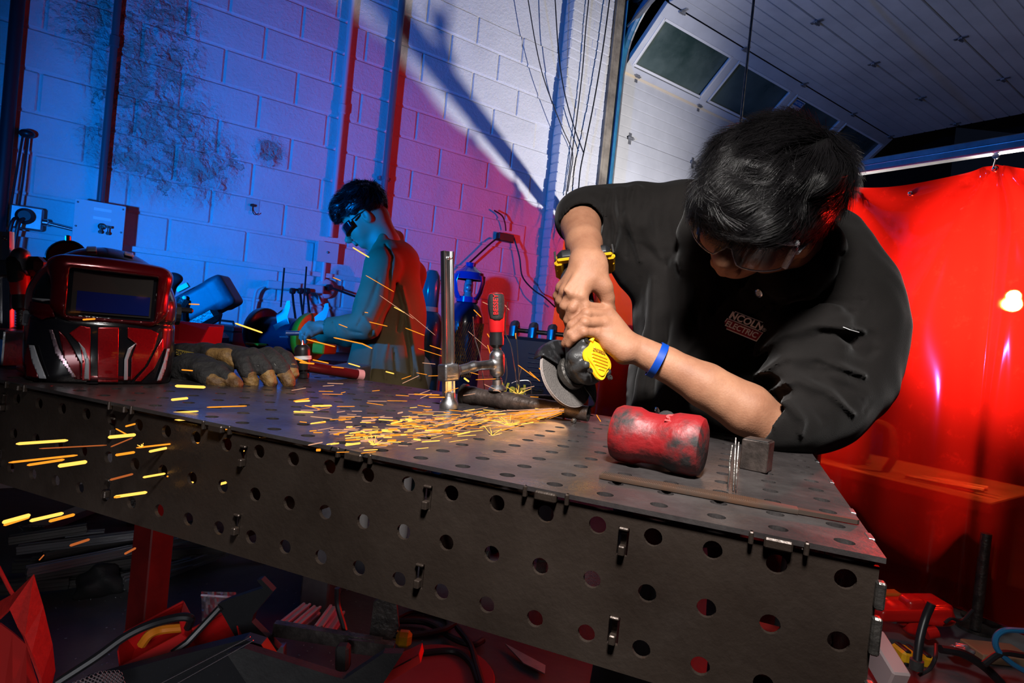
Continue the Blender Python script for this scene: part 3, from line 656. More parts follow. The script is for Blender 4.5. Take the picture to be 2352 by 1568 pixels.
def img(X):                                        # where world points fall in the frame (used to lay folds while sculpting)
    q = X-CAMP; z = q@FW; return np.stack([1176+F_PX*(q@RT)/z, 784-F_PX*(q@UP)/z], 1), z
def fold_mod(lines):                               # lines: (polyline px, amp m, width px); amp>0 = ridge, <0 = crease
    L = [(np.array(p, float), a, w) for p, a, w in lines]
    lo = np.min([l[0].min(0) for l in L], 0)-60; hi = np.max([l[0].max(0) for l in L], 0)+60
    def f(X, d):
        uv, z = img(X); ok = ((uv > lo) & (uv < hi)).all(1) & (np.abs(d) < .03)
        if not ok.any(): return d
        U = uv[ok]; add = np.zeros(len(U))
        for P, a, w in L:
            best = np.full(len(U), 1e9); n = len(P)-1
            for i in range(n):
                ab = P[i+1]-P[i]; t = np.clip((U-P[i])@ab/(ab@ab), 0, 1); tt = (i+t)/n
                dd = np.sqrt(((U-P[i]-t[:, None]*ab)**2).sum(1))/(.35+.65*np.sin(np.pi*np.clip(tt, .04, .96))); best = np.minimum(best, dd)
            add += a*np.exp(-(best/w)**2)
        d = d.copy(); d[ok] -= add; return d
    return f
def hits(o, x, y):                                 # the point of a finished surface that lies on a sight line
    dg = bpy.context.evaluated_depsgraph_get(); from mathutils.bvhtree import BVHTree
    if 'bvh' not in ORIG or ORIG['bvh'][0] != o.name:
        bpy.context.view_layer.update(); ORIG['bvh'] = (o.name, BVHTree.FromObject(o, dg), _org(o))
    _, bv, off = ORIG['bvh']; r = norm(ray(x, y)); p, n, i, dist = bv.ray_cast(Vector(CAMP-off), Vector(r))
    if p is None: return None, None
    return np.array(p)+off, np.array(n)
def C3(a, b, c): return norm(a*RT+b*UP-c*FW)
# ================================================================ THE GRINDING WORKER
M['skin'] = mat('skin', (.34, .165, .095), (.25, .11, .062), ns=18, rough=.58, spec=.35, bump=.25, bs=320, sss=.12, det=5, dist=.002)
M['cloth'] = mat('black_twill', (.0075, .0066, .0062), (.0115, .010, .0095), ns=5, rough=.88, bump=.35, bs=700, spec=.12, sheen=.10, dist=.0015)
M['cloth'].node_tree.nodes['Principled BSDF'].inputs['Sheen Roughness'].default_value = .4
W1 = thing('person', 'person in black work jacket and clear safety glasses bent over an angle grinder', 'person', at(1600, 1100, 1.27)*np.array([1, 1, 0]))
hF = C3(-.63, -.46, .6); hL = C3(.76, -.49, .42); hL = norm(hL-hF*(hL@hF)); hU = norm(np.cross(hF, hL))*1
if hU@UP < 0: hU = -hU
Hc = at(1768, 455, .90)
def HP(l, f, u): return Hc+hL*l+hF*f+hU*u
HAX = (hL, hF, hU)
sk = SDF()
# head
sk.ell(HP(0, -.005, .01), HAX, (.074, .093, .095), .02)
sk.ell(HP(0, .045, -.045), HAX, (.054, .052, .056), .03)       # face
sk.ell(HP(0, .058, -.092), HAX, (.026, .026, .02), .03)        # chin
sk.chain([HP(0, .088, -.028), HP(0, .113, -.062), HP(0, .108, -.07)], [.009, .012, .012], .012)   # nose
for s_ in (-1, 1):
    sk.ell(HP(.013*s_, .103, -.067), HAX, (.009, .010, .008), .008); sk.ell(HP(.038*s_, .078, -.055), HAX, (.02, .016, .018), .02)
    sk.chain([HP(.012*s_, .095, -.016), HP(.045*s_, .082, -.012)], [.009, .008], .012)
    sk.ell(HP(.032*s_, .084, -.033), HAX, (.013, .011, .009), .006)
    sk.ell(HP(.076*s_, -.008, -.033), (norm(hL+hF*.35*-s_*s_), hF, hU), (.009, .019, .031), .006)  # ear
sk.chain([HP(-.02, .095, -.081), HP(0, .100, -.079), HP(.02, .095, -.081)], [.004, .0065, .004], .008); sk.chain([HP(-.017, .092, -.088), HP(0, .096, -.089), HP(.017, .092, -.088)], [.005, .007, .005], .008)
for s_ in (-1, 1): sk.sub('ell', HP(.081*s_, .0, -.03), (hL, hF, hU), (.006, .009, .017), .006)
# neck and trunk below the clothes
sk.chain([HP(0, -.03, -.06), at(1850, 610, 1.06), at(1790, 700, 1.17), at(1620, 1050, 1.27)], [.06, .058, .10, .10], .05)
# left arm: elbow on the table, forearm reaching to the grinder
elb = at(1781, 985, .972); w_l = at(1462, 802, 1.01)
sk.chain([at(1930, 760, 1.10), at(1868, 930, 1.05), at(1800, 980, .985), elb], [.045, .036, .034, .036], .008)
sk.chain([elb, at(1715, 940, .972), at(1620, 885, .985), at(1530, 836, 1.0), w_l], [.036, .0425, .037, .0285, .0245], .008)

mc = {'i': (1392, 710, 1.03), 'm': (1398, 725, 1.018), 'r': (1388, 742, 1.005), 'l': (1370, 765, .998)}
for k_ in 'imrl': sk.cap(at(1448, 798 if k_ in 'im' else 804, 1.008), at(*mc[k_]), .0165, .0108, .012)
sk.cap(at(1440, 806, 1.0), at(1405, 782, 1.0), .017, .014, .012); sk.cap(at(1430, 812, .998), at(1398, 792, 1.0), .014, .012, .012)
fing = {'i': [mc['i'], (1343, 704, 1.006), (1316, 732, 1.008), (1307, 752, 1.02)], 'm': [mc['m'], (1347, 721, .993), (1313, 747, .996), (1302, 771, 1.01)],
        'r': [mc['r'], (1343, 741, .984), (1311, 767, .986), (1297, 789, .998)], 'l': [mc['l'], (1340, 763, .980), (1318, 777, .982), (1306, 791, .99)]}
FR = {'i': [.0098, .0088, .0080, .0068], 'm': [.0102, .0089, .0081, .0069], 'r': [.0100, .0086, .0079, .0067], 'l': [.0090, .0076, .0069, .0059]}
for k_ in 'imrl':
    pts = [at(*p) for p in fing[k_]]; sk.chain(pts, FR[k_], .0022); sk.cap(pts[1], pts[1]+np.array([0, 0, .0001]), FR[k_][1]*1.07, FR[k_][1]*1.07, .003)
    sk.cap(pts[0], pts[0]+np.array([0, 0, .0001]), FR[k_][0]*1.12, FR[k_][0]*1.12, .004)
sk.chain([at(1430, 815, 1.005), at(1405, 800, 1.04), at(1392, 770, 1.07), at(1386, 745, 1.08)], [.014, .0125, .011, .009], .008)   # thumb under the body of the tool
# right arm from the raised elbow down to the grip
sk.chain([at(1560, 520, 1.2), at(1400, 492, 1.24), at(1338, 487, 1.22)], [.045, .036, .036], .008)
sk.chain([at(1335, 490, 1.22), at(1334, 520, 1.17), at(1341, 560, 1.11), at(1350, 603, 1.045)], [.037, .0385, .0335, .0265], .008)
sk.cap(at(1338, 602, 1.045), at(1364, 604, 1.045), .024, .024, .012)
rm = {'i': (1334, 682, 1.008), 'm': (1312, 678, 1.012), 'r': (1300, 669, 1.025), 'l': (1291, 661, 1.045)}
for k_, o in zip('imrl', (10, 0, -8, -14)): sk.cap(at(1350+o, 618, 1.036), at(*rm[k_]), .0195, .0115, .012)
rf = {'i': [rm['i'], (1315, 708, 1.004), (1305, 735, 1.015), (1308, 756, 1.035)], 'm': [rm['m'], (1297, 702, 1.015), (1296, 724, 1.035), (1306, 738, 1.055)],
      'r': [rm['r'], (1287, 690, 1.032), (1289, 711, 1.05), (1302, 722, 1.07)], 'l': [rm['l'], (1280, 679, 1.055), (1283, 697, 1.07), (1295, 706, 1.085)]}
for k_ in 'imrl':
    pts = [at(*p) for p in rf[k_]]; sk.chain(pts, [q*1.04 for q in FR[k_]], .0025); sk.cap(pts[0], pts[0]+np.array([0, 0, .0001]), FR[k_][0]*1.2, FR[k_][0]*1.2, .004)
sk.cap(at(1372, 622, 1.036), at(1386, 658, 1.025), .0175, .0145, .012); sk.chain([at(1386, 658, 1.025), at(1395, 684, 1.03), at(1400, 712, 1.04), at(1402, 735, 1.05)], [.0145, .0122, .0102, .0088], .005)
sk.cap(at(1362, 640, 1.02), at(1386, 664, 1.028), .013, .012, .012)
for p_, q_ in (((1352, 612), (1334, 678)), ((1345, 612), (1312, 674)), ((1340, 610), (1299, 665))):   # tendons
    sk.cap(at(*p_, 1.022), at(*q_, 1.0), .004, .0035, .01)
# legs
pel = at(1620, 1060, 1.30)
for s_ in (-1, 1):
    h0 = pel+RT*.09*s_; h0[2] = .82; kn = np.array([h0[0]+.03*s_, h0[1]-.03, .48]); an = np.array([h0[0]+.05*s_, h0[1]+.04, .09])
    sk.chain([h0, kn, an], [.07, .05, .035], .05); sk.cap(an, an+np.array([0, -.12, -.045]), .035, .03, .03)
sk.cap(pel*np.array([1, 1, 0])+Z3*.85, at(1620, 1050, 1.27), .1, .1, .05)
body = sk.build('body', .0022, M['skin'], W1)
# jacket
jk = SDF()
jk.ell(at(1745, 700, 1.18), (C3(.9, -.4, 0), C3(.4, .9, .1), -FW), (.175, .2, .115), .05)
jk.chain([at(1605, 1080, 1.27), at(1600, 900, 1.25), at(1600, 700, 1.22), at(1575, 560, 1.22)], [.155, .135, .118, .092], .05)
jk.chain([at(1700, 1050, 1.27), at(1720, 900, 1.22), at(1760, 720, 1.17)], [.15, .14, .13], .05)
jk.chain([at(1570, 512, 1.215), at(1680, 540, 1.18), at(1800, 610, 1.14), at(1890, 640, 1.1), at(1930, 690, 1.09)], [.078, .085, .10, .09, .092], .05)
jk.chain([at(1932, 695, 1.09), at(1940, 770, 1.08), at(1925, 860, 1.06), at(1870, 920, 1.02), at(1812, 955, .985)], [.09, .092, .085, .078, .068], .04)
jk.cap(at(1830, 935, .99), at(1770, 950, .968), .071, .0655, .015)
jk.chain([at(1880, 560, 1.12), at(1860, 640, 1.1)], [.07, .08], .05)
jk.chain([at(1570, 510, 1.215), at(1460, 498, 1.235), at(1385, 500, 1.235), at(1345, 497, 1.215)], [.078, .064, .060, .057], .03)
jk.cap(at(1372, 505, 1.21), at(1336, 503, 1.19), .054, .053, .02)
jk.cap(at(1388, 520, 1.2), at(1388, 560, 1.17), .034, .018, .03)
jk.chain([at(1420, 560, 1.22), at(1470, 600, 1.22), at(1540, 600, 1.22)], [.03, .05, .09], .05)
for P_, R_ in (([(1745, 796, 1.04), (1800, 752, 1.005), (1900, 738, .985), (2005, 768, 1.03)], [.012, .026, .030, .026]), ([(1765, 842, 1.01), (1810, 806, .985), (1900, 806, .975), (2005, 862, 1.02)], [.012, .025, .029, .026]),
               ([(1775, 880, .975), (1815, 862, .962), (1900, 874, .962), (1980, 925, 1.0)], [.012, .023, .026, .023]), ([(1800, 915, .955), (1840, 912, .948), (1890, 938, .958), (1920, 958, .985)], [.014, .021, .023, .020]),
               ([(1393, 446, 1.185), (1398, 500, 1.168), (1394, 560, 1.17)], [.011, .014, .010]), ([(1424, 442, 1.185), (1430, 510, 1.165), (1434, 585, 1.19)], [.012, .015, .013]), ([(1460, 440, 1.18), (1468, 520, 1.16), (1490, 605, 1.17)], [.015, .02, .018]),
               ([(1508, 590, 1.15), (1503, 780, 1.15), (1480, 940, 1.165)], [.006, .024, .026]), ([(1562, 560, 1.14), (1572, 760, 1.115), (1548, 930, 1.125)], [.006, .024, .026]), ([(1640, 500, 1.10), (1590, 560, 1.11), (1560, 600, 1.12)], [.014, .018, .014])):
    jk.chain([at(*p) for p in P_], R_, .012)
# collar: standing round the neck, with its folded points
jk.chain([at(1886, 498, 1.03), at(1893, 560, 1.0), at(1868, 622, .985), at(1800, 655, .99), at(1745, 655, 1.03)], [.016, .028, .030, .028, .02], .02)
jk.chain([at(1886, 600, .985), at(1850, 660, .985), at(1800, 660, .985)], [.02, .02, .016], .01)
jk.chain([at(1600, 470, 1.09), at(1592, 540, 1.08), at(1600, 600, 1.09), at(1625, 660, 1.1)], [.02, .025, .025, .02], .02)
jk.chain([at(1740, 700, 1.035), at(1660, 760, 1.07), at(1560, 850, 1.1), at(1530, 960, 1.13)], [.02, .02, .02, .02], .05)     # overlapping front edge
q_ = SDF(); q_.chain([at(1700, 1050, 1.27), at(1720, 900, 1.235), at(1760, 740, 1.19)], [.15, .14, .12], .01); q_.chain([at(1605, 1080, 1.27), at(1600, 900, 1.25), at(1600, 720, 1.23)], [.155, .135, .11], .01); jk.post = q_.p
# openings for hands and neck
fd_ = norm(at(1600, 872, .985)-at(1780, 985, .972)); fx_, fy2_, _ = frame(fd_); jk.sub('box', at(1754, 960, .962)+fd_*.090, (fd_, fx_, fy2_), (.062, .034, .034), .034, .004); jk.sub('cap', at(1772, 966, .966), at(1740, 948, .96), .042, .044, .005)
jk.sub('cap', at(1334, 508, 1.185), at(1333, 560, 1.09), .0415, .043, .006)
jk.sub('ell', HP(.0, .05, -.10), HAX, (.07, .085, .075), .02)
folds = [([(1730, 795), (1790, 735), (1870, 712), (1960, 718)], -.007, 12), ([(1735, 815), (1800, 760), (1880, 745), (1985, 760)], .011, 14), ([(1745, 838), (1810, 792), (1900, 790), (1990, 822)], -.007, 13),
         ([(1738, 862), (1800, 818), (1880, 820), (1985, 862)], .011, 15), ([(1742, 885), (1800, 848), (1870, 852), (1980, 905)], -.006, 13), ([(1760, 900), (1830, 870), (1900, 895), (1960, 950)], .009, 14),
         ([(1720, 880), (1790, 880), (1860, 920), (1890, 965)], -.006, 13), ([(1760, 925), (1810, 925), (1845, 965), (1840, 1000)], .007, 11), ([(1845, 690), (1870, 660), (1890, 640)], -.004, 7),
         ([(1900, 570), (1950, 590), (1990, 650), (2010, 700)], -.003, 4), ([(1700, 790), (1790, 700), (1880, 690), (1990, 690)], -.004, 4), ([(1880, 770), (1920, 762), (1960, 790)], -.006, 14),
         ([(1395, 445), (1390, 480), (1398, 530), (1392, 570)], -.008, 8), ([(1410, 440), (1408, 480), (1416, 530), (1408, 580)], .008, 9), ([(1428, 436), (1424, 480), (1434, 540), (1440, 590)], -.008, 8),
         ([(1445, 432), (1440, 480), (1455, 540), (1470, 600)], .007, 10), ([(1460, 430), (1440, 470), (1420, 500)], -.007, 8), ([(1360, 450), (1385, 465), (1392, 500)], -.005, 7),
         ([(1480, 470), (1460, 520), (1480, 570), (1530, 610)], -.006, 10), ([(1500, 450), (1490, 520), (1520, 600)], .004, 14), ([(1340, 452), (1310, 470), (1290, 505)], .003, 6),
         ([(1530, 600), (1540, 700), (1520, 850)], -.007, 12), ([(1560, 600), (1575, 720), (1550, 860)], .007, 18), ([(1500, 640), (1500, 760), (1480, 900)], .005, 14), ([(1610, 500), (1600, 560), (1590, 680), (1605, 760)], -.009, 8),
         ([(1625, 560), (1635, 640), (1610, 760), (1560, 830)], .004, 10), ([(1850, 640), (1870, 560), (1885, 480)], -.004, 6), ([(1700, 650), (1760, 690), (1800, 690)], -.006, 8),
         ([(1760, 703), (1700, 742), (1600, 800), (1555, 860), (1545, 950)], -.007, 5), ([(1800, 688), (1830, 678), (1855, 668)], -.008, 4), ([(1735, 655), (1780, 690), (1800, 690)], -.006, 5),
         ([(1730, 760), (1700, 850), (1640, 870)], -.005, 14), ([(1640, 600), (1660, 680), (1640, 720)], -.012, 12), ([(1470, 640), (1466, 760), (1440, 900)], -.004, 8)]
folds2 = [([(1745, 800), (1800, 770), (1860, 765), (1900, 775)], .005, 5), ([(1760, 870), (1830, 838), (1900, 845)], .005, 5), ([(1800, 760), (1850, 735), (1920, 740)], -.004, 4), ([(1870, 870), (1920, 890), (1950, 930)], -.007, 5), ([(1900, 860), (1950, 880), (1985, 915)], .005, 6),
          ([(1990, 760), (2010, 780), (2000, 815)], -.007, 6), ([(1960, 800), (1995, 812), (2015, 805)], -.008, 5), ([(1975, 915), (1995, 925), (1985, 945)], -.006, 5), ([(1740, 905), (1760, 950), (1785, 1000)], .003, 3), ([(1775, 890), (1800, 940), (1820, 985)], -.003, 2.5),
          ([(1800, 880), (1810, 900), (1835, 905)], -.006, 4), ([(1660, 600), (1700, 640), (1760, 655)], -.006, 4), ([(1470, 560), (1500, 580), (1540, 575)], -.005, 5), ([(1380, 470), (1400, 460), (1430, 462)], -.004, 4), ([(1350, 470), (1362, 480), (1378, 500)], -.004, 3), ([(1404, 500), (1400, 540), (1408, 575)], -.006, 3.5), ([(1420, 510), (1424, 545), (1420, 580)], .004, 4),
          ([(1550, 450), (1535, 500), (1545, 560)], -.003, 3), ([(1520, 470), (1508, 540), (1530, 610)], -.0025, 2.5), ([(1610, 700), (1600, 800), (1570, 900)], .004, 6), ([(1660, 800), (1700, 830), (1740, 840)], -.004, 8), ([(1560, 860), (1552, 900), (1545, 950)], .003, 4), ([(1580, 880), (1575, 930), (1570, 960)], -.003, 3),
          ([(1895, 575), (1925, 582), (1950, 600)], -.004, 2.5), ([(1985, 640), (1978, 680), (1985, 705)], -.003, 2.5), ([(1985, 700), (1900, 695), (1800, 740), (1740, 800)], -.0035, 2.5), ([(2005, 720), (2025, 760), (2015, 790)], .004, 5), ([(1290, 505), (1300, 480), (1335, 462), (1370, 470)], -.002, 2.5), ([(1700, 600), (1660, 640), (1650, 700)], .005, 6), ([(1480, 700), (1490, 800), (1470, 930)], -.005, 5), ([(1510, 720), (1515, 800), (1500, 900)], -.004, 4)]
folds2 = [(p_, a_*.45, w_*2.0) for p_, a_, w_ in folds2]
folds = [(p_, (a_ if a_ > 0 else a_*.6), w_*(1 if a_ > 0 else 1.25)) for p_, a_, w_ in folds]
jk.mods.append(fold_mod(folds))
jk.mods.append(fold_mod(folds2))
jk.mods.append(lambda X, d: d+.0012*np.sin(X[:, 0]*60+3*np.sin(X[:, 2]*31))*np.sin(X[:, 2]*47+2*np.sin(X[:, 1]*37+X[:, 0]*20)))
jacket = jk.build('jacket', .0042, M['cloth'], W1, label='black work jacket with rolled sleeves')
tr = SDF(); M['denim'] = mat('dark_trousers', (.015, .016, .02), rough=.85)
for s_ in (-1, 1):
    h0 = pel+RT*.09*s_; h0[2] = .84; kn = np.array([h0[0]+.03*s_, h0[1]-.03, .48]); an = np.array([h0[0]+.05*s_, h0[1]+.04, .10])
    tr.chain([h0, kn, an], [.1, .075, .065], .05)
tr.build('trousers', .012, M['denim'], W1)
bt = SDF()
for s_ in (-1, 1):
    h0 = pel+RT*.09*s_; an = np.array([h0[0]+.05*s_, h0[1]+.04, .09]); bt.cap(an+Z3*.05, an, .052, .05, .03); bt.cap(an-Z3*.04, an+np.array([0, -.16, -.045]), .05, .043, .04)
bt.build('boots', .01, M['rubber'], W1)
# bracelet
P0, P1 = at(1493, 848, .995), at(1521, 806, .995); ax = norm(at(1560, 860, .99)-at(1470, 815, 1.0)); c = at(1507, 845, .994)
q = MB(); c = at(1509, 827, .9965); x_, y_, _ = frame(ax); ring = lambda r, off: [c+ax*off+r*(math.cos(a)*x_+.86*math.sin(a)*y_) for a in np.linspace(0, 2*math.pi, 37)[:-1]]
A, B_, C_, D_ = ring(.0345, -.006), ring(.0345, .006), ring(.0362, .006), ring(.0362, -.006); n = 36; q.add(A+B_+C_+D_, [(i+n*a, (i+1) % n+n*a, (i+1) % n+n*b, i+n*b) for i in range(n) for a, b in ((0, 1), (1, 2), (2, 3), (3, 0))])
M['blueband'] = mat('blue_silicone', (.0, .045, .33), rough=.5); br_ = q.build('wristband', M['blueband'], W1, smooth=True, label='blue silicone wristband')
# hair: a cap of volume and some thousands of strands lying along it
hs_ = SDF(); hs_.ell(HP(0, -.010, .020), HAX, (.083, .105, .090), .02); hs_.ell(at(1838, 405, .93), HAX, (.058, .058, .058), .03); hs_.ell(at(1752, 372, .915), HAX, (.050, .050, .040), .03); hs_.ell(at(1700, 405, .87), HAX, (.046, .046, .056), .03)
hs_.ell(at(1672, 470, .845), HAX, (.035, .03, .04), .03); hs_.ell(at(1745, 500, .83), HAX, (.04, .028, .035), .03); hs_.ell(at(1850, 470, .92), HAX, (.03, .04, .035), .02)
for i in range(46):
    a_ = rng.uniform(0, 1, 3); q_ = HP((a_[0]-.5)*.15, (a_[1]-.5)*.18, .06+.05*a_[2]); q_ = Hc+hL*0+(q_-Hc)/np.linalg.norm(q_-Hc)*.098; hs_.ell(q_, HAX, (.011, .024, .009), .012)
hs_.sub('ell', HP(0, .088, -.052), HAX, (.082, .058, .054), .01); hs_.sub('ell', HP(.09, .0, -.072), HAX, (.03, .045, .035), .02); hs_.sub('ell', HP(-.09, .0, -.065), HAX, (.03, .045, .035), .02); hs_.sub('ell', HP(0, .0, -.12), HAX, (.09, .12, .06), .02)
hm_ = mat('hair_black', (.005, .0045, .005), rough=.3, spec=.4); hc_ = mat('hair_root', (.003, .003, .003), rough=.9, spec=.05)
V, F = hs_.mesh(.005); hair = mesh_obj('hair', V, F, hc_, W1, True, label='thick black hair')
def strands(sd, Vb, nst, crown, Lr, seg, wd, lift, front=None, mode=None, seed=1):
    r = np.random.default_rng(seed); P = Vb[r.integers(0, len(Vb), nst)]+r.normal(0, .002, (nst, 3)); L = r.uniform(*Lr, nst)
    def grad(X, e=.002): return np.stack([sd(X+np.eye(3)[i]*e)-sd(X-np.eye(3)[i]*e) for i in range(3)], 1)/(2*e)
    G = grad(P); G /= np.linalg.norm(G, axis=1)[:, None]+1e-9; P = P-G*sd(P)[:, None]
    clump = r.normal(0, 1, (60, 3)); cp = Vb[r.integers(0, len(Vb), 60)]; ci = np.argmin(((P[:, None]-cp[None])**2).sum(2), 1)
    T = P-crown; T = T+clump[ci]*.06+r.normal(0, .007, P.shape)
    if front is not None: T = T/np.linalg.norm(T, axis=1)[:, None]+front
    out = [P.copy()]; st = (L/seg)[:, None]; lf = (r.uniform(.2, .7, nst)+r.uniform(0, .8, 60)[ci])*lift
    for i in range(seg):
        G = grad(P); G /= np.linalg.norm(G, axis=1)[:, None]+1e-9; t = T-G*(T*G).sum(1)[:, None]; t /= np.linalg.norm(t, axis=1)[:, None]+1e-9
        P = P+t*st; d = sd(P); P = P-G*(d-lf*((i+1)/seg)**1.3)[:, None]; out.append(P.copy()); T = .75*t+.25*T/np.linalg.norm(T, axis=1)[:, None]
    O = np.stack(out, 1); n = seg+1; D = np.gradient(O, axis=1); D /= np.linalg.norm(D, axis=2)[..., None]+1e-9
    view = norm(np.array([.3, .2, .9])); S = np.cross(D, view); S /= np.linalg.norm(S, axis=2)[..., None]+1e-9; N2 = np.cross(S, D)
    w = wd*np.linspace(1, .15, n)[None, :, None]*r.uniform(.6, 1.3, nst)[:, None, None]
    R = np.stack([O+S*w, O-S*w*.5+N2*w*.8, O-S*w*.5-N2*w*.8], 2)          # nst,n,3,3
    idx = (np.arange(nst)[:, None]*n+np.arange(seg)[None])*3; Fq = []
    for k in range(3): a = idx+k; b = idx+(k+1) % 3; Fq.append(np.stack([a, b, b+3, a+3], -1).reshape(-1, 4))
    return R.reshape(-1, 3), np.concatenate(Fq)
crown = at(1880, 330, .94)
V2, F2 = strands(hs_, V, 21000, crown, (.045, .11), 9, .00048, .020, front=(hF*.45-hL*.35), seed=3)
hs2 = mesh_obj('hair_strands', V2, F2, hm_, W1, True, kind='stuff')
Vf = V[(((V-HP(0, .07, .02))@hU) > -.03) & (((V-HP(0, .06, .02))@hF) > -.04)]
V3, F3 = strands(hs_, Vf, 4200, crown, (.05, .11), 8, .0004, .006, front=(hF*1.0-hU*.7), seed=8)
mesh_obj('fringe', V3, F3, hm_, W1, True, kind='stuff')
# ears catch the red light; safety glasses
gm = bpy.data.materials.new('clear_lens'); gm.use_nodes = True; nt = gm.node_tree; nt.nodes.remove(nt.nodes['Principled BSDF']); mx = nt.nodes.new('ShaderNodeMixShader'); fr = nt.nodes.new('ShaderNodeFresnel'); fr.inputs[0].default_value = 1.5
ta = nt.nodes.new('ShaderNodeBsdfTransparent'); ta.inputs[0].default_value = (.86, .84, .88, 1); gl = nt.nodes.new('ShaderNodeBsdfGlossy'); gl.inputs[1].default_value = .06
nt.links.new(fr.outputs[0], mx.inputs[0]); nt.links.new(ta.outputs[0], mx.inputs[1]); nt.links.new(gl.outputs[0], mx.inputs[2]); nt.links.new(mx.outputs[0], nt.nodes['Material Output'].inputs['Surface'])
M['lens'] = gm; M['clear'] = mat('clear_polycarbonate', (.8, .8, .86), rough=.1, trans=.35, ior=1.3, bump=.4, bs=160)
gp = bpy.data.objects.new('safety_glasses', None); COL.objects.link(gp); gp.parent = W1; gp.location = tuple(HP(0, .09, -.035)-_org(W1)); setp(gp, 'clear wraparound safety glasses')
def lens_pt(a, u, k=1.0): x = math.sin(a)*.0745*k; f = .076+.040*k*math.cos(a); return HP(x, f*1.0, u)
NA = 28; V = []; F = []; aa = np.linspace(-1.42, 1.42, NA)
for i, a in enumerate(aa):
    nose = .014*math.exp(-(a/.16)**2); top = -.010+.004*math.cos(a); bot = -.062+nose*1.8+.010*abs(math.sin(a))**3
    for j in range(8): t = j/7; V.append(lens_pt(a, top+(bot-top)*t, 1-.03*t))
for i in range(NA-1):
    for j in range(7): k = i*8+j; F.append((k, k+1, k+9, k+8))
q = MB(); q.add(V, F); q.build('lens', M['lens'], gp, smooth=True)
q = MB(); q.tube([lens_pt(a, -.007+.004*math.cos(a), 1.02) for a in aa], .0055, 8, flat=.7); q.build('brow_frame', M['clear'], gp, smooth=True)
q = MB(); q.tube([lens_pt(a, -.062+.014*1.8*math.exp(-(a/.16)**2)+.010*abs(math.sin(a))**3, .97) for a in aa], .0013, 6); q.build('lower_rim', M['clear'], gp, smooth=True)
for s_ in (-1, 1):
    q = MB(); q.cbox(HP(.0755*s_, .078, -.033), (.009, .016, .034), HAX, .002); q.build('hinge_block', M['clear'], gp)
    q = MB(); q.tube(bez([HP(.077*s_, .072, -.028), HP(.082*s_, .03, -.022), HP(.084*s_, -.012, -.016)], 8), [.0085, .0065, .006, .0055, .005, .0045, .004, .0035, .003][:len(bez([HP(0, 0, 0)]*3, 8))], 8, flat=.4); q.build('temple_arm', M['clear'], gp, smooth=True)
# emblem, snap studs, pocket edge, stitched tear
p, n = hits(jacket, 1708, 745)
if p is not None:
    ex = norm(at(1740, 758, 1)-at(1680, 737, 1)); ex = norm(ex-n*(ex@n)); n = norm(n-.9*norm(ray(1708, 745))); ex = norm(ex-n*(ex@n)); ey = np.cross(n, ex); b0 = p+n*.0045
    em = bpy.data.objects.new('chest_emblem', None); COL.objects.link(em); em.parent = W1; em.location = tuple(p-_org(W1)); setp(em, 'embroidered red and white chest emblem')
    silver = mat('silver_thread', (.85, .82, .82), rough=.5); dred = mat('maroon_thread', (.30, .012, .03), rough=.7)
    sc = 1/1358.5*float((p-CAMP)@FW)*.98
    def E(x, y): return b0+ex*x*sc+ey*y*sc
    def quad(x0, x1, y0, y1, m, nm, t=.0012, sk_=0): q = MB(); q.prism([(x0*sc, y0*sc), (x1*sc, y0*sc), ((x1+sk_)*sc, y1*sc), ((x0+sk_)*sc, y1*sc)], b0+n*(t-.0006), ex, ey, n*.0012); return q.build(nm, m, em)
    quad(-44, 42, -25, 0, silver, 'border', .001, 5); quad(-42, 40, -22.5, -2, dred, 'panel', .0018, 5); quad(-34, 36, 0, 22, silver, 'border', .001, 5); quad(-32, 34, 1, 20, M['cloth'], 'panel', .0018, 5)
    txt('lettering', 'ELECTRIC', 19*sc, E(0, -12)+n*.0028, ex, ey, silver, em, shear=.15, bold=.0004, sx=.9)
    txt('lettering', 'NCOLN', 23*sc, E(2, 10)+n*.0028, ex, ey, silver, em, shear=.15, bold=.0005, sx=.95); txt('lettering', '®', 12*sc, E(46, 6)+n*.0028, ex, ey, silver, em)
for x, y in ((1744, 673), (1511, 943)):
    p, n = hits(jacket, x, y)
    if p is not None: q = MB(); q.lathe(p, n, [(.0075, 0), (.0075, .0022), (.0055, .003), (.0045, .0012), (.0028, .0012), (.0022, .003), (0, .003)], 20); q.build('snap_stud', M['chrome'], W1, smooth=True)
p, n = hits(jacket, 1950, 755)
if p is not None: a_, _ = hits(jacket, 1936, 750); b_, _ = hits(jacket, 1972, 762); q = MB(); q.tube([a_+n*.001, p+n*.002, b_+n*.001], .0008, 5); q.build('loose_thread', M['white'], W1)
# ================================================================ THINGS ON THE TABLE
# ---- angle grinder held in both hands
gn = C3(.64, .39, .66); gb = C3(-.05, .8, -.42); gb = norm(gb-gn*(gb@gn)); gs = np.cross(gb, gn); G0 = at(1347, 836, 1.0)
gr = thing('angle_grinder', 'yellow and black cordless angle grinder held against the clamped pipe', 'angle grinder', G0)
GA = (gs, gb, gn)
def GP(s, b, n): return G0+gs*s+gb*b+gn*n
M['gdark'] = mat('dark_glass_nylon', (.022, .022, .023), (.035, .035, .035), ns=40, rough=.42, bump=.15, bs=200)
g = SDF(); g.ell(GP(0, 0, 0), GA, (.034, .037, .026), .01); g.box(GP(0, .03, 0), GA, (.018, .025, .012), .012, .012); g.cap(GP(0, .05, 0), GP(0, .12, -.002), .0275, .0265, .012); g.cap(GP(0, .12, -.002), GP(0, .17, 0), .0255, .028, .01)
g.cap(GP(0, -.002, -.022), GP(0, -.002, -.036), .025, .022, .006); g.cap(GP(.03, .002, .004), GP(-.03, .002, .004), .013, .013, .006)
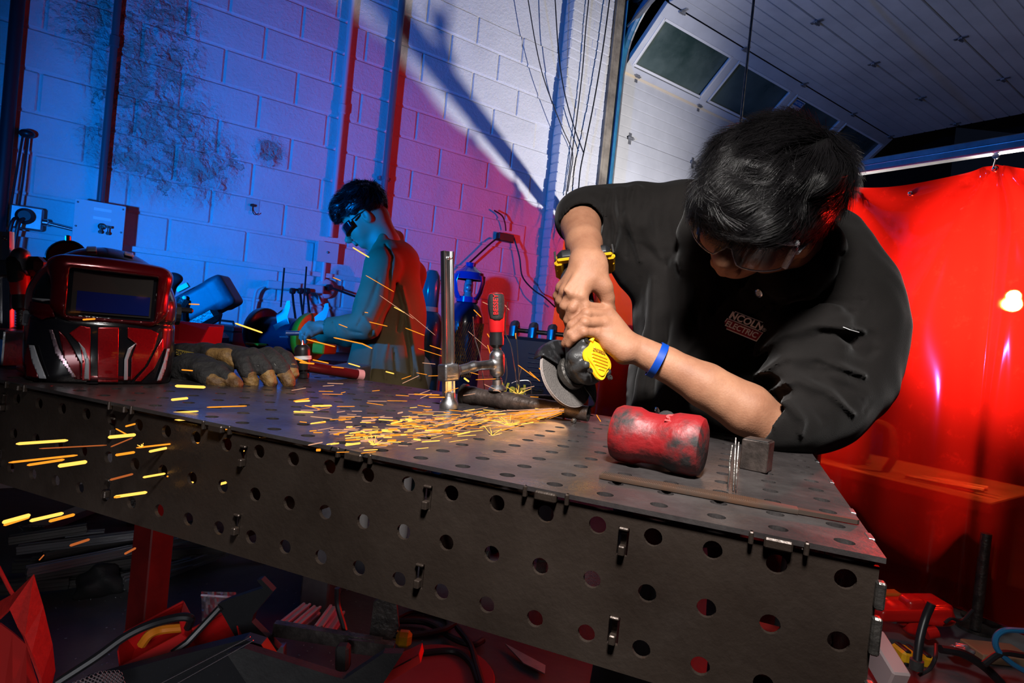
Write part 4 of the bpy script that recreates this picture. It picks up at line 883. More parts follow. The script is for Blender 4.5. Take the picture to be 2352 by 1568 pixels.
for s_, b_ in ((.024, .026), (-.024, .026), (.026, -.016), (-.026, -.016)): g.cap(GP(s_, b_, .0), GP(s_, b_, .02), .0085, .0075, .004)
g.sub('box', GP(.0, .045, .03), GA, (.01, .006, .006), .002, .003)
g.build('gear_housing', .002, M['gdark'], gr, label='dark nylon gear housing')
cy = mat('cast_yellow', (.85, .48, .012), (.7, .36, .01), ns=25, rough=.38)
def outline(k): return [(.030*k*math.cos(a)*(1+.12*math.cos(4*a)), .034*k*math.sin(a)*(1+.12*math.cos(4*a))) for a in np.linspace(0, 2*math.pi, 41)[:-1]]
q = MB(); q.prism(outline(.98), GP(0, -.002, .0215), gs, gb, gn*.005); q.prism(outline(.82), GP(0, -.002, .0265), gs, gb, gn*.003); cap_ = q.build('gear_cover', cy, gr, bevel=.0012, label='bright yellow gear cover')
for i in range(7):
    b_ = -.02+i*.0062; w_ = math.sqrt(max(.0, .0215**2-b_**2)); q = MB()
    if w_ > .006 and i != 5: q.cbox(GP(0, b_-.002, .0305), (w_*1.8, .0026, .002), GA, .0008); q.build('cooling_rib', cy, cap_)
txt('lettering', 'DEWALT', .0075, GP(0, .0115, .031), -gs, -gb, mat('ydark', (.3, .15, .01), rough=.6), cap_, bold=.0002, ext=.0004)
for s_, b_ in ((.024, .026), (-.024, .026), (.024, -.029), (-.024, -.029)): q = MB(); q.lathe(GP(s_, b_, .0245), gn, [(.0045, 0), (.0045, .004), (.002, .004), (.0018, .002), (0, .002)], 12); q.build('screw', M['dsteel'], gr, smooth=True)
for s_ in (-.0, .024): q = MB(); q.tube(bez([GP(-.012+s_, .028, .026), GP(-.004+s_, .044, .03), GP(.008+s_, .046, .026)], 10), .0042, 8); q.build('lock_tab', cy, gr, smooth=True)
q = MB(); q.cbox(GP(0, .06, .018), (.03, .018, .014), GA, .003); q.cbox(GP(.005, .045, .024), (.012, .02, .01), GA, .002); q.build('paddle_switch', M['black'], gr)
q = MB(); q.lathe(GP(0, .055, 0), gb, [(.0292, 0), (.0295, .01), (.0285, .014)], 20, arc=1.0); q.build('collar_ring', cy, gr, smooth=True)
q = MB(); q.lathe(GP(0, .088, 0), gb, [(.028, 0), (.029, .004), (.028, .06), (.026, .075), (.0265, .085)], 22); q.build('rubber_grip', M['rubber'], gr, smooth=True)
# wheel, flange, guard
WC = GP(0, -.002, -.050); q = MB(); q.lathe(WC, gn, [(.0575, -.0035), (.058, 0), (.0575, .0032), (.030, .0032), (.022, -.001), (.0, -.001)], 56); wh = q.build('grinding_wheel', mat('abrasive', (.085, .075, .07), (.13, .115, .105), ns=300, rough=.75, bump=.5, bs=700), gr, smooth=True, label='grey abrasive wheel')
for k in range(3): q = MB(); q.tube([WC+gn*(-.0024+k*.0022)+(.0581)*(math.cos(a)*gs+math.sin(a)*gb) for a in np.linspace(0, 2*math.pi, 61)[:-1]], .00065, 4, closed=True); q.build('rim_layer', mat('rimlayer%d' % k, (.32, .27, .25), rough=.7), wh)
q = MB(); q.lathe(WC, gn, [(.021, -.002), (.021, .004), (.014, .006), (.014, .014), (.0, .014)], 24); q.build('flange', M['dsteel'], gr, smooth=True)
guard = mat('guard_steel', (.03, .03, .032), (.16, .16, .17), ns=45, rough=.38, metal=.7, lo=.5, hi=.75)
V = []; F = []; n = 40; prof = [(.026, .012), (.048, .011), (.062, .009), (.0655, .004), (.0655, -.012)]
a0 = math.atan2(.35, 1.0)
for i in range(n+1):
    a = math.radians(18+205*i/n); rr = 1+(.10*max(0, (i/n-.78)/.22)**1.5)
    for r, h in prof: V.append(WC+gn*(h+(.0 if i/n < .78 else .006*(i/n-.78)/.22))+(r*rr)*(math.cos(a)*-gs+math.sin(a)*gb))
for i in range(n):
    for j in range(4): k = i*5+j; F.append((k, k+1, k+6, k+5))
q = MB(); q.add(V, F); q.build('wheel_guard', guard, gr, smooth=True, solid=.0018, label='dark steel wheel guard')
q = MB(); q.lathe(WC+gn*.010, gn, [(.03, 0), (.03, .01), (.0255, .012), (.0255, 0)], 28); q.cbox(WC+gn*.016+gs*.03, (.012, .014, .01), GA, .002); q.build('guard_collar', M['dsteel'], gr, smooth=True)
# battery
bx = norm(RT*.97+UP*.10-FW*.1); bx = norm(bx-gb*(bx@gb)); BC = GP(0, .208, .004)+bx*.017; by = np.cross(gb, bx); BA = (bx, by, gb)
q = MB(); q.cbox(BC, (.098, .062, .030), BA, .009); q.build('battery_pack', M['black'], gr, bevel=.0015)
for s_ in (-1, 1):
    q = MB(); q.cbox(BC+bx*.047*s_-gb*.012, (.016, .05, .012), BA, .004); q.cbox(BC+bx*.051*s_-gb*.002+by*.0, (.004, .014, .034), BA, .0015); q.build('battery_trim', cy, gr)
    q = MB(); q.cbox(BC+bx*.052*s_+by*.018, (.004, .022, .02), BA, .0015); q.cbox(BC+bx*.052*s_-by*.018, (.004, .022, .02), BA, .0015); q.build('battery_vent', M['gdark'], gr)
q = MB(); q.cbox(BC-gb*.012, (.1, .066, .006), BA, .003); q.build('battery_band', cy, gr)
q = MB(); q.cbox(BC-gb*.03, (.07, .055, .025), BA, .008); q.build('battery_foot', M['gdark'], gr)
# ---- the pipe being ground
M['scale'] = mat('mill_scale', (.035, .028, .025), (.11, .085, .075), ns=35, rough=.42, metal=.7, bump=.15, bs=120)
pz = TT+.0155; A_ = onz(1066, 906, pz); B_ = onz(1352, 950, pz); dp = norm(B_-A_); L_ = np.linalg.norm(B_-A_)
pp = thing('clamped_pipe', 'short blackened steel pipe clamped to the table under the grinder', 'pipe', A_)
q = MB(); q.lathe(A_, dp, [(.017, 0), (.0185, .004), (.0185, .022), (.0165, .03), (.0155, .05), (.0155, L_*.28), (.0175, L_*.34), (.0175, L_*.45), (.0145, L_*.52), (.0138, L_-.042), (.0138, L_), (.0115, L_), (.0115, L_-.02), (0, L_-.02)], 28); q.build('tube', M['scale'], pp, smooth=True)
q = MB(); q.tube([A_+dp*(L_-.044)+.0142*(math.cos(a)*np.cross(dp, Z3)+math.sin(a)*np.cross(dp, np.cross(dp, Z3))) for a in np.linspace(0, 2*math.pi, 25)[:-1]], .0017, 6, closed=True); q.build('weld_bead', M['dsteel'], pp, smooth=True)
q = MB(); q.sph(onz(1318, 966, TT+.004), .005, 8, 6); q.build('weld_bead', M['dsteel'], pp, smooth=True)
q = MB(); q.lathe(A_-dp*.001, dp, [(.0, -.002), (.021, -.002), (.021, .006), (0, .006)], 20); q.build('end_collar', M['dsteel'], pp, smooth=True)
bs_ = A_+dp*L_*.38; q = MB(); e_ = onz(1320, 925, pz+.0); q.tube([bs_+Z3*.0, (bs_+e_)/2+TW*.012+Z3*.003, e_+TW*.004], [.0125, .0115, .010], 14); q.build('branch_tube', M['scale'], pp, smooth=True)
# ---- F clamp
def fclamp(name_label, bot, top, arm_pt, spn_top, spn_bot, hand, d0, scale=1.0):
    up_ = norm(top-bot); t = thing('bar_clamp', name_label, 'clamp', bot); sd = norm(spn_bot-arm_pt); sd = norm(sd-up_*(sd@up_)); fr_ = np.cross(up_, sd)
    AX = (sd, fr_, up_); L = np.linalg.norm(top-bot); w = .021*scale
    q = MB(); P = [(-w/2, -.0055), (-w/2+.004, -.0055), (-w/2+.006, -.003), (w/2-.006, -.003), (w/2-.004, -.0055), (w/2, -.0055), (w/2, .0055), (w/2-.004, .0055), (w/2-.006, .003), (-w/2+.006, .003), (-w/2+.004, .0055), (-w/2, .0055)]
    q.prism(P, bot+up_*.004, sd, fr_, up_*(L-.004)); q.build('rail_bar', M['chrome'], t, bevel=.0005)
    q = MB(); q.sph(top-up_*.012-fr_*.003*np.sign(fr_@FW), .004, 10, 6); q.sph(top-up_*.012+sd*.006-fr_*.003*np.sign(fr_@FW), .003, 10, 6); q.build('stop_dimple', M['chrome'], t, smooth=True)
    q = MB(); q.lathe(bot, up_, [(.0165, 0), (.017, .006), (.015, .012), (.012, .016), (.011, .028), (0, .028)], 18); q.build('foot', M['steel'], t, smooth=True)
    q = SDF(); c = arm_pt; q.box(c, AX, (w*.55, .009, .011), .004, .004); e = spn_bot+up_*((c-spn_bot)@up_+.010); q.chain([c+sd*.008, (c+e)/2+up_*.003, e], [.0095, .0085, .0095], .008); q.cap(e-up_*.012, e+up_*.014, .0145, .0145, .004)
    q.build('sliding_arm', .0016, M['steel'], t)
    sp = norm(spn_top-spn_bot); Ls = np.linalg.norm(spn_top-spn_bot); pf = [(.0001, 0), (.0072, 0)]; z = .0
    while z < Ls: pf += [(.0088, z+.0012), (.0088, z+.0022), (.0070, z+.0034), (.0070, z+.0044)]; z += .0046
    q = MB(); q.lathe(spn_bot, sp, pf+[(0, z)], 16); q.build('spindle', M['dsteel'], t, smooth=True)
    q = MB(); q.lathe(spn_bot-sp*.016, sp, [(.0165, 0), (.0175, .003), (.0135, .008), (.0095, .011), (.0095, .02), (0, .02)], 20); q.build('pressure_pad', M['steel'], t, smooth=True)
    return t, sp, fr_
cb = onz(1031, 938, TT); dcb = float((cb-CAMP)@FW)
pad = A_+dp*L_*.27+Z3*.033; pu, pzd = img(pad[None])[0][0], float((pad-CAMP)@FW)
red_h = mat('red_handle', (.55, .012, .015), rough=.35, bump=.05, bs=60); M['red_h'] = red_h
cl, sp, fr_ = fclamp('steel bar clamp with red and black handle pressing on the pipe', cb, at(1027, 577, dcb-.004), at(1030, 855, dcb), at(1141, 790, pzd), pad, None, 1)
def handle(t, b, sp, L, r, txtS=True):
    q = MB(); q.lathe(b, sp, [(.009, -.004), (.0135, 0), (.014, .012), (.013, .022), (.0132, .024)], 20); q.build('lower_ferrule', M['black'], t, smooth=True)
    q = MB(); q.lathe(b+sp*.024, sp, [(.0135, 0), (.0145, .004), (.0150, L*.35), (.0160, L*.7), (.0158, L*.88), (.013, L*.97), (.006, L), (0, L)], 24); h = q.build('handle', red_h, t, smooth=True, label='red plastic handle')
    x_ = norm(np.cross(sp, FW)); f_ = -norm(np.cross(x_, sp)); f_ = f_ if f_@FW < 0 else -f_
    V = []; F = []; n = 12; H = [(.30, .25), (.36, .75), (.6, 1.0), (.8, 1.0), (.92, .95), (.985, .7)]; V2 = []
    for i, (hh, wd_) in enumerate(H):
        zz = hh*L; rr = float(np.interp(zz, [0, .004, L*.35, L*.7, L*.88, L*.97, L], [.0135, .0145, .0150, .0160, .0158, .013, .006]))+.0009
        for j in range(n+1): a = (-.5+j/n)*2.3*wd_+.12; V.append(b+sp*(.024+zz)+rr*(math.sin(a)*-x_*(1 if (x_@RT) < 0 else -1)+math.cos(a)*f_))
    for i in range(len(H)-1):
        for j in range(n): k = i*(n+1)+j; F.append((k, k+1, k+n+2, k+n+1))
    q = MB(); q.add(V, F); q.build('grip_inlay', M['rubber'], h, smooth=True, solid=.0012, label='black rubber inlay')
    if txtS: txt('lettering', 'BESSEY', .0125, b+sp*(.024+L*.68)+f_*.0178, sp, np.cross(f_, sp), red_h, h, ext=.0004, bold=.0003)
handle(cl, at(1141, 792, pzd), sp, .075, .015)
# ---- clamp and magnetic base at far left of the table
lb = onz(12, 800, TT); ld = 1.2
cl2, sp2, fr2 = fclamp('bar clamp standing behind the magnetic base at the left edge', at(14, 812, 1.05), at(14, 532, 1.05), at(16, 618, 1.05), at(50, 705, 1.05), at(48, 772, 1.05), None, 1)
q = MB(); q.cbox(at(60, 612, 1.06), (.07, .03, .035), (RT, FW, UP), .01); q.cbox(at(88, 640, 1.08), (.03, .04, .03), (RT, FW, UP), .008); q.build('clamp_jaw', M['black'], cl2)
handle(cl2, at(50, 708, 1.05), norm(at(42, 600, 1.05)-at(50, 708, 1.05)), .07, .014, False)
mbs = thing('magnetic_base', 'blue faced magnetic base block with a black knob at the left end of the table', 'magnetic base', onz(20, 838, TT)); c = at(16, 796, 1.02)
mblue = mat('blue_sheet', (.02, .10, .35), rough=.4); AXC = (norm(np.array([RT[0], RT[1], 0])), norm(np.array([FW[0], FW[1], 0])), Z3)
mx_ = norm(np.array([.62, .78, 0])*0+np.array([RT[0], RT[1], 0])+np.array([0, -.35, 0])); my_ = np.cross(Z3, mx_); AXM = (mx_, my_, Z3)
bz = (c[2]+.0-TT); q = MB(); q.cbox(np.array([c[0], c[1], TT+.032]), (.066, .05, .06), AXM, .002); q.build('block', M['steel'], mbs)
q = MB(); q.box(np.array([c[0], c[1], TT+.026])-my_*.0255, (.062, .002, .042), AXM); q.build('face_plate', mblue, mbs)
q = MB(); q.lathe(np.array([c[0], c[1], TT+.034])-my_*.026+mx_*.004, -my_, [(.018, 0), (.018, .008), (.014, .012), (0, .012)], 20); q.cbox(np.array([c[0], c[1], TT+.036])-my_*.042+mx_*.002, (.036, .012, .01), AXM, .004); q.build('knob', M['black'], mbs)
txt('lettering', 'MAGNETIC BASE', .0058, np.array([c[0], c[1], TT+.0095])-my_*.0272, mx_, Z3, mat('cyan_ink', (.1, .5, .8), rough=.5), mbs)
q = MB(); P = at(50, 770, 1.07); q.lathe(P-UP*.03, UP, [(.02, 0), (.02, .04), (.012, .045), (0, .045)], 14); q.build('ribbed_knob', M['rubber'], mbs)
dg_ = thing('dial_gauge', 'round black dial with a red face peeking over the welding helmet', 'gauge', at(150, 620, 1.3)); c = at(152, 590, 1.3); gx = C3(.35, .25, 1)
q = MB(); q.lathe(c-gx*.03, gx, [(.036, 0), (.04, .01), (.04, .03), (.036, .034), (.034, .034), (.034, .03), (0, .03)], 28); q.build('case', M['black'], dg_, smooth=True)
q = MB(); q.lathe(c+gx*.001, gx, [(.033, 0), (.033, .0015), (0, .0015)], 28); q.build('face', mat('red_face', (.3, .01, .01), rough=.3), dg_); q = MB(); q.lathe(c+UP*.038-gx*.012, UP, [(.006, 0), (.006, .012), (.004, .014), (0, .014)], 10); q.build('crown_button', M['chrome'], dg_, smooth=True)
q = MB(); q.tube([c-gx*.02-UP*.03, at(140, 640, 1.3), onz(150, 830, TT)*0+np.array([c[0], c[1], TT])], .012, 10); q.tube([at(100, 600, 1.2), at(125, 612, 1.26), at(140, 620, 1.3)], .009, 8); q.build('stand', M['black'], dg_, smooth=True)
# ---- welding helmet
HB = onz(225, 864, TT); hy = norm(np.array([-HB[0], -HB[1], 0])); hx = np.cross(hy, Z3)*-1; hx = hx if hx@RT > 0 else -hx
a_ = math.radians(-6); hx, hy = hx*math.cos(a_)+hy*math.sin(a_), hy*math.cos(a_)-hx*math.sin(a_); hx0, hy0 = hx, hy
HX = (hx, hy, Z3)
HS, HZ = .86, .93
def HB_(x, y, z): return HB+(hx*x+hy*y)*HS+Z3*z*HZ
class HSDF(SDF):
    def ell(s, c, ax, r, k=.02): return SDF.ell(s, c, ax, (r[0]*HS, r[1]*HS, r[2]*HZ), k)
    def box(s, c, ax, h_, rd, k=.01): return SDF.box(s, c, ax, (h_[0]*HS, h_[1]*HS, h_[2]*HZ), rd*HS, k)
    def sub(s, kind, *a): q = HSDF(); getattr(q, kind)(*a); s.cut.append(q.p[0]); return s
wm = thing('welding_helmet', 'glossy red and black auto darkening welding helmet standing on the table', 'welding helmet', HB)
M['hblack'] = mat('helmet_black', (.006, .006, .008), rough=.2, coat=.8); M['hred'] = mat('helmet_red', (.42, .004, .008), (.30, .002, .006), ns=350, rough=.26, metal=.55, coat=.9)
M['hdred'] = mat('helmet_dark_red', (.12, .002, .006), rough=.22, metal=.5, coat=.9); M['hgrey'] = mat('helmet_grey', (.32, .33, .36), rough=.3, coat=.5); M['hsilver'] = mat('helmet_silver', (.7, .55, .6), (.35, .2, .25), ns=220, rough=.25, metal=.9)
h = HSDF(); h.ell(HB_(0, -.01, .125), HX, (.112, .12, .108), .02); h.box(HB_(0, .008, .075), HX, (.062, .055, .06), .05, .03); h.ell(HB_(0, .02, .05), HX, (.108, .105, .09), .03); h.ell(HB_(0, .03, .165), HX, (.09, .08, .05), .03)
h.sub('box', HB_(0, 0, -.1), HX, (.3, .3, .096), .004, .002); h.sub('box', HB_(0, .13, .149), HX, (.06, .05, .032), .004, .003)
h.mods.append(lambda X, d: np.where(((X-HB)@Z3 < .101) & ((X-HB)@Z3 > .0), d+.0022*np.exp(-(((X-HB)@Z3-.099)/.004)**2), d))
shell = h.build('shell', .0026, M['hblack'], wm, label='glossy black shell')
h = HSDF(); h.ell(HB_(0, 0, .012), HX, (.126, .128, .02), .01); h.sub('box', HB_(0, 0, -.1), HX, (.3, .3, .1), .001, .002); h.sub('box', HB_(0, 0, .12), HX, (.3, .3, .1), .004, .004); h.build('lower_rim', .003, M['hdred'], wm, label='dark red rim')
h = HSDF(); h.box(HB_(.0, .080, .158), HX, (.072, .028, .028), .018, .01); h.ell(HB_(0, .088, .19), HX, (.090, .036, .018), .025); h.box(HB_(0, .085, .128), HX, (.055, .025, .012), .016, .02)
h.sub('box', HB_(0, .13, .149), HX, (.064, .03, .0355), .003, .003); h.build('visor_bezel', .0024, M['hdred'], wm, label='dark red bezel')
q = MB(); q.box(HB_(0, .113, .149), (.114, .004, .071), HX); q.build('filter_frame', M['hblack'], wm)
q = MB(); q.box(HB_(0, .117, .150), (.104, .003, .063), HX); q.build('filter_glass', mat('filter_glass', (.035, .03, .028), rough=.1, coat=1), wm, label='dark viewing glass')
q = MB(); q.box(HB_(.002, .1195, .136), (.095, .002, .030), HX); q.build('lower_glass_strip', mat('glass_strip_blue', (.006, .012, .11), rough=.15, coat=1), wm, label='deep blue strip over the lower glass')  # blue strip over the lower half of the viewing glass
def decal(poly, o, m, name, par, off=.0018, th=.0012, step=4):
    P = np.array(poly, float); lo = P.min(0); hi = P.max(0); pts = [Vector(p) for p in poly]; n = len(pts); dense = []
    for i in range(n):
        a, b = np.array(poly[i], float), np.array(poly[(i+1) % n], float); k = max(1, int(np.linalg.norm(b-a)/step))
        for j in range(k): dense.append(Vector(a+(b-a)*j/k))
    es = [(i, (i+1) % len(dense)) for i in range(len(dense))]; inn = []
    def ins(x, y):
        c = False; j = len(poly)-1
        for i in range(len(poly)):
            if (poly[i][1] > y) != (poly[j][1] > y) and x < (poly[j][0]-poly[i][0])*(y-poly[i][1])/(poly[j][1]-poly[i][1])+poly[i][0]: c = not c
            j = i
        return c
    for x in np.arange(lo[0]+step/2, hi[0], step):
        for y in np.arange(lo[1]+step/2, hi[1], step):
            if ins(x, y): inn.append(Vector((x, y)))
    V, E_, F, *_ = delaunay_2d_cdt(dense+inn, es, [], 1, 1e-5); W_ = []; ok = []
    for v in V:
        p, nn = hits(o, v[0], v[1])
        if p is None: W_.append(np.zeros(3)); ok.append(False)
        else: W_.append(p+nn*(off+th/2)); ok.append(True)
    F = [tuple(f) for f in F if all(ok[i] for i in f) and ins(sum(V[i][0] for i in f)/3, sum(V[i][1] for i in f)/3)]
    q = MB(); q.add(W_, F)
    r = q.build(name, m, par, smooth=True, solid=th); r.modifiers[-1].offset = 0; return r
ORIG.pop('bvh', None)
decal([(185, 748), (208, 752), (208, 872), (188, 872), (190, 830), (184, 790), (160, 765)], shell, M['hred'], 'red_panel', shell)
decal([(225, 752), (272, 752), (270, 876), (224, 876)], shell, M['hred'], 'red_panel', shell)
decal([(292, 752), (345, 757), (362, 765), (352, 800), (330, 842), (300, 872), (299, 872), (301, 820), (312, 790), (292, 775)], shell, M['hred'], 'red_panel', shell)
decal([(372, 775), (374, 800), (352, 845), (322, 874), (308, 874), (338, 840), (358, 800)], shell, M['hred'], 'red_panel', shell)
decal([(136, 758), (150, 772), (168, 800), (186, 835), (186, 870), (172, 868), (150, 830)], shell, M['hdred'], 'dark_red_panel', shell, off=.0026)
decal([(70, 790), (80, 796), (86, 830), (92, 866), (66, 862), (62, 820)], shell, M['hdred'], 'dark_red_panel', shell, off=.0026)
decal([(116, 757), (124, 757), (138, 800), (176, 864), (166, 864), (130, 812)], shell, M['hsilver'], 'silver_streak', shell, off=.0034)
decal([(73, 792), (84, 793), (94, 825), (110, 868), (95, 867), (80, 830)], shell, M['hgrey'], 'grey_streak', shell, off=.0032)
decal([(181, 784), (196, 800), (206, 830), (205, 870), (194, 869), (196, 830), (190, 805)], shell, M['hgrey'], 'grey_streak', shell, off=.0032)
decal([(311, 787), (300, 803), (292, 825), (292, 870), (283, 871), (284, 825), (292, 800)], shell, M['hgrey'], 'grey_streak', shell, off=.0032)
decal([(385, 800), (376, 845), (366, 872), (357, 873), (372, 830), (380, 800)], shell, M['hgrey'], 'grey_streak', shell, off=.0032)
decal([(78, 684), (117, 687), (117, 690), (100, 692), (78, 687)], shell, M['hgrey'], 'pinstripe', shell, step=3)
decal([(370, 708), (385, 712), (385, 716), (370, 712)], shell, M['hgrey'], 'pinstripe', shell, step=3)
decal([(76, 692), (120, 700), (128, 725), (100, 735), (78, 725), (70, 710)], shell, M['hdred'], 'dark_red_panel', shell, off=.0026)
decal([(198, 569), (221, 570), (223, 580), (200, 580)], shell, M['hgrey'], 'grey_mark', shell, step=4)
decal([(284, 580), (304, 584), (306, 593), (286, 588)], shell, M['hgrey'], 'grey_mark', shell, step=4)
for s_, nm in ((-1, 'l'), (1, 'r')):
    c = HB_(.104*s_, .045, .098); sx_ = norm(hx*s_+hy*(.55 if s_ < 0 else .25)); X_ = norm(np.cross(sx_, Z3)); Y_ = Z3
    q = MB(); q.cbox(c, (.042, .032, .012), (X_, Y_, sx_), .005); k_ = q.build('pivot_cover', M['hblack'], wm); q = MB()
    q.cbox(c+sx_*.006, (.036, .024, .006), (X_, Y_, sx_), .002); k2 = q.build('pivot_badge', M['hgrey'], k_); q = MB(); q.cbox(c+sx_*.0085, (.022, .014, .004), (X_, Y_, sx_), .001); q.build('badge_recess', mat('badge%s' % nm, (.15, .15, .17), rough=.3), k_)
q = MB(); c = HB_(.119, -.01, .125); q.lathe(c, hx, [(.016, 0), (.02, .004), (.02, .012), (0, .014)], 18); q.cbox(c+hx*.02+Z3*.008, (.03, .008, .01), HX, .003); q.build('adjust_knob', M['black'], wm)
q = MB(); q.tube(bez([HB_(-.06, -.125, .06), HB_(0, -.14, .07), HB_(.06, -.125, .06)], 12), .012, 8, flat=.4); q.build('headband', M['black'], wm, smooth=True)
# ---- red parts bin
bn = thing('parts_bin', 'translucent red parts bin lettered BAD TUNGSTEN behind the gloves', 'parts bin', at(432, 820, 1.42)*np.array([1, 1, 0])+Z3*TT)
binm = mat('red_bin_plastic', (.55, .01, .02), rough=.25, trans=.25); M['binm'] = binm
def parts_bin(t, c, X, Y, w, dl, hh, m, th=.003):
    q = MB(); Z = np.cross(X, Y)
    q.box(c+Z*th, (w, dl, th), (X, Y, Z)); q.build('base', m, t)
    for s_ in (-1, 1):
        q = MB(); P = [(-dl/2, 0), (dl/2, 0), (dl/2+.012, hh), (-dl/2+.02, hh), (-dl/2-.012, hh*.55)]; q.prism(P, c+X*(w/2*s_-th/2), Y, Z, X*th); q.build('side_wall', m, t)
    q = MB(); q.box(c+Y*(dl/2+.004)+Z*hh/2, (w, th, hh), (X, Y, Z)); q.build('back_wall', m, t); q = MB(); q.box(c-Y*(dl/2+.005)+Z*hh*.28, (w, th, hh*.56), (X, Y, Z)); q.build('front_wall', m, t)
    q = MB(); q.tube([c+X*w/2*s_+Y*(dl/2+.01)+Z*hh for s_ in (-1, 1)], .004, 6); q.build('rim', m, t)
bc = _org(bn); parts_bin(bn, bc, AXC[0], AXC[1], .105, .08, .085, binm)
q = MB(); q.box(bc-AXC[1]*.048+Z3*.03+AXC[0]*.005, (.09, .002, .018), AXC); lab_ = q.build('label_strip', mat('pink_label', (.75, .35, .38), rough=.5), bn); txt('lettering', 'BAD TUNGSTEN', .0125, bc-AXC[1]*.0495+Z3*.03+AXC[0]*.005, AXC[0], Z3, M['black'], bn)
# ---- leather gloves
M['tan'] = mat('tan_leather', (.30, .17, .05), (.10, .05, .02), ns=30, rough=.62, bump=.5, bs=90, lo=.4, hi=.62); M['glv'] = mat('black_glove', (.012, .012, .013), (.028, .026, .025), ns=18, rough=.75, bump=.4, bs=140)
M['olive'] = mat('olive_leather', (.34, .25, .03), (.16, .09, .02), ns=22, rough=.55, bump=.4, bs=90)
def glove(lb, cuff, palm, fs, loc):
    t = thing('work_glove', lb, 'glove', loc, None); g = SDF(); g.chain([at(*p) for p in cuff], [.024, .026, .02], .02)
    for (p, ax_, r) in palm: g.ell(at(*p), (AXC[0], AXC[1], Z3), r, .02)
    tips = SDF(); pan = SDF()
    for f in fs:
        P = [at(*p) for p in f]; g.chain(P[:-1]+[P[-2]+(P[-1]-P[-2])*.35], [.015, .0145, .0135, .0132][:len(P)], .007); tips.cap(P[-2]+(P[-1]-P[-2])*.25, P[-1], .0142, .0125, .006)
        pan.cap(P[-3]*.4+P[-2]*.6-AXC[0]*.008-Z3*.002, P[-2]+(P[-1]-P[-2])*.3-AXC[0]*.006, .0085, .009, .005)
    g.mods.append(lambda X, d: d+.0012*np.sin(X[:, 0]*160+3*np.sin(X[:, 2]*90))*np.sin(X[:, 2]*150+X[:, 1]*80)); tips.mods.append(lambda X, d: d+.0009*np.sin(X[:, 0]*300+2*np.sin(X[:, 2]*200))*np.sin(X[:, 2]*260))
    g.build('shell', .0028, M['glv'], t); tips.build('fingertips', .0022, M['tan'], t, label='worn tan leather fingertips'); pan.build('finger_panels', .0022, M['olive'], t, label='olive leather panels')
    for f in fs:
        P = [at(*p) for p in f]; q = MB(); q.tube([P[0]-FW*.012+Z3*.006, P[1]-FW*.0145, P[2]-FW*.0142], .0006, 4); q.build('stitching', mat('stitch', (.3, .3, .3)) if 'stitch' not in M else M['stitch'], t)
    return t
M['stitch'] = mat('stitch_thread', (.22, .22, .2), rough=.8)
g1 = glove('upper black work glove with tan fingertips, nearest the upright tool', [(410, 815, 1.17), (470, 822, 1.17), (520, 815, 1.16)], [((560, 818, 1.15), 0, (.055, .035, .018)), ((500, 815, 1.14), 0, (.03, .02, .014))],
           [[(545, 818, 1.12), (560, 835, 1.10), (568, 853, 1.09), (578, 879, 1.09)], [(580, 815, 1.13), (595, 832, 1.115), (610, 850, 1.11), (622, 878, 1.105)], [(615, 812, 1.15), (632, 828, 1.135), (648, 848, 1.13), (664, 878, 1.125)], [(640, 812, 1.18), (658, 825, 1.17), (665, 840, 1.165), (672, 858, 1.16)]], onz(600, 870, TT))
q = MB(); P = at(505, 810, 1.125); ta_ = SDF(); ta_.chain([at(490, 815, 1.12), at(520, 818, 1.115), at(540, 835, 1.11)], [.014, .0135, .011], .01); ta_.build('thumb', .0022, M['tan'], g1, label='tan leather thumb')
q = MB(); P = at(425, 812, 1.14); q.box(P, (.034, .002, .011), (norm(RT-UP*.2), FW, UP)); q.build('cuff_badge', M['olive'], g1)
txt('lettering', 'DEWALT', .009, P-FW*.0018, norm(RT-UP*.2), norm(UP+RT*.2), M['glv'], g1)
g2 = glove('lower black work glove lying under the other, beside the welding helmet', [(415, 850, 1.09), (440, 848, 1.09), (465, 845, 1.09)], [((480, 848, 1.08), 0, (.045, .03, .018))],
           [[(455, 850, 1.06), (468, 862, 1.055), (478, 868, 1.05), (498, 880, 1.047)], [(490, 848, 1.07), (505, 858, 1.062), (520, 868, 1.058), (542, 882, 1.05)]], onz(480, 880, TT))
# ---- dead-blow mallet
a_, b_ = at(1408, 1008, .735), at(1617, 1046, .683); a_[2] = b_[2] = TT+.0355; d_ = norm(b_-a_); L_ = np.linalg.norm(b_-a_)
ml = thing('mallet', 'grimy red dead blow mallet lying on the front of the table', 'mallet', (a_+b_)/2-Z3*.0355)
mred = mat('grimy_red', (.19, .005, .007), (.012, .009, .009), ns=20, rough=.5, bump=.25, bs=60, det=9, lo=.44, hi=.60, rough2=.7)
q = MB(); oct_ = []; q.lathe(a_, d_, [(0, 0), (.024, 0), (.031, .003), (.0345, .010), (.035, .030), (.031, .040), (.030, L_*.5), (.031, L_-.045), (.0355, L_-.032), (.036, L_-.010), (.033, L_-.003), (.027, L_), (0, L_)], 32); mh = q.build('head', mred, ml, smooth=True)
hd_ = norm(np.array([.30, .95, 0])); m0 = (a_+b_)/2; q = MB(); q.tube([m0, m0+hd_*.04, m0+hd_*.06, m0+hd_*.17, m0+hd_*.20], [.017, .016, .013, .013, .015], 16); q.build('handle', M['rubber'], ml, smooth=True)
x_ = -d_; f_ = norm(np.cross(d_, np.array([0, 0, 1.]))); f_ = f_ if f_@FW < 0 else -f_; nn = norm(f_*.45+Z3); yy = norm(np.cross(nn, x_))
txt('lettering', '45', .022, m0+nn*.0322+d_*.02, x_, yy, mat('faded_red', (.6, .05, .05), rough=.6), mh, ext=.0005, bold=.0006)
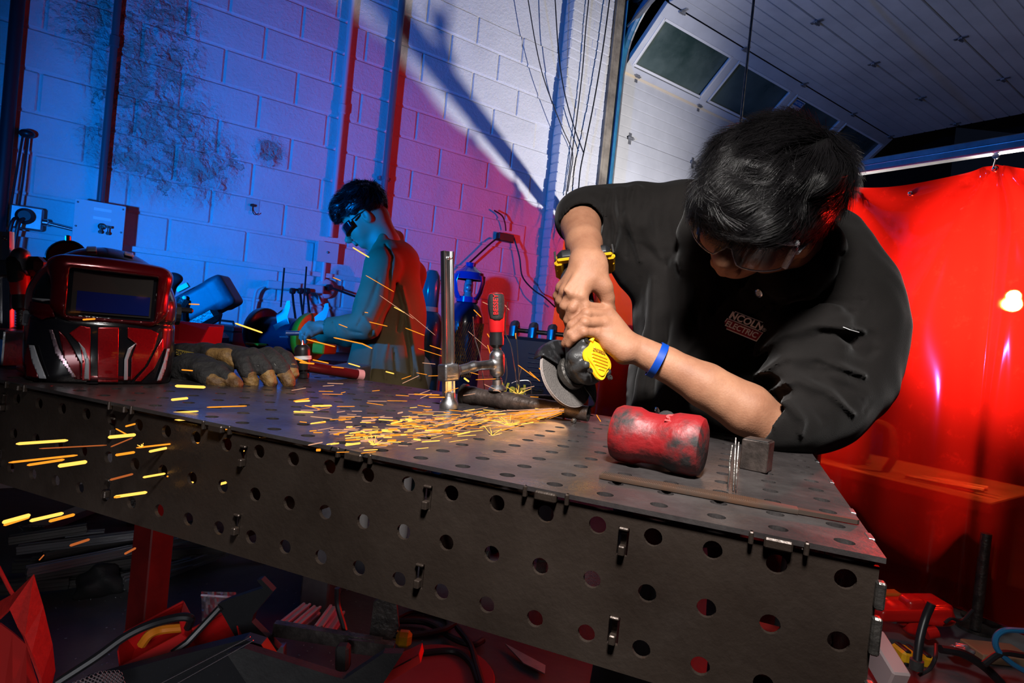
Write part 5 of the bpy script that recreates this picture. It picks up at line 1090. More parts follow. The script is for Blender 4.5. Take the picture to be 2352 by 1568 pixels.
# ---- steel block, wires, file
c = onz(1735, 1078, TT); AXB = (norm(np.array([math.cos(-.62), math.sin(-.62), 0])), norm(np.array([math.sin(.62), math.cos(.62), 0])), Z3)
bk = thing('steel_block', 'small dark steel block near the right side of the table', 'block', c); q = MB(); q.cbox(c+Z3*.0195, (.033, .033, .039), AXB, .0012); q.build('block', M['scale'], bk); q = MB(); q.cbox(c+Z3*.0395, (.029, .029, .0012), AXB, .0004); q.build('ground_face', mat('ground_face', (.07, .07, .07), (.02, .02, .02), ns=60, rough=.4, metal=.6), bk)
wr = [([(1690, 1130, .0), (1692, 1080, .018), (1697, 1015, .06)], .0009), ([(1684, 1128, 0), (1687, 1070, .02), (1690, 1005, .06)], .0009), ([(1672, 1120, 0), (1676, 1085, .012), (1676, 1062, .022), (1682, 1022, .045)], .0011), ([(1672, 1087, .012), (1695, 1080, .018)], .001)]
for i, (P, r) in enumerate(wr): q = MB(); q.tube([onz(x, y, TT+h_+.001) if h_ == 0 else at(x, y, float((onz(P[0][0], P[0][1], TT)-CAMP)@FW)+.02+.3*h_) for x, y, h_ in P], r, 6); setp(q.build('filler_wire', M['dsteel'], smooth=True), ['straight thin filler wire closest to the steel block', 'middle thin filler wire left of the steel block', 'bent filler wire, leftmost beside the block', 'short cross wire lying over the other filler wires'][i], 'wire', 'filler wires by the steel block')
a_, b_ = onz(1380, 1090, TT+.003), onz(1832, 1172, TT+.003); c_ = onz(1950, 1194, TT+.003); d_ = norm(b_-a_); s_ = np.cross(Z3, d_)
fl = thing('flat_file', 'long rusty flat file lying in front of the red mallet', 'file', a_); q = MB(); L_ = np.linalg.norm(b_-a_)
fm = mat('rusty_file', (.05, .045, .04), (.10, .045, .022), ns=10, rough=.6, metal=.5, lo=.4, hi=.7, stretch=(1, 1, 1))
q.prism([(0, -.0085), (L_*.8, -.0105), (L_, -.007), (L_, .007), (L_*.8, .0105), (0, .0085)], a_-Z3*.0022, d_, s_, Z3*.0045); q.build('blade', fm, fl, bevel=.0004)
q = MB(); n_ = 90
for i in range(n_): q.cbox(a_+d_*(.003+L_*.80*i/n_)+Z3*.0025, (.0011, .0175, .0006), (norm(d_+s_*.12), s_, Z3), .0002)
q.build('teeth', fm, fl, kind='stuff'); q = MB(); q.prism([(0, -.005), (.05, -.0025), (.052, 0), (.05, .0025), (0, .005)], b_-Z3*.002, norm(c_-b_), np.cross(Z3, norm(c_-b_)), Z3*.004); q.build('tang', mat('tang', (.07, .05, .04), rough=.5, metal=.6), fl)
# ---- upright pneumatic tool with tube handle, near the stooping person
b0 = onz(697, 868, TT); dd = float((b0-CAMP)@FW); tl = thing('air_tool', 'upright black air tool with tube handle tinted for red reflections near the stooping person', 'air tool', b0)
top = at(694, 794, dd); ud = norm(top-b0); q = MB(); q.lathe(b0, ud, [(.012, 0), (.013, .005), (.013, .01), (.009, .014), (.015, .018), (.0165, .03), (.0165, .046), (.0165, .06), (.0155, .066), (.012, .07), (.010, .072), (0, .072)], 20); q.build('body', M['black'], tl, smooth=True)
q = MB(); q.lathe(b0+ud*.040, ud, [(.0185, 0), (.0185, .008)], 20); q.build('band', M['white'], tl, smooth=True); q = MB(); q.tube([b0+ud*.07, b0+ud*.082+RT*.001], [.004, .0015], 8); q.build('tip', M['steel'], tl, smooth=True)
e0 = at(712, 842, dd+.01); e1 = at(832, 862, dd+.10); q = MB(); q.tube([b0+ud*.028, e0, e0+(e1-e0)*.9], [.011, .0125, .0125], 16); q.build('handle_tube', mat('black_tube_red_reflection', (.10, .006, .008), rough=.2, coat=.7), tl, smooth=True); q = MB(); q.tube([e0+(e1-e0)*.88, e1], [.0132, .0132], 16); q.build('end_sleeve', mat('pink_sleeve', (.65, .3, .3), rough=.5), tl, smooth=True)  # black tube whose red reflections are put into the base colour
# ---- stray bent wires poking up behind the pipe
for i, (P, r) in enumerate([([(1166, 693), (1160, 760), (1175, 800), (1190, 900)], .0012), ([(1086, 727), (1090, 775), (1103, 820), (1115, 905)], .0014), ([(1161, 822), (1164, 862), (1155, 895)], .0013), ([(1186, 765), (1192, 860), (1195, 915)], .0011), ([(1198, 845), (1186, 890), (1180, 930)], .0013), ([(1175, 880), (1190, 875), (1217, 876), (1221, 905)], .0012), ([(1213, 890), (1198, 915)], .0013)]):
    q = MB(); q.tube(bez([at(x, y, 1.14+.005*i) for x, y in P], 12), r, 6); o_ = q.build('scrap_wire', M['chrome'], smooth=True)
    setp(o_, ['tallest bent scrap wire close to the red clamp handle', 'long curved scrap wire left of the clamp spindle', 'short bent scrap wire just right of the clamp spindle', 'straight tall scrap wire in front of the welding machine', 'leaning scrap wire low in front of the welding machine', 'hooked scrap wire bent level in front of the welding machine', 'tiny leaning scrap wire nearest the grinding wheel'][i], 'wire', 'scrap wires standing behind the pipe')
# ================================================================ THE SECOND PERSON, BY THE WALL
W2 = thing('person', 'person in olive shop coat and dark glasses working at the bench by the wall', 'person', at(890, 900, 2.55)*np.array([1, 1, 0]))
qF = C3(-.82, -.56, .10); qU = C3(-.56, .82, .06); qU = norm(qU-qF*(qU@qF)); qL = np.cross(qU, qF); H2 = at(834, 491, 2.5)
def QP(l, f, u): return H2+qL*l+qF*f+qU*u
QAX = (qL, qF, qU); k2 = SDF()
k2.ell(QP(0, -.005, .012), QAX, (.074, .094, .095), .02); k2.ell(QP(0, .048, -.055), QAX, (.054, .046, .060), .03); k2.ell(QP(0, .066, -.108), QAX, (.026, .022, .018), .025)
k2.chain([QP(0, .092, -.025), QP(0, .116, -.058), QP(0, .108, -.066)], [.008, .0105, .010], .010); k2.chain([QP(-.02, .092, -.012), QP(.02, .092, -.012)], [.01, .01], .012)
k2.cap(QP(-.012, .099, -.082), QP(.012, .099, -.082), .0065, .0065, .006); k2.cap(QP(-.012, .097, -.091), QP(.012, .097, -.091), .007, .007, .006)
for s_ in (-1, 1): k2.ell(QP(.074*s_, -.005, -.03), QAX, (.010, .017, .030), .006); k2.sub('ell', QP(.083*s_, .0, -.026), QAX, (.006, .009, .016), .005)
k2.chain([QP(0, -.03, -.06), at(885, 560, 2.52), at(900, 640, 2.55), at(890, 850, 2.6)], [.058, .056, .09, .1], .04)
k2.chain([at(750, 752, 2.42), at(735, 750, 2.42)], [.028, .026], .01)
for i, (kx, ky, tx, ty) in enumerate(((712, 742, 694, 768), (706, 748, 690, 776), (708, 756, 694, 782), (714, 763, 702, 786))):
    k2.cap(at(738, 751+i*2, 2.42), at(kx, ky, 2.41-.01*i), .016, .0105, .01); k2.chain([at(kx, ky, 2.41-.01*i), at((kx+tx)/2-5, (ky+ty)/2, 2.40-.012*i), at(tx, ty, 2.41-.01*i)], [.010, .009, .0075], .003)
k2.chain([at(735, 758, 2.40), at(716, 768, 2.38), at(704, 776, 2.38)], [.014, .011, .009], .004)
k2.chain([at(940, 640, 2.72), at(900, 760, 2.75), at(800, 770, 2.7), at(720, 765, 2.62)], [.045, .04, .035, .026], .02)
l0 = at(890, 900, 2.62)
for s_ in (-1, 1): h0 = l0+RT*.09*s_; h0[2] = .8; kn = np.array([h0[0]-.02, h0[1], .45]); an = np.array([h0[0], h0[1], .09]); k2.chain([h0, kn, an], [.07, .05, .035], .04); k2.cap(an, an+np.array([-.13, -.02, -.05]), .035, .028, .02)
M['skin2'] = mat('skin_two', (.36, .2, .12), rough=.55)
k2.build('body', .0042, M['skin2'], W2)
M['coat'] = mat('olive_coat', (.19, .14, .065), (.16, .115, .05), ns=6, rough=.85, bump=.3, bs=300, dist=.002)
c2 = SDF(); c2.chain([at(902, 615, 2.56), at(895, 720, 2.58), at(888, 880, 2.6), at(888, 960, 2.6)], [.115, .145, .168, .175], .06)
c2.chain([at(890, 592, 2.48), at(925, 600, 2.66)], [.075, .075], .05); c2.chain([at(866, 572, 2.44), at(878, 548, 2.47), at(898, 538, 2.52), at(912, 545, 2.58)], [.018, .022, .026, .03], .015); c2.cap(at(866, 575, 2.43), at(858, 610, 2.40), .014, .010, .01)
c2.chain([at(880, 612, 2.42), at(862, 680, 2.38), at(842, 745, 2.36)], [.078, .066, .058], .02); c2.chain([at(842, 745, 2.36), at(800, 752, 2.38), at(757, 752, 2.42)], [.058, .050, .043], .015)
c2.chain([at(945, 630, 2.72), at(910, 760, 2.78), at(800, 770, 2.7), at(745, 766, 2.62)], [.07, .06, .05, .042], .02)
c2.sub('cap', at(760, 752, 2.42), at(730, 752, 2.42), .036, .038, .004); c2.sub('ell', QP(0, .05, -.1), QAX, (.06, .09, .07), .02)
c2.mods.append(fold_mod([([(870, 640), (850, 700), (820, 750)], -.006, 6), ([(895, 620), (890, 690), (850, 770)], -.007, 5), ([(910, 650), (925, 700), (915, 760)], -.012, 6), ([(930, 700), (940, 800), (945, 870)], -.010, 6), ([(890, 790), (880, 830), (885, 870)], .008, 7),
                        ([(860, 790), (850, 870)], -.01, 5), ([(905, 800), (912, 870)], -.008, 5), ([(925, 660), (945, 760), (965, 870)], .012, 7), ([(780, 745), (800, 760), (830, 765)], -.008, 4), ([(765, 738), (775, 765)], -.006, 3), ([(830, 720), (850, 745), (865, 770)], .008, 5), ([(885, 560), (900, 590), (895, 640)], -.008, 4)]))
c2.build('coat', .006, M['coat'], W2, label='olive grey shop coat')
t2 = SDF()
for s_ in (-1, 1): h0 = l0+RT*.09*s_; h0[2] = .82; kn = np.array([h0[0]-.02, h0[1], .45]); an = np.array([h0[0], h0[1], .1]); t2.chain([h0, kn, an], [.1, .075, .06], .05)
t2.build('trousers', .012, mat('pale_trousers', (.3, .28, .28), rough=.85), W2); t3 = SDF()
for s_ in (-1, 1): h0 = l0+RT*.09*s_; an = np.array([h0[0], h0[1], .09]); t3.cap(an+Z3*.03, an, .05, .048, .03); t3.cap(an-Z3*.04, an+np.array([-.15, -.02, -.045]), .048, .042, .03)
t3.build('boots', .01, M['rubber'], W2)
h3 = SDF(); h3.ell(QP(0, -.016, .03), QAX, (.084, .102, .095), .02); h3.ell(QP(0, .06, .075), QAX, (.06, .045, .028), .02); h3.ell(at(862, 452, 2.5), QAX, (.05, .04, .03), .02); h3.ell(QP(0, .095, .045), QAX, (.05, .022, .02), .02)
for i in range(40):
    a_ = rng.normal(0, 1, 3); a_ /= np.linalg.norm(a_); q_ = QP(a_[0]*.078, -.01+a_[1]*.1, .04+abs(a_[2])*.085); h3.ell(q_, QAX, (.012, .02, .012), .01)
h3.sub('ell', QP(0, .085, -.045), QAX, (.12, .07, .068), .012); h3.sub('ell', QP(.09, .01, -.04), QAX, (.05, .026, .04), .01); h3.sub('ell', QP(0, .0, -.125), QAX, (.12, .12, .07), .02)
V, F = h3.mesh(.006); mesh_obj('hair', V, F, hm_, W2, True, label='short black hair')
V2, F2 = strands(h3, V, 3200, QP(0, -.07, .09), (.02, .055), 5, .0011, .012, front=(qF*.5), seed=5); mesh_obj('hair_strands', V2, F2, hm_, W2, True, kind='stuff')
gq = bpy.data.objects.new('safety_glasses', None); COL.objects.link(gq); gq.parent = W2; gq.location = tuple(QP(0, .09, -.03)-_org(W2)); setp(gq, 'dark wraparound safety glasses'); dl_ = mat('dark_lens', (.006, .006, .01), rough=.06, coat=1)
V = []; F = []; aa = np.linspace(-1.35, 1.35, 20)
for i, a in enumerate(aa):
    for j in range(6): V.append(QP(math.sin(a)*.074, .042+.068*math.cos(a)**.8, -.008-.040*j/5*(1-.25*abs(math.sin(a)))))
for i in range(19):
    for j in range(5): k = i*6+j; F.append((k, k+1, k+7, k+6))
q = MB(); q.add(V, F); q.build('lens', dl_, gq, smooth=True, solid=.0025)
for s_ in (-1, 1): q = MB(); q.tube([QP(.076*s_, .055, -.016), QP(.079*s_, .02, -.012), QP(.08*s_, -.015, -.012)], [.006, .005, .004], 8, flat=.5); q.build('temple_arm', dl_, gq, smooth=True)
txt('lettering', '45', .03, at(848, 610, 2.30), RT, UP, M['black'], W2) if False else None
# ================================================================ BENCH AND MACHINES AGAINST THE WALL
BZ = .80
bench = thing('workbench', 'dark steel workbench running along the block wall', 'workbench', PW(.2, .45, 0)); q = MB(); q.cbox(PW(.15, .42, BZ-.02), (2.5, .7, .04), AXW, .004); q.build('worktop', M['dsteel'], bench)
for s_ in (-1.0, .2, 1.3):
    for o_ in (.12, .72): q = MB(); q.box(PW(s_, o_, (BZ-.04)/2), (.05, .05, BZ-.04), AXW); q.build('leg', M['dsteel'], bench)
M['gb'] = mat('dark_blue_cast', (.010, .017, .04), (.014, .018, .035), ns=20, rough=.32, coat=.3)
# bench grinder
dgr = 2.95; bg = thing('bench_grinder', 'blue bench grinder with clear eye shields beside the stooping person', 'bench grinder', at(620, 790, dgr)*np.array([1, 1, 0])+Z3*BZ)
c = at(612, 762, dgr); ax_ = norm(RT*.93-FW*.35+np.array([0, 0, 0])); ax_ = norm(np.array([ax_[0], ax_[1], 0])); fy_ = norm(np.cross(Z3, ax_)); fy_ = fy_ if fy_@FW < 0 else -fy_
q = MB(); q.lathe(c-ax_*.03, ax_, [(0, 0), (.06, .01), (.078, .035), (.082, .06), (.082, .2), (.078, .23), (.05, .25), (0, .255)], 28); q.build('motor', M['gb'], bg, smooth=True)
for o_, nm in ((-.05, 0), (.24, 1)):
    q = MB(); q.lathe(c+ax_*o_, ax_, [(0, 0), (.07, .0), (.112, .006), (.118, .016), (.118, .045), (.105, .05), (.0, .05)], 32); q.build('wheel_guard', M['gb'] if nm == 0 else M['yellow'], bg, smooth=True)
    q = MB(); q.lathe(c+ax_*(o_-.006), ax_, [(0, 0), (.085, 0), (.085, .004), (0, .004)], 28); q.build('grinding_wheel', mat('stone%d' % nm, (.15, .15, .17), rough=.8), bg)
q = MB(); q.sph(c-ax_*.06, (.055, .055, .055), 20, 12); q.build('end_dome', mat('dome', (.02, .05, .14), rough=.12, coat=1), bg, smooth=True)
q = MB(); q.cbox(np.array([c[0], c[1], BZ+.03])+ax_*.1, (.2, .16, .06), (ax_, fy_, Z3), .01); q.cbox(np.array([c[0], c[1], BZ+.09])+ax_*.1, (.12, .1, .1), (ax_, fy_, Z3), .01); q.build('pedestal', M['gb'], bg)
wht = mat('pale_shield', (.2, .22, .24), rough=.35)
for (x, y, sx_) in ((650, 722, 1), (738, 728, 1)):
    P = at(x, y, dgr-.12); q = MB(); X = norm(RT*.9+UP*.45); Y = norm(UP*.9-RT*.45)
    q.prism([(-.045, -.03), (-.036, -.055), (-.026, -.03), (-.016, -.055), (-.006, -.03), (.006, -.055), (.014, -.02), (.05, .02), (.06, .045), (.045, .05), (.02, .025), (-.03, .015)], P, X, Y, FW*.004); q.build('shield_bracket', wht, bg)
    q = MB(); q.box(P-X*.03-Y*.06, (.07, .004, .07), (X, FW, Y)); q.build('eye_shield', dl_, bg)
q = MB(); q.cbox(at(588, 790, dgr-.1), (.08, .06, .012), (ax_, fy_, Z3), .003); q.build('tool_rest', M['yellow'], bg); q = MB(); q.cbox(at(745, 800, dgr-.1), (.07, .1, .05), (ax_, fy_, Z3), .006); q.build('tool_rest', M['yellow'], bg)
rodt = thing('steel_rod', 'thin steel tube held at the bench grinder by the stooping person', 'rod', at(655, 768, 2.4)); q = MB(); q.tube([at(656, 765, 2.38), at(725, 765, 2.42)], .010, 12); q.tube([at(642, 774, 2.38), at(662, 774, 2.385)], .004, 6); q.build('tube', mat('bluish_steel', (.5, .52, .55), rough=.3, metal=.9), rodt, smooth=True)  # pale steel with a faintly bluish base colour
# chop saw head at the left of the bench grinder
cs = thing('chop_saw', 'grey motor head of a chop saw behind the red parts bin', 'chop saw', at(440, 780, 2.6)*np.array([1, 1, 0])+Z3*BZ); mdir = C3(.86, .48, -.1); c = at(440, 718, 2.6); my2 = C3(-.48, .86, .1); mz2 = np.cross(mdir, my2); AXS = (mdir, my2, mz2)
g = SDF(); g.box(at(475, 692, 2.6), AXS, (.085, .038, .05), .03, .01); g.box(at(515, 672, 2.6), AXS, (.02, .052, .05), .02, .01); g.build('motor', .005, mat('grey_motor', (.045, .05, .065), (.03, .035, .05), ns=30, rough=.5), cs)
q = MB(); q.cbox(at(432, 700, 2.56), (.11, .10, .07), AXS, .02); q.cbox(at(455, 740, 2.56), (.2, .07, .08), AXS, .02); q.cbox(at(440, 785, 2.6), (.25, .2, .1), (norm(RT*np.array([1, 1, 0])), norm(FW*np.array([1, 1, 0])), Z3), .02); q.tube(bez([at(425, 690, 2.52), at(410, 720, 2.5), at(415, 760, 2.5)], 10), .03, 10); q.build('arm', M['dsteel'], cs)
q = MB(); q.sph(at(424, 684, 2.5), .010, 10, 6); q.build('switch_button', M['white'], cs, smooth=True); q = MB(); q.box(at(420, 660, 2.5), (.05, .02, .02), AXS); q.build('green_tag', mat('green_tag', (.1, .5, .3), rough=.5), cs)
q = MB(); q.lathe(at(400, 790, 2.5), C3(.5, .1, .9), [(0, 0), (.09, 0), (.1, .01), (.1, .05), (0, .05)], 28); q.build('blade_guard', M['dsteel'], cs, smooth=True)
jh = thing('lever_handle', 'black ball topped lever handle rising beside the welding helmet', 'lever', at(390, 720, 2.2)); g = SDF(); g.chain([at(392, 645, 2.2), at(390, 690, 2.2), at(380, 790, 2.2)], [.024, .014, .016], .01); g.ell(at(400, 640, 2.2), (RT, UP, FW), (.032, .022, .02), .02); g.build('handle', .004, M['black'], jh)
# power strip with cords, thin rods
psx = thing('power_strip', 'pale power strip with black plugs on the wall behind the bench grinder', 'power strip', at(612, 660, 3.5)); a_, b_ = onwall(612, 652, .08), onwall(742, 665, .08); d_ = norm(b_-a_); q = MB(); q.cbox((a_+b_)/2, (np.linalg.norm(b_-a_), .05, .05), (d_, norm(np.cross(Z3, d_)), Z3), .006); q.build('housing', pipem, psx)
for x in (672, 690, 706): q = MB(); P = onwall(x, 668, .13); q.cbox(P, (.03, .04, .035), AXW, .006); q.tube(bez([P-Z3*.01, P-Z3*.08+WN*.05, P-Z3*.2+WD*.02+WN*.06, P-Z3*.32+WN*.06], 12), .007, 6); q.build('plug_and_cord', M['cable'], psx, smooth=True)
q = MB(); q.tube(bez([onwall(612, 655, .07), onwall(590, 665, .06), onwall(582, 700, .05), onwall(580, 725, .05)], 14), .009, 8); q.build('lead', pipem, psx, smooth=True)
for i, (x, y0, y1) in enumerate(((653, 615, 705), (704, 612, 720))): q = MB(); q.tube([onwall(x, y0, .25), onwall(x-8, y1, .25)], .005, 6); setp(q.build('wire_rod', M['cable'], smooth=True), ['left thin upright rod in front of the power strip', 'right thin upright rod in front of the power strip'][i], 'rod', 'upright rods by the power strip')
tb = thing('tool_box', 'dull red tool box on the bench behind the gloves', 'tool box', at(515, 800, 3.15)*np.array([1, 1, 0])+Z3*BZ); P = _org(tb); q = MB(); q.cbox(P+Z3*.05, (.26, .16, .1), (ax_, fy_, Z3), .005); q.build('body', mat('dull_red', (.16, .012, .012), rough=.5), tb); q = MB(); q.cbox(P+Z3*.115, (.265, .165, .028), (ax_, fy_, Z3), .006); q.build('lid', mat('dull_red_lid', (.2, .015, .015), rough=.45), tb); q = MB(); q.tube([P+ax_*-.05+Z3*.13, P+ax_*-.045+Z3*.15, P+ax_*.045+Z3*.15, P+ax_*.05+Z3*.13], .006, 8); q.build('handle', M['black'], tb, smooth=True)
shl = thing('steel_cabinet', 'grey sheet metal cabinet standing in front of the stooping person', 'cabinet', at(800, 840, 2.2)*np.array([1, 1, 0])); P = _org(shl); q = MB(); q.cbox(P+Z3*.43, (.1, .3, .86), AXC, .004); q.build('body', M['galv'], shl); q = MB(); q.cbox(P+Z3*.43-AXC[1]*.152, (.09, .004, .82), AXC, .002); q.build('door', M['galv'], shl)
# shelf lip along the wall
q = MB(); P0, P1 = onwall(330, 575, .02), onwall(1010, 660, .02)
q.box((P0+P1)/2*np.array([1, 1, 0])+Z3*1.285, (2.9, .03, .03), AXW); setp(q.build('trim_6', M['wall'], bevel=.004), kind='structure')
# ---- gas cylinders
def cyl(t, base, r, h, m, capm):
    q = MB(); q.lathe(base, Z3, [(0, 0), (r*.92, 0), (r, .01), (r, h-.14), (r*.96, h-.09), (r*.75, h-.035), (r*.42, h), (.0, h)], 30); q.build('cylinder', m, t, smooth=True)
    return t
o1 = 4.0; b1 = at(986, 700, 3.75); b1[2] = 0; g1 = thing('gas_cylinder', 'teal gas cylinder with a domed cap and paper collar near the stooping person', 'gas cylinder', b1)
tm = mat('teal_paint', (.015, .10, .12), (.01, .06, .07), ns=12, rough=.28, coat=.5); zt1 = float(at(990, 710, 3.75)[2]); cyl(g1, b1, .105, zt1, tm, None)
zc1 = float(at(988, 620, 3.75)[2]); q = MB(); q.lathe(b1+Z3*(zt1-.02), Z3, [(.05, 0), (.058, .01), (.058, (zc1-zt1)*.75), (.050, (zc1-zt1)*.95), (.03, zc1-zt1+.018), (0, zc1-zt1+.026)], 24); q.build('cap', mat('teal_cap', (.02, .17, .19), rough=.15, coat=1), g1, smooth=True, label='glossy teal dome cap')
q = MB(); q.lathe(b1+Z3*(zt1-.015), Z3, [(.062, 0), (.058, .03)], 24); q.build('paper_collar', mat('paper', (.55, .4, .22), rough=.7), g1, smooth=True)
b2_ = at(1072, 700, 3.3); b2_[2] = 0; g2_ = thing('gas_cylinder', 'deep blue gas cylinder with an open handled guard ring, right of the bar clamp rail', 'gas cylinder', b2_)
zs2 = float(at(1074, 690, 3.3)[2]); bm_ = mat('blue_paint', (.008, .03, .13), (.005, .02, .08), ns=10, rough=.22, coat=.8); cyl(g2_, b2_, .105, zs2, bm_, None)
zr = float(at(1076, 612, 3.3)[2]); Hr = zr-zs2; ring_m = mat('blue_guard', (.01, .05, .35), rough=.2, coat=.8); gd = b2_+Z3*(zs2-.01)
q = MB(); q.lathe(gd, Z3, [(.062, 0), (.062, .03), (.055, .03), (.055, 0), (.062, 0)], 26); q.build('guard_ring', ring_m, g2_, smooth=True); q = MB(); q.lathe(gd+Z3*(Hr*.82), Z3, [(.088, -.03), (.078, .01), (.04, .035), (.028, .045), (.028, .065), (.02, .065), (.02, .04), (.07, .0), (.08, -.03)], 26); q.build('guard', ring_m, g2_, smooth=True, label='bright blue guard')
for k in range(3):
    a = math.radians(215+k*120+180); dd_ = np.array([math.cos(a), math.sin(a), 0]); d1 = norm(-b2_); a = math.atan2(d1[1], d1[0])+math.radians(60+120*k); dd_ = np.array([math.cos(a), math.sin(a), 0]); tt_ = np.cross(Z3, dd_)
    q = MB(); q.tube([gd+dd_*.06+Z3*.02, gd+dd_*.078+Z3*Hr*.3, gd+dd_*.09+Z3*Hr*.6, gd+dd_*.084+Z3*Hr*.78], [.026, .022, .022, .03], 10, flat=.3, up=tuple(dd_)); q.build('guard_rib', ring_m, g2_, smooth=True)
q = MB(); q.lathe(gd, Z3, [(.03, 0), (.03, .03), (.022, .05), (.026, .06), (.026, .10), (.018, .12), (.018, Hr*.7), (0, Hr*.7)], 16); q.sph(gd+Z3*.08-norm(np.array([b2_[0], b2_[1], 0]))*.03, .02, 12, 8); q.build('valve', mat('valve', (.35, .5, .55), rough=.3, metal=.5), g2_, smooth=True)
nm_ = mat('mesh_sleeve', (.4, .3, .05), (.1, .08, .02), ns=60, rough=.4, lo=.45, hi=.55); q = MB(); d1 = norm(-b2_*np.array([1, 1, 0])); 
for i in range(16):
    for sgn in (1, -1):
        P = []
        for k in range(13): hh = k/12; a = math.atan2(d1[1], d1[0])-1.1+i*.11+sgn*hh*.9; P.append(b2_+.107*np.array([math.cos(a), math.sin(a), 0])+Z3*(zs2-.42+.30*hh))
        q.tube(P, .0016, 4)
q.build('net_sleeve', nm_, g2_, kind='stuff', label='yellow net sleeve')
# ---- welding machine with rolled handle, and red tote in front
wl = thing('welding_machine', 'black welding machine with louvred side and rolled top handles left of the curtain', 'welding machine', at(1225, 900, 2.6)*np.array([1, 1, 0])); P = _org(wl); wm_ = mat('machine_black', (.012, .014, .02), rough=.35, coat=.2)
zt_ = float(at(1225, 775, 2.6)[2]); fa = norm(np.array([1, -.12, 0])); fb = np.cross(Z3, fa); AXE = (fa, fb, Z3); q = MB(); q.cbox(P+Z3*(zt_/2+.12), (.30, .5, zt_-.24), AXE, .012); q.build('case', wm_, wl)
for i in range(14): q = MB(); q.cbox(P+Z3*(zt_-.06-i*.018)-fb*.252+fa*.02, (.07, .008, .006), AXE, .002); q.build('louvre', M['gdark'], wl)
q = MB(); q.tube([P+fa*-.11-fb*.1+Z3*(zt_+.025), P+fa*.17-fb*.1+Z3*(zt_+.025)], .010, 10); q.build('handle_bar', wm_, wl, smooth=True)
for x in (-.10, -.02, .06, .13): q = MB(); g = P+fa*x-fb*.1; q.tube([g+Z3*zt_+fb*.03, g+Z3*(zt_+.035)+fb*.03, g+Z3*(zt_+.052), g+Z3*(zt_+.035)-fb*.03, g+Z3*zt_-fb*.03], .014, 8, flat=1.5); q.build('handle_bracket', wm_, wl, smooth=True)
for a in (-1, 1):
    for b in (-1, 1): q = MB(); q.lathe(P+fa*.12*a+fb*.2*b+Z3*.07-fa*.02, fa, [(0, 0), (.07, 0), (.07, .04), (0, .04)], 20); q.build('wheel', M['rubber'], wl, smooth=True); q = MB(); q.box(P+fa*.12*a+fb*.2*b+Z3*.12, (.03, .03, .05), AXE); q.build('wheel_bracket', M['dsteel'], wl)
yl = mat('yellow_ink', (.7, .5, .02), rough=.5); txt('lettering', 'Weld', .055, at(1172, 893, 2.30), norm(RT-UP*.12), UP, yl, wl, bold=.002, ext=.002)
# ---- things beyond the curtain: low bench, box, bag, bins
wb = thing('curtain_bench', 'low bench seen through the red curtain', 'bench', PW(3.9, 2.0, 0)); bm2 = mat('bench_dark', (.03, .03, .032), rough=.6); zb2 = .50
q = MB(); q.cbox(PW(3.55, 1.95, zb2), (.75, 2.1, .05), AXW, .005); q.build('top', mat('bench_pale', (.6, .6, .6), (.35, .35, .35), ns=9, rough=.5), wb); q = MB(); q.box(PW(3.24, 1.95, .30), (.03, 2.06, .34), AXW); q.build('apron', bm2, wb)
for s_ in (3.3, 3.85):
    for o_ in (1.0, 2.9): q = MB(); q.box(PW(s_, o_, .235), (.05, .05, .47), AXW); q.build('leg', bm2, wb)
bx_ = thing('carton', 'pale flat box lying on the bench behind the curtain', 'box', PW(3.6, 1.9, zb2+.03)); q = MB(); q.cbox(PW(3.5, 1.55, zb2+.10), (.4, .7, .14), AXW, .004); q.build('body', M['white'], bx_); q = MB(); q.cbox(PW(3.5, 1.55, zb2+.176), (.42, .72, .012), AXW, .003); q.build('lid', M['white'], bx_)
bag = thing('tool_bag', 'dark upright case with an arched handle on the bench behind the curtain', 'case', PW(3.4, 2.35, zb2+.03)); q = MB(); q.cbox(PW(3.42, 2.28, zb2+.15), (.14, .2, .25), AXW, .02); q.build('body', bm2, bag); q = MB(); q.tube(bez([PW(3.38, 2.40, zb2+.27), PW(3.38, 2.5, zb2+.25), PW(3.38, 2.53, zb2+.12), PW(3.38, 2.5, zb2+.03)], 12), .028, 8, flat=.6); q.build('handle', bm2, bag, smooth=True)
b3 = thing('parts_tray', 'small tray near the end of the bench behind the curtain', 'tray', PW(3.4, 2.8, zb2+.03)); parts_bin(b3, PW(3.42, 2.78, zb2+.03), WN, -WD, .2, .16, .09, mat('tray_red', (.6, .1, .08), rough=.4))
for i, (s_, o_, l_) in enumerate(((3.35, 2.1, .2), (3.4, 2.15, .25), (3.3, 2.62, .3), (3.38, 2.66, .25))): q = MB(); q.tube([PW(s_, o_, zb2+.04), PW(s_+.05, o_+l_, zb2+.045)], .012, 8); setp(q.build('scrap_bar', M['galv'], smooth=True), 'short metal bar lying on the bench behind the curtain', 'bar', 'metal bars on the curtained bench')
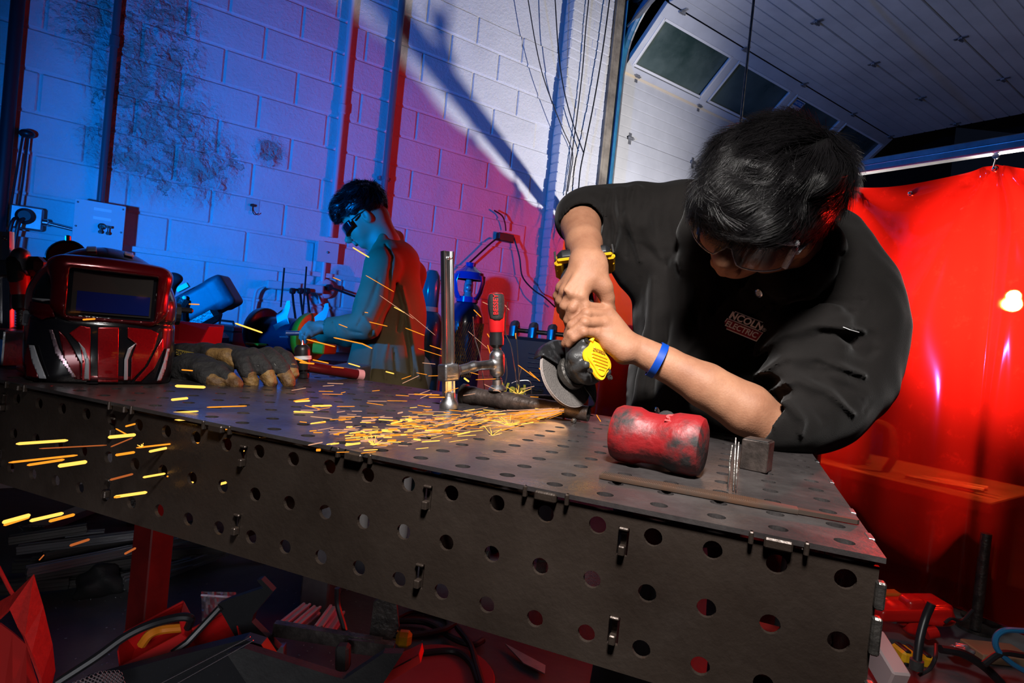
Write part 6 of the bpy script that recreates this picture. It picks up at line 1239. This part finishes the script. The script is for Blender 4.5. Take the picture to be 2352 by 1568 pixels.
# ================================================================ ON THE FLOOR
# aluminium extrusions and bars piled at the left
exm = mat('extrusion', (.33, .33, .34), rough=.35, metal=.8); exd = mat('dull_bar', (.12, .115, .11), rough=.4, metal=.7)
FL = [((100, 1280, .10), (480, 1200, .12)), ((60, 1312, .12), (500, 1222, .12)), ((70, 1290, .05), (520, 1260, .05)), ((40, 1345, .03), (300, 1296, .03)), ((150, 1232, .14), (240, 1225, .14)), ((40, 1262, .12), (330, 1226, .16)), ((30, 1300, .03), (420, 1275, .03)), ((150, 1340, .02), (330, 1318, .02)), ((280, 1330, .035), (440, 1290, .035)), ((290, 1345, .02), (520, 1262, .02)), ((60, 1325, .07), (350, 1280, .07)), ((20, 1240, .16), (200, 1212, .18)), ((0, 1350, .03), (160, 1335, .03)), ((330, 1230, .1), (640, 1262, .02))]
def ext_bar(q, a, b, w=.02, slot=True):
    d = norm(b-a); x, y, _ = frame(d); L = np.linalg.norm(b-a); c = (a+b)/2; q.box(c, (w*.62, w*.62, L), (x, y, d))
    for sx_ in (-1, 1):
        for sy_ in (-1, 1): q.cbox(c+x*w*.33*sx_+y*w*.33*sy_, (w*.3, w*.3, L), (x, y, d), .0015)
for i, (a, b) in enumerate(FL):
    A, B = onz(a[0], a[1], a[2]+.02), onz(b[0], b[1], b[2]+.02); q = MB(); ext_bar(q, A, B, .03 if i % 3 else .04)
    setp(q.build('extrusion_bar', exm if i in (1, 4, 8) or i % 4 == 1 else exd), 'long slotted metal bar in the pile on the floor at the left under the table', 'bar', 'slotted metal bars piled under the table')
q = MB(); A = at(75, 1218, 2.45); 
for sx_ in (-1, 0, 1):
    for sy_ in (-1, 1): q.tube([A+RT*.02*(sx_*2+1)*1.0+UP*.02*sy_*0+RT*.0, A+RT*.02*(sx_*2+1)+UP*.018*sy_+RT*.018], .0022, 4); q.tube([A+RT*.04*sx_, A+RT*.04*sx_-RT*.018+UP*.018*sy_], .0022, 4)
q.cbox(A+UP*.021, (.12, .004, .003), (RT, FW, UP), .001); q.cbox(A-UP*.021, (.12, .004, .003), (RT, FW, UP), .001); q.box(A+FW*.3, (.09, .6, .03), (RT, FW, UP)); setp(q.build('profile_end', exm), 'open cross section end of a double slotted profile on top of the pile', 'profile')
rag = SDF(); rag.chain([onz(200, 1350, .03), onz(235, 1330, .05), onz(265, 1345, .03)], [.04, .05, .035], .03); rag.mods.append(lambda X, d: d+.01*np.sin(X[:, 0]*60)*np.sin(X[:, 1]*55+X[:, 2]*70)); o = rag.build('rag', .008, M['rubber']); setp(o, 'crumpled dark rag on the floor in front of the metal bars', 'rag')
# red canvas sling / bag at lower left
rc = thing('red_bag', 'bright red folded canvas bag at the bottom left corner', 'bag', at(60, 1500, 1.35)*np.array([1, 1, 0])); rm_ = mat('red_canvas', (.55, .012, .008), (.42, .008, .006), ns=60, rough=.8, bump=.2, bs=200)
d0 = 1.35; pts = [at(-60, 1400, d0), at(0, 1382, d0), at(35, 1362, d0), at(78, 1318, d0), at(98, 1390, d0+.02), at(118, 1480, d0+.04), at(124, 1540, d0+.05), at(110, 1600, d0+.05), at(100, 1640, d0+.05)]
in_ = [at(-60, 1460, d0-.03), at(0, 1420, d0-.03), at(24, 1398, d0-.03), at(40, 1440, d0-.02), at(55, 1462, d0-.02), at(70, 1500, d0-.02), at(92, 1560, d0-.02), at(96, 1600, d0-.02), at(90, 1640, d0-.02)]
q = MB(); V = pts+in_; n = len(pts); q.add(V, [(i, i+1, n+i+1, n+i) for i in range(n-1)]); q.build('front_fold', rm_, rc, solid=.006)
b_ = [at(-60, 1460, d0+.02), at(0, 1430, d0+.03), at(30, 1452, d0+.04), at(62, 1480, d0+.05), at(75, 1530, d0+.05), at(95, 1600, d0+.05)]; lo_ = [at(-60, 1650, d0+.0), at(-30, 1650, d0), at(0, 1650, d0), at(30, 1650, d0), at(60, 1650, d0), at(90, 1650, d0)]
q = MB(); q.add(b_+lo_, [(i, i+1, 7+i, 6+i) for i in range(5)]); q.build('side_panel', mat('red_canvas_dark', (.40, .008, .006), rough=.85), rc, solid=.006)
q = MB(); q.tube(bez([at(-10, 1290, d0), at(8, 1325, d0), at(22, 1352, d0), at(32, 1368, d0)], 12), .004, 8); q.build('rope', rm_, rc, smooth=True)
# red bins with things, cables
fb_ = norm(np.array([.86, .5, 0])); fs_ = np.cross(Z3, fb_)
rb = mat('red_poly', (.5, .01, .01), rough=.35)
def placed_bin(px, py, d, lab, w, dl, hh):
    P = at(px, py, d); t = thing('storage_bin', lab, 'bin', P); Xb = norm(RT*.87+UP*.42+FW*.25); Yb = norm(np.cross(np.cross(Xb, norm(UP*.9-RT*.3+FW*-.4)), Xb)); Zb = np.cross(Xb, Yb)
    parts_bin(t, P, Xb, norm(FW*.8+UP*.3-Xb*(Xb@(FW*.8+UP*.3))), w, dl, hh, rb); return t
sb1 = placed_bin(372, 1482, 1.36, 'red open storage bin holding an orange cable, left of the clear bag', .135, .07, .05)
q = MB(); q.tube(bez([at(325, 1480, 1.33), at(345, 1455, 1.33), at(375, 1445, 1.35), at(430, 1440, 1.36)], 16), .010, 8); q.build('orange_hose', mat('orange_hose', (.7, .2, .01), rough=.5), sb1, smooth=True)
sb2 = placed_bin(505, 1480, 1.36, 'red storage bin under the clear plastic bag', .12, .08, .04)
q = MB(); q.tube(bez([at(130, 1568, 1.2), at(220, 1510, 1.24), at(290, 1460, 1.27), at(350, 1432, 1.29), at(410, 1417, 1.3), at(438, 1420, 1.31), at(432, 1440, 1.33)], 40), .009, 8); setp(q.build('floor_cable', M['cable'], smooth=True), 'thick black cable arching over the left red storage bin', 'cable')
bg_ = bpy.data.materials.new('clear_bag'); bg_.use_nodes = True; nt = bg_.node_tree; pb = nt.nodes['Principled BSDF']; pb.inputs['Base Color'].default_value = (.8, .8, .85, 1); pb.inputs['Roughness'].default_value = .12; pb.inputs['Alpha'].default_value = .28; pb.inputs['Specular IOR Level'].default_value = .9
V = []; F = []; N_ = 16
for i in range(N_+1):
    for j in range(N_+1):
        x = 462+ (i/N_)*80; y = 1358+(j/N_)*120; V.append(at(x+j*.2, y+i*.1, 1.42+.02*math.sin(i*.9+j*.5)+.012*math.sin(i*2.1-j*1.4)))
for i in range(N_):
    for j in range(N_): a = i*(N_+1)+j; F.append((a, a+1, a+N_+2, a+N_+1))
cb_ = thing('plastic_bag', 'clear zip plastic bag standing on the red bin', 'bag', at(500, 1480, 1.42)); q = MB(); q.add(V, F); q.build('film', bg_, cb_, smooth=True); q = MB(); q.tube([at(462+i*10, 1366+i*.7, 1.417) for i in range(9)], .0025, 6); q.build('zip_strip', mat('zip', (.5, .45, .55), rough=.3), cb_); 
# black jig plate, aluminium profiles in a holder, angle bar
def plate3(name, lab, cat_, poly, d, th, m, dz=0):
    t = thing(name, lab, cat_, at(poly[0][0], poly[0][1], d)); V = [at(x, y, d+dz*(y-poly[0][1])/100) for x, y in poly]; n = len(V); b = [v+FW*th for v in V]; q = MB(); q.add(V+b, [tuple(range(n)), tuple(range(n, 2*n))[::-1]]+[(i, n+i, n+(i+1) % n, (i+1) % n) for i in range(n)]); q.build('plate', m, t); return t
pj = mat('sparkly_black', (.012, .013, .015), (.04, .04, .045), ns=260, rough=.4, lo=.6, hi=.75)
j1 = plate3('jig_plate', 'black pronged steel bracket leaning up beside the clear bag', 'bracket', [(500, 1388), (525, 1376), (604, 1350), (590, 1332), (600, 1330), (627, 1358), (582, 1412), (578, 1428), (640, 1490), (622, 1512), (540, 1462), (505, 1400)], 1.34, .02, pj)
q = MB(); q.tube([at(505, 1395, 1.33), at(430, 1475, 1.3), at(395, 1500, 1.28)], .008, 8); q.build('handle_rod', M['black'], j1, smooth=True)
for i, (a, b, hh) in enumerate((((650, 1438), (704, 1394), 1.6), ((676, 1445), (728, 1400), 1.59), ((730, 1448), (766, 1398), 1.58), ((752, 1455), (782, 1412), 1.6))):
    A, B = at(*a, 1.42), at(*b, hh); q = MB(); ext_bar(q, A, B, .024); setp(q.build('aluminium_profile', mat('profile%d' % i, (.55, .5, .5), rough=.3, metal=.7)), ['first short bright profile from the left in the floor rack', 'second short bright profile from the left in the floor rack', 'third short bright profile in the floor rack', 'rightmost short bright profile in the floor rack'][i], 'profile', 'bright profiles standing in the floor rack')
rk = thing('floor_rack', 'dark metal rack with a flat rail across the short bright profiles', 'rack', at(760, 1500, 1.4)); dk = M['dsteel']
q = MB(); A, B = at(630, 1442, 1.36), at(875, 1482, 1.36); d_ = norm(B-A); x, y, _ = frame(d_); q.box((A+B)/2, (.018, .03, np.linalg.norm(B-A)), (x, y, d_)); q.build('rail', dk, rk)
q = MB(); q.prism([(0, 0), (.05, .01), (.06, .09), (.11, .12), (.12, .03), (.09, -.02), (.0, -.03)], at(800, 1470, 1.4), RT, UP, FW*.01); q.build('gusset', dk, rk); q = MB(); q.tube(bez([at(775, 1350, 1.42), at(776, 1390, 1.42), at(790, 1440, 1.4), at(797, 1480, 1.38)], 16), .007, 8); q.sph(at(797, 1458, 1.38), .011, 10, 6); q.build('hose', M['cable'], rk, smooth=True)
q = MB(); q.cbox(at(788, 1508, 1.3), (.03, .03, .055), (RT, FW, UP), .006); q.build('handle', M['rubber'], rk); q = MB(); A, B = at(640, 1495, 1.38), at(690, 1462, 1.38)
q.box(A, (.03, .02, .03), (RT, FW, UP)); q.build('clip', M['galv'], rk); q = MB(); A, B = at(800, 1478, 1.35), at(905, 1492, 1.35); q.box((A+B)/2, (.02, .03, np.linalg.norm(B-A)), (frame(B-A)[0], frame(B-A)[1], norm(B-A))); q.build('cross_bar', dk, rk)
# big dark sheet and foam in the foreground with thin red edge, red edged block, chrome wire lines
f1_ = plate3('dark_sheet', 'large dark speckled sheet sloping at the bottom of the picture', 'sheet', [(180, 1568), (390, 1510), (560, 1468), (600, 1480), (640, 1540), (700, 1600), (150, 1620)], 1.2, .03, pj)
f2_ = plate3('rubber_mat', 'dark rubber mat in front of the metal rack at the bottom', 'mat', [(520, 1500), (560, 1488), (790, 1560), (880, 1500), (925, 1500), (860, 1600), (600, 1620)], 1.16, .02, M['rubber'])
for i, (a, b) in enumerate((((370, 1568), (575, 1462)), ((400, 1572), (582, 1470)))):
    q = MB(); q.tube([at(*a, 1.15), at(*b, 1.15)], .0011, 6); setp(q.build('welding_rod', M['chrome'], smooth=True), ['upper of two thin bright rods lying on the dark sheet', 'lower of two thin bright rods lying on the dark sheet'][i], 'rod', 'thin rods on the dark sheet')
rbk = plate3('red_edged_block', 'dark block with a bright red end face in the bottom centre', 'block', [(880, 1545), (962, 1502), (966, 1522), (890, 1568), (860, 1580), (850, 1575)], 1.3, .05, mat('bright_red_face', (.6, .012, .01), rough=.6))
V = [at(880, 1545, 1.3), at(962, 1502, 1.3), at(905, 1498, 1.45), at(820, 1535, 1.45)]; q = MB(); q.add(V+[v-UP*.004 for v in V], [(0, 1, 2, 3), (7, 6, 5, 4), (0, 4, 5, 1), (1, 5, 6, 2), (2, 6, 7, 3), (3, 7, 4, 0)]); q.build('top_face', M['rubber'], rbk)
q = MB(); NX, NY = 22, 9
for i in range(NX):
    for j in range(NY):
        if (i+j) % 2: continue
        P = at(170+i*5+j*1.5, 1560-i*1.2+j*5-abs(i-12)*-.9, 1.12); q.tube([P+.0042*(math.cos(a)*RT+math.sin(a)*UP) for a in np.linspace(0, 2*math.pi, 7)[:-1]], .0006, 3, closed=True)
setp(q.build('expanded_mesh', M['galv'], kind='stuff'), 'scrap of hexagonal wire mesh at the bottom left', 'wire mesh')
rd = thing('red_light_patch', 'patch of red light on the floor at the bottom centre, put in as a disc', 'disc', onz(1010, 1550, 0)); q = MB(); q.lathe(onz(1010, 1555, .004), Z3, [(0, 0), (.16, 0), (.165, .006), (.16, .012), (0, .012)], 40); q.build('disc', mat('red_light_colour', (.25, .03, .035), rough=.7), rd, smooth=True)  # the disc stands in for a pool of red light on the floor
for i, P in enumerate([[(880, 1440), (940, 1405), (1010, 1410), (1030, 1440), (980, 1455), (900, 1450), (880, 1430)], [(900, 1425), (980, 1430), (1040, 1465), (1085, 1480), (1110, 1470)], [(960, 1500), (1040, 1495), (1080, 1520), (1100, 1568)], [(1050, 1440), (1080, 1480), (1095, 1530), (1110, 1580)], [(860, 1450), (930, 1460), (1010, 1448), (1045, 1432)]]):
    q = MB(); q.tube(bez([onz(x, y, .012+.006*i) for x, y in P], 40), .010, 8); setp(q.build('floor_cable', M['cable'], smooth=True), ['coiled black cable loop on the floor below the table centre', 'black cable trailing right from the floor coil', 'lowest black cable beside the red light patch', 'black cable running down past the red light patch', 'flattened black cable under the floor coil'][i], 'cable', 'black cables on the floor')
yp = thing('yellow_plug', 'yellow plug lying among the black floor cables', 'plug', onz(928, 1468, 0)); q = MB(); q.cbox(onz(928, 1466, .03), (.05, .04, .05), AXC, .012); q.tube([onz(928, 1466, .03), onz(905, 1455, .03)], .014, 8); q.build('body', M['yellow'], yp)
q = MB(); q.prism([(0, 0), (.13, -.035), (.125, -.05), (.06, -.035)], onz(1160, 1480, .012), RT*np.array([1,1,0]), FW*np.array([1,1,0])*3, Z3*.004); setp(q.build('scrap_plate', M['galv']), 'pale scrap of sheet metal under the lower edge of the table', 'scrap')
for i in range(60):
    pass
q = MB()
for i in range(160):
    x, y = rng.uniform(120, 1000), rng.uniform(1340, 1568); P = onz(x, y, .003); s_ = rng.uniform(.002, .007); a = rng.uniform(0, 6.28); q.box(P, (s_, s_*.4, .002), (np.array([math.cos(a), math.sin(a), 0]), np.array([-math.sin(a), math.cos(a), 0]), Z3))
setp(q.build('metal_chips', M['galv'], kind='stuff'), 'scattered metal chips on the floor', 'chips')
# right side, under the curtain: red saw, battery, tripod leg, pale block, hoses
sw = thing('floor_saw', 'red portable saw on the floor under the curtain at the right', 'saw', onz(2080, 1400, .0)); D = 2.35
rs = mat('saw_red', (.5, .008, .006), rough=.35, coat=.3)
g = SDF(); g.box(at(2100, 1395, D), (RT, UP, FW), (.10, .02, .05), .015, .01); g.box(at(2090, 1405, D-.05), (norm(RT-UP*.35), UP, FW), (.12, .012, .03), .012, .02); g.ell(at(2150, 1420, D-.06), (RT, UP, FW), (.07, .022, .05), .02); g.build('base', .006, rs, sw)
g = SDF(); g.cap(at(2095, 1390, D-.04), at(2098, 1440, D-.04), .035, .035, .01); g.box(at(2095, 1410, D-.04), (RT, UP, FW), (.02, .05, .02), .018, .01); g.build('motor', .006, rs, sw)
q = MB(); q.tube([at(2015, 1405, D-.05), at(2056, 1420, D-.05)], .020, 12); q.build('cylinder', M['chrome'], sw, smooth=True); q = MB(); q.tube([at(2055, 1418, D-.05), at(2075, 1424, D-.05)], .022, 12); q.build('collar', rs, sw, smooth=True); q = MB(); q.tube([at(2126, 1455, D-.1), at(2150, 1450, D-.1)], .022, 12); q.build('collar', rs, sw, smooth=True)
q = MB(); q.cbox(at(2030, 1380, D+.05), (.12, .05, .08), (RT, FW, UP), .005); q.build('fence', mat('orange_fence', (.4, .12, .01), rough=.5), sw)
bt_ = thing('battery', 'yellow and black tool battery on the floor at the lower right', 'battery', onz(2095, 1530, 0)); P = at(2095, 1506, 2.15); AXQ = (norm(RT-UP*.22), FW, norm(UP+RT*.22)); q = MB(); q.cbox(P, (.12, .08, .045), AXQ, .01); q.build('case', M['yellow'], bt_)
for x in (-.04, .0, .035): q = MB(); q.cbox(P+AXQ[0]*x+AXQ[2]*.022, (.022, .07, .012), AXQ, .004); q.cbox(P+AXQ[0]*x-AXQ[2]*.02-FW*.03, (.016, .02, .016), AXQ, .004); q.build('bumper', M['black'], bt_)
lg = thing('stand_leg', 'black tubular light stand leg at the lower right', 'stand leg', onz(2105, 1530, 0)); q = MB(); q.tube(bez([at(2140, 1385, 1.9), at(2125, 1420, 1.9), at(2112, 1470, 1.88), at(2105, 1530, 1.86)], 16), [.013]*17 if False else .013, 10); q.build('tube', M['black'], lg, smooth=True); q = MB(); q.tube([at(2106, 1515, 1.86), at(2104, 1536, 1.86)], .02, 10); q.build('foot_cap', M['rubber'], lg, smooth=True)
pk = thing('pale_block', 'pale pinkish board end on the floor at the table corner', 'board', onz(2030, 1530, 0)); q = MB(); q.cbox(at(2030, 1520, 1.95), (.06, .16, .11), (norm(RT-UP*.1), norm(FW+UP*.5), norm(UP-FW*.5)), .006); q.build('board', mat('pale_pink', (.5, .4, .4), rough=.8), pk)
for i, (P, r, mm) in enumerate([([(2352, 1448, 1.9), (2310, 1447, 1.9), (2288, 1462, 1.9), (2290, 1490, 1.9), (2320, 1520, 1.9), (2352, 1540, 1.9)], .009, 'b'), ([(2260, 1525, 1.9), (2300, 1500, 1.9), (2352, 1505, 1.9)], .010, 'k'), ([(2110, 1550, 1.9), (2135, 1535, 1.9), (2148, 1510, 1.9), (2150, 1480, 1.95)], .006, 'k'), ([(2160, 1490, 2), (2210, 1500, 2), (2260, 1530, 2), (2300, 1568, 2)], .014, 'k'), ([(2170, 1430, 2.2), (2185, 1420, 2.2), (2210, 1425, 2.2), (2235, 1400, 2.2)], .006, 'k')]):
    q = MB(); q.tube(bez([at(*p) for p in P], 30), r, 8); setp(q.build('air_hose', mat('blue_hose', (.02, .16, .35), rough=.25) if mm == 'b' else M['cable'], smooth=True), ['looped blue air hose at the lower right edge', 'black hose inside the blue loop at the right edge', 'thin black lead curling by the yellow battery', 'thick black hose lying at the lower right', 'thin bent black hose under the curtain hem'][i], 'hose')
cr = SDF(); cr.ell(at(2210, 1493, 2.1), (RT, UP, FW), (.035, .022, .03), .02); cr.mods.append(lambda X, d: d+.006*np.sin(X[:, 0]*150)*np.sin(X[:, 2]*130+X[:, 1]*100)); setp(cr.build('foil_scrap', .003, mat('foil', (.3, .28, .3), rough=.2, metal=.6)), 'crumpled shiny wrapper on the floor beside the yellow battery', 'wrapper')
for i, (x, y) in enumerate(((2165, 1440), (2260, 1450))): q = MB(); q.tube([onz(2240, 1445, .02)+np.array([.1*i, .1*i, 0]), onz(2240, 1445, .55)*0+onz(2240, 1445, .02)+np.array([.1*i, .1*i, .4])], .02, 10); q.lathe(onz(2240, 1445, .0)+np.array([.1*i, .1*i, 0]), Z3, [(.07, 0), (.07, .012), (.02, .02), (0, .02)], 20); setp(q.build('floor_post', M['dsteel'], smooth=True), ['nearer dark post with round foot beyond the curtain hem', 'farther dark post with round foot beyond the curtain hem'][i], 'post', 'posts with round feet beyond the hem')
tp = thing('wooden_pallet_piece', 'pale brown offcut on the floor at the right edge', 'offcut', onz(2300, 1500, 0)); q = MB(); q.cbox(onz(2290, 1500, .02), (.2, .12, .035), AXC, .004); q.build('board', mat('offcut', (.3, .2, .12), rough=.8), tp)
# ================================================================ SPARKS: glowing grains drawn out by the speed of their flight, in their real places in the air
def spark_mat(name, c, s):
    m = bpy.data.materials.new(name); m.use_nodes = True; nt = m.node_tree; nt.nodes.remove(nt.nodes['Principled BSDF']); e = nt.nodes.new('ShaderNodeEmission'); e.inputs[0].default_value = (*c, 1); e.inputs[1].default_value = s; nt.links.new(e.outputs[0], nt.nodes['Material Output'].inputs['Surface']); m.cycles.emission_sampling = 'NONE'; return m
S1 = spark_mat('spark_orange', (1, .30, .02), 1.3); S2 = spark_mat('spark_yellow', (1, .50, .08), 1.8); S3 = spark_mat('spark_dim', (.55, .13, .03), .8); S4 = spark_mat('spark_pink', (1, .5, .3), .8)
def streak(q, a, b, r, n=6): q.tube([a, a+(b-a)*.06, a+(b-a)*.94, b], [r*.4, r, r, r*.4], n)
G_ = at(1306, 934, 1.06)
big = [(37,1019,156,1011,7,2),(20,1062,178,1045,5,1),(62,1068,148,1055,6,1),(133,1070,200,1060,9,2),(248,1004,312,998,8,2),(5,1200,70,1182,9,2),(8,1206,68,1187,6,1),(68,1196,146,1178,8,2),(112,1197,172,1181,7,1),(262,1141,338,1130,7,2),(262,1142,280,1139,4,1),
 (402,886,472,889,7,2),(393,918,432,914,6,2),(400,965,456,962,4,2),(374,949,456,944,4,2),(475,935,567,932,3,1),(512,956,585,957,5,2),(487,976,640,964,3,1),(597,968,627,963,4,2),(505,988,523,985,3,1),(585,960,612,968,3,1),(677,922,712,920,4,2),(716,932,762,931,4,2),(674,945,720,947,4,2),(638,971,692,972,4,2),(674,921,710,915,3,1),
 (288,979,311,973,4,1),(266,984,296,1000,3,1),(313,1028,420,1016,4,1),(342,1037,385,1028,6,2),(388,1027,462,1024,5,2),(435,1018,485,1017,4,1),(265,1045,310,1038,6,1),(328,1096,380,1087,5,2),(383,1094,408,1090,4,1),(385,1119,445,1107,5,2),(396,1131,440,1121,6,2),(456,1124,522,1107,6,2),(444,1155,467,1145,4,1),(456,1059,512,1055,4,2),(492,1041,563,1035,4,2),(538,1007,605,1006,4,2),(488,1072,565,1066,4,3),(512,1096,560,1085,7,2),(571,1060,625,1052,4,2),(578,1092,633,1086,4,2),(488,1087,510,1081,3,1),(568,1105,645,1089,4,3),(609,1082,650,1073,5,2),(512,1140,596,1115,3,1),(546,1126,580,1116,4,2),(648,1159,734,1125,4,1),(707,1115,744,1103,5,2),(768,1117,792,1110,4,1),(592,1244,624,1226,5,1),(802,1210,820,1196,5,1),(690,1083,704,1076,3,1),(708,1092,719,1083,3,1),(616,1147,628,1168,2,1),(598,1013,672,1007,3,1),(660,1048,728,1037,3,1),(617,1038,676,1031,3,1),(621,1016,650,1010,2,1),
 (160,1253,206,1238,6,3),(286,1272,312,1258,5,3),(90,1286,101,1274,3,3),(252,1102,306,1088,5,3),(245,1022,90,1030,3,3),(254,1026,305,1005,3,3),
 (540,742,603,764,4,2),(525,811,586,821,4,1),(640,808,708,834,4,1),(688,832,722,835,4,1),(434,698,458,699,3,1),(190,734,219,732,4,1),(417,849,443,851,3,1),(810,568,848,591,3,2),(765,637,782,644,2,1),(840,632,905,670,1.6,1),(872,678,950,732,1.2,4),(905,705,930,718,2,2),(838,717,845,718,2,1),(704,779,770,796,3,1),(766,775,836,790,3,1),(778,744,798,752,2,1),(848,739,890,749,2,1),(830,788,855,800,3,1),(718,826,755,834,3,1),(761,842,790,845,2,1),(800,834,827,842,3,2),(886,853,905,858,3,2),(931,753,975,770,2,1),(987,793,1014,802,2,1),(1030,741,1040,752,4,2),(1066,868,1077,876,4,2),(1088,711,1105,728,2,1),(940,720,1000,770,1,4),(960,800,1030,822,1.4,1),(1045,846,1100,860,1.6,1),(970,833,1000,836,1.5,4),(950,905,1010,907,3,1),(985,912,1022,912,2.5,1),(1108,693,1140,708,1.5,4),(1150,690,1170,712,1.5,4),(1075,760,1120,800,1,4),(1184,765,1186,778,3,1),(1119,766,1126,777,2,1),(1120,792,1126,812,2,1),(1238,845,1258,862,3,1),(1190,838,1230,868,2,1),(1216,853,1240,875,2,1),(1244,795,1252,803,3,1),(1380,968,1370,952,2,1),(1240,1020,1246,1014,3,1),(1262,1005,1258,996,3,2)]
for i, (x0, y0, x1, y1, w, k) in enumerate(big):
    m_ = (x0+x1)/2; far = y0 < 860 and x0 > 500
    d = .62+.40*max(0, min(1, (m_-0)/1250)) if not far else 1.12+.12*rng.uniform(0, 1)
    if x0 < 480 and y0 < 860: d = .8
    P0 = at(x0, y0, d); P1 = at(x1, y1, d+.015)
    q = MB(); streak(q, P0, P1, w*.5*d/F_PX); big_l = 'glowing orange spark streak flying from the grinder to the left'
    setp(q.build('spark', (S1, S2, S3, S4)[k-1]), (('thick orange spark low at the left, below the table edge' if y0 > 1180 else 'short orange spark crossing the perforated front of the table' if y0 > 1000 else 'orange spark skimming above the left half of the table top' if y0 > 860 else 'orange spark near the gloves and helmet' if x0 < 740 else 'thin spark crossing in front of the olive coat' if x0 < 990 else 'thin spark flying past the bar clamp') if k != 3 else 'dim reddish spark fading at the left'), 'spark', 'sparks flying from the grinder')
q1, q2, q3 = MB(), MB(), MB(); r = np.random.default_rng(11)
tops = onz(1160, 985, TT)
def tabpt(x, y, lift): P = onz(x, y, TT+lift); return P
for i in range(330):                               # dense fan from the wheel to the table top and on towards the front edge
    t = r.beta(1.5, 1.5); x = 1290-t*560+r.normal(0, 14); y = 948+t*58+r.normal(0, 5+24*t); sl = .16+r.normal(0, .10+.08*t); L = r.uniform(14, 52)*(1-.3*t)
    lift = .012*r.uniform(.2, 1.5)
    if y > 1040: continue
    A = tabpt(x, y, lift); B = tabpt(x-L, y+L*sl*(1 if t < .45 else .55)-L*.05, lift); w = r.choice([.9, 1.3, 2.0, 3.0], p=[.4, .3, .2, .1])*(.6+.6*t)
    streak((q1, q2, q3)[r.choice(3, p=[.4, .35, .25])], A, B, w*.5*1.0/F_PX, 4)
for i in range(64):                                # the first straight rays leaving the wheel
    a = r.uniform(.05, .42); L = r.uniform(60, 200); x0 = 1318-r.uniform(0, 55); y0 = 938+r.uniform(-2, 4); D0 = 1.06
    A = at(x0, y0, D0); B = at(x0-L, y0+L*a*.95, D0-.03-L*.0004); 
    if (B[2]) < TT+.002: B = A+(B-A)*((A[2]-TT-.002)/(A[2]-B[2]))
    streak(q1 if i % 2 else q3, A, B, .55*1.05/F_PX, 4)
for cx, cy, n in ((1170, 978, 22), (858, 1022, 16), (1190, 905, 10), (1130, 1000, 5), (325, 1026, 8), (510, 1130, 0)):   # little bursts
    for i in range(n):
        a = r.uniform(0, 2*math.pi); L = r.uniform(6, 34)*(.35 if cx == 325 else 1); d = float((onz(cx, cy, TT+.004)-CAMP)@FW) if cx > 400 and cy > 930 else (.7 if cx < 400 else 1.1)
        A = at(cx, cy, d-.004); B = at(cx+L*math.cos(a), cy-abs(L*math.sin(a))*.8-1, d-.006-.0002*L); streak(q2, A, B, .5*1.0/F_PX, 4)
for i in range(70):                                # stray thin ones over the table and around the clamp
    x = r.uniform(700, 1260); y = r.uniform(860, 1000); L = r.uniform(10, 50); sl = r.normal(.12, .2)
    A = at(x, y, 1.0+.1*r.uniform()); 
    if A[2] < TT+.004: A = tabpt(x, y, .006)
    B = A-RT*L*1.0/F_PX-UP*L*sl/F_PX; B[2] = max(B[2], TT+.003); streak((q1, q3)[i % 2], A, B, .7*1.0/F_PX, 4)
sh = thing('spark_shower', 'dense orange spray of sparks fanning over the table from the wheel', 'sparks', G_)
q1.build('fine_sparks', S1, sh, kind='stuff'); q2.build('bright_sparks', S2, sh, kind='stuff'); q3.build('faint_sparks', S4, sh, kind='stuff')
light('spark_glow', 'POINT', tuple(at(1180, 962, 1.0)), .25, (1, .45, .12), .05)
light('spark_glow_wheel', 'POINT', tuple(at(1270, 948, 1.01)), .07, (1, .5, .2), .03)
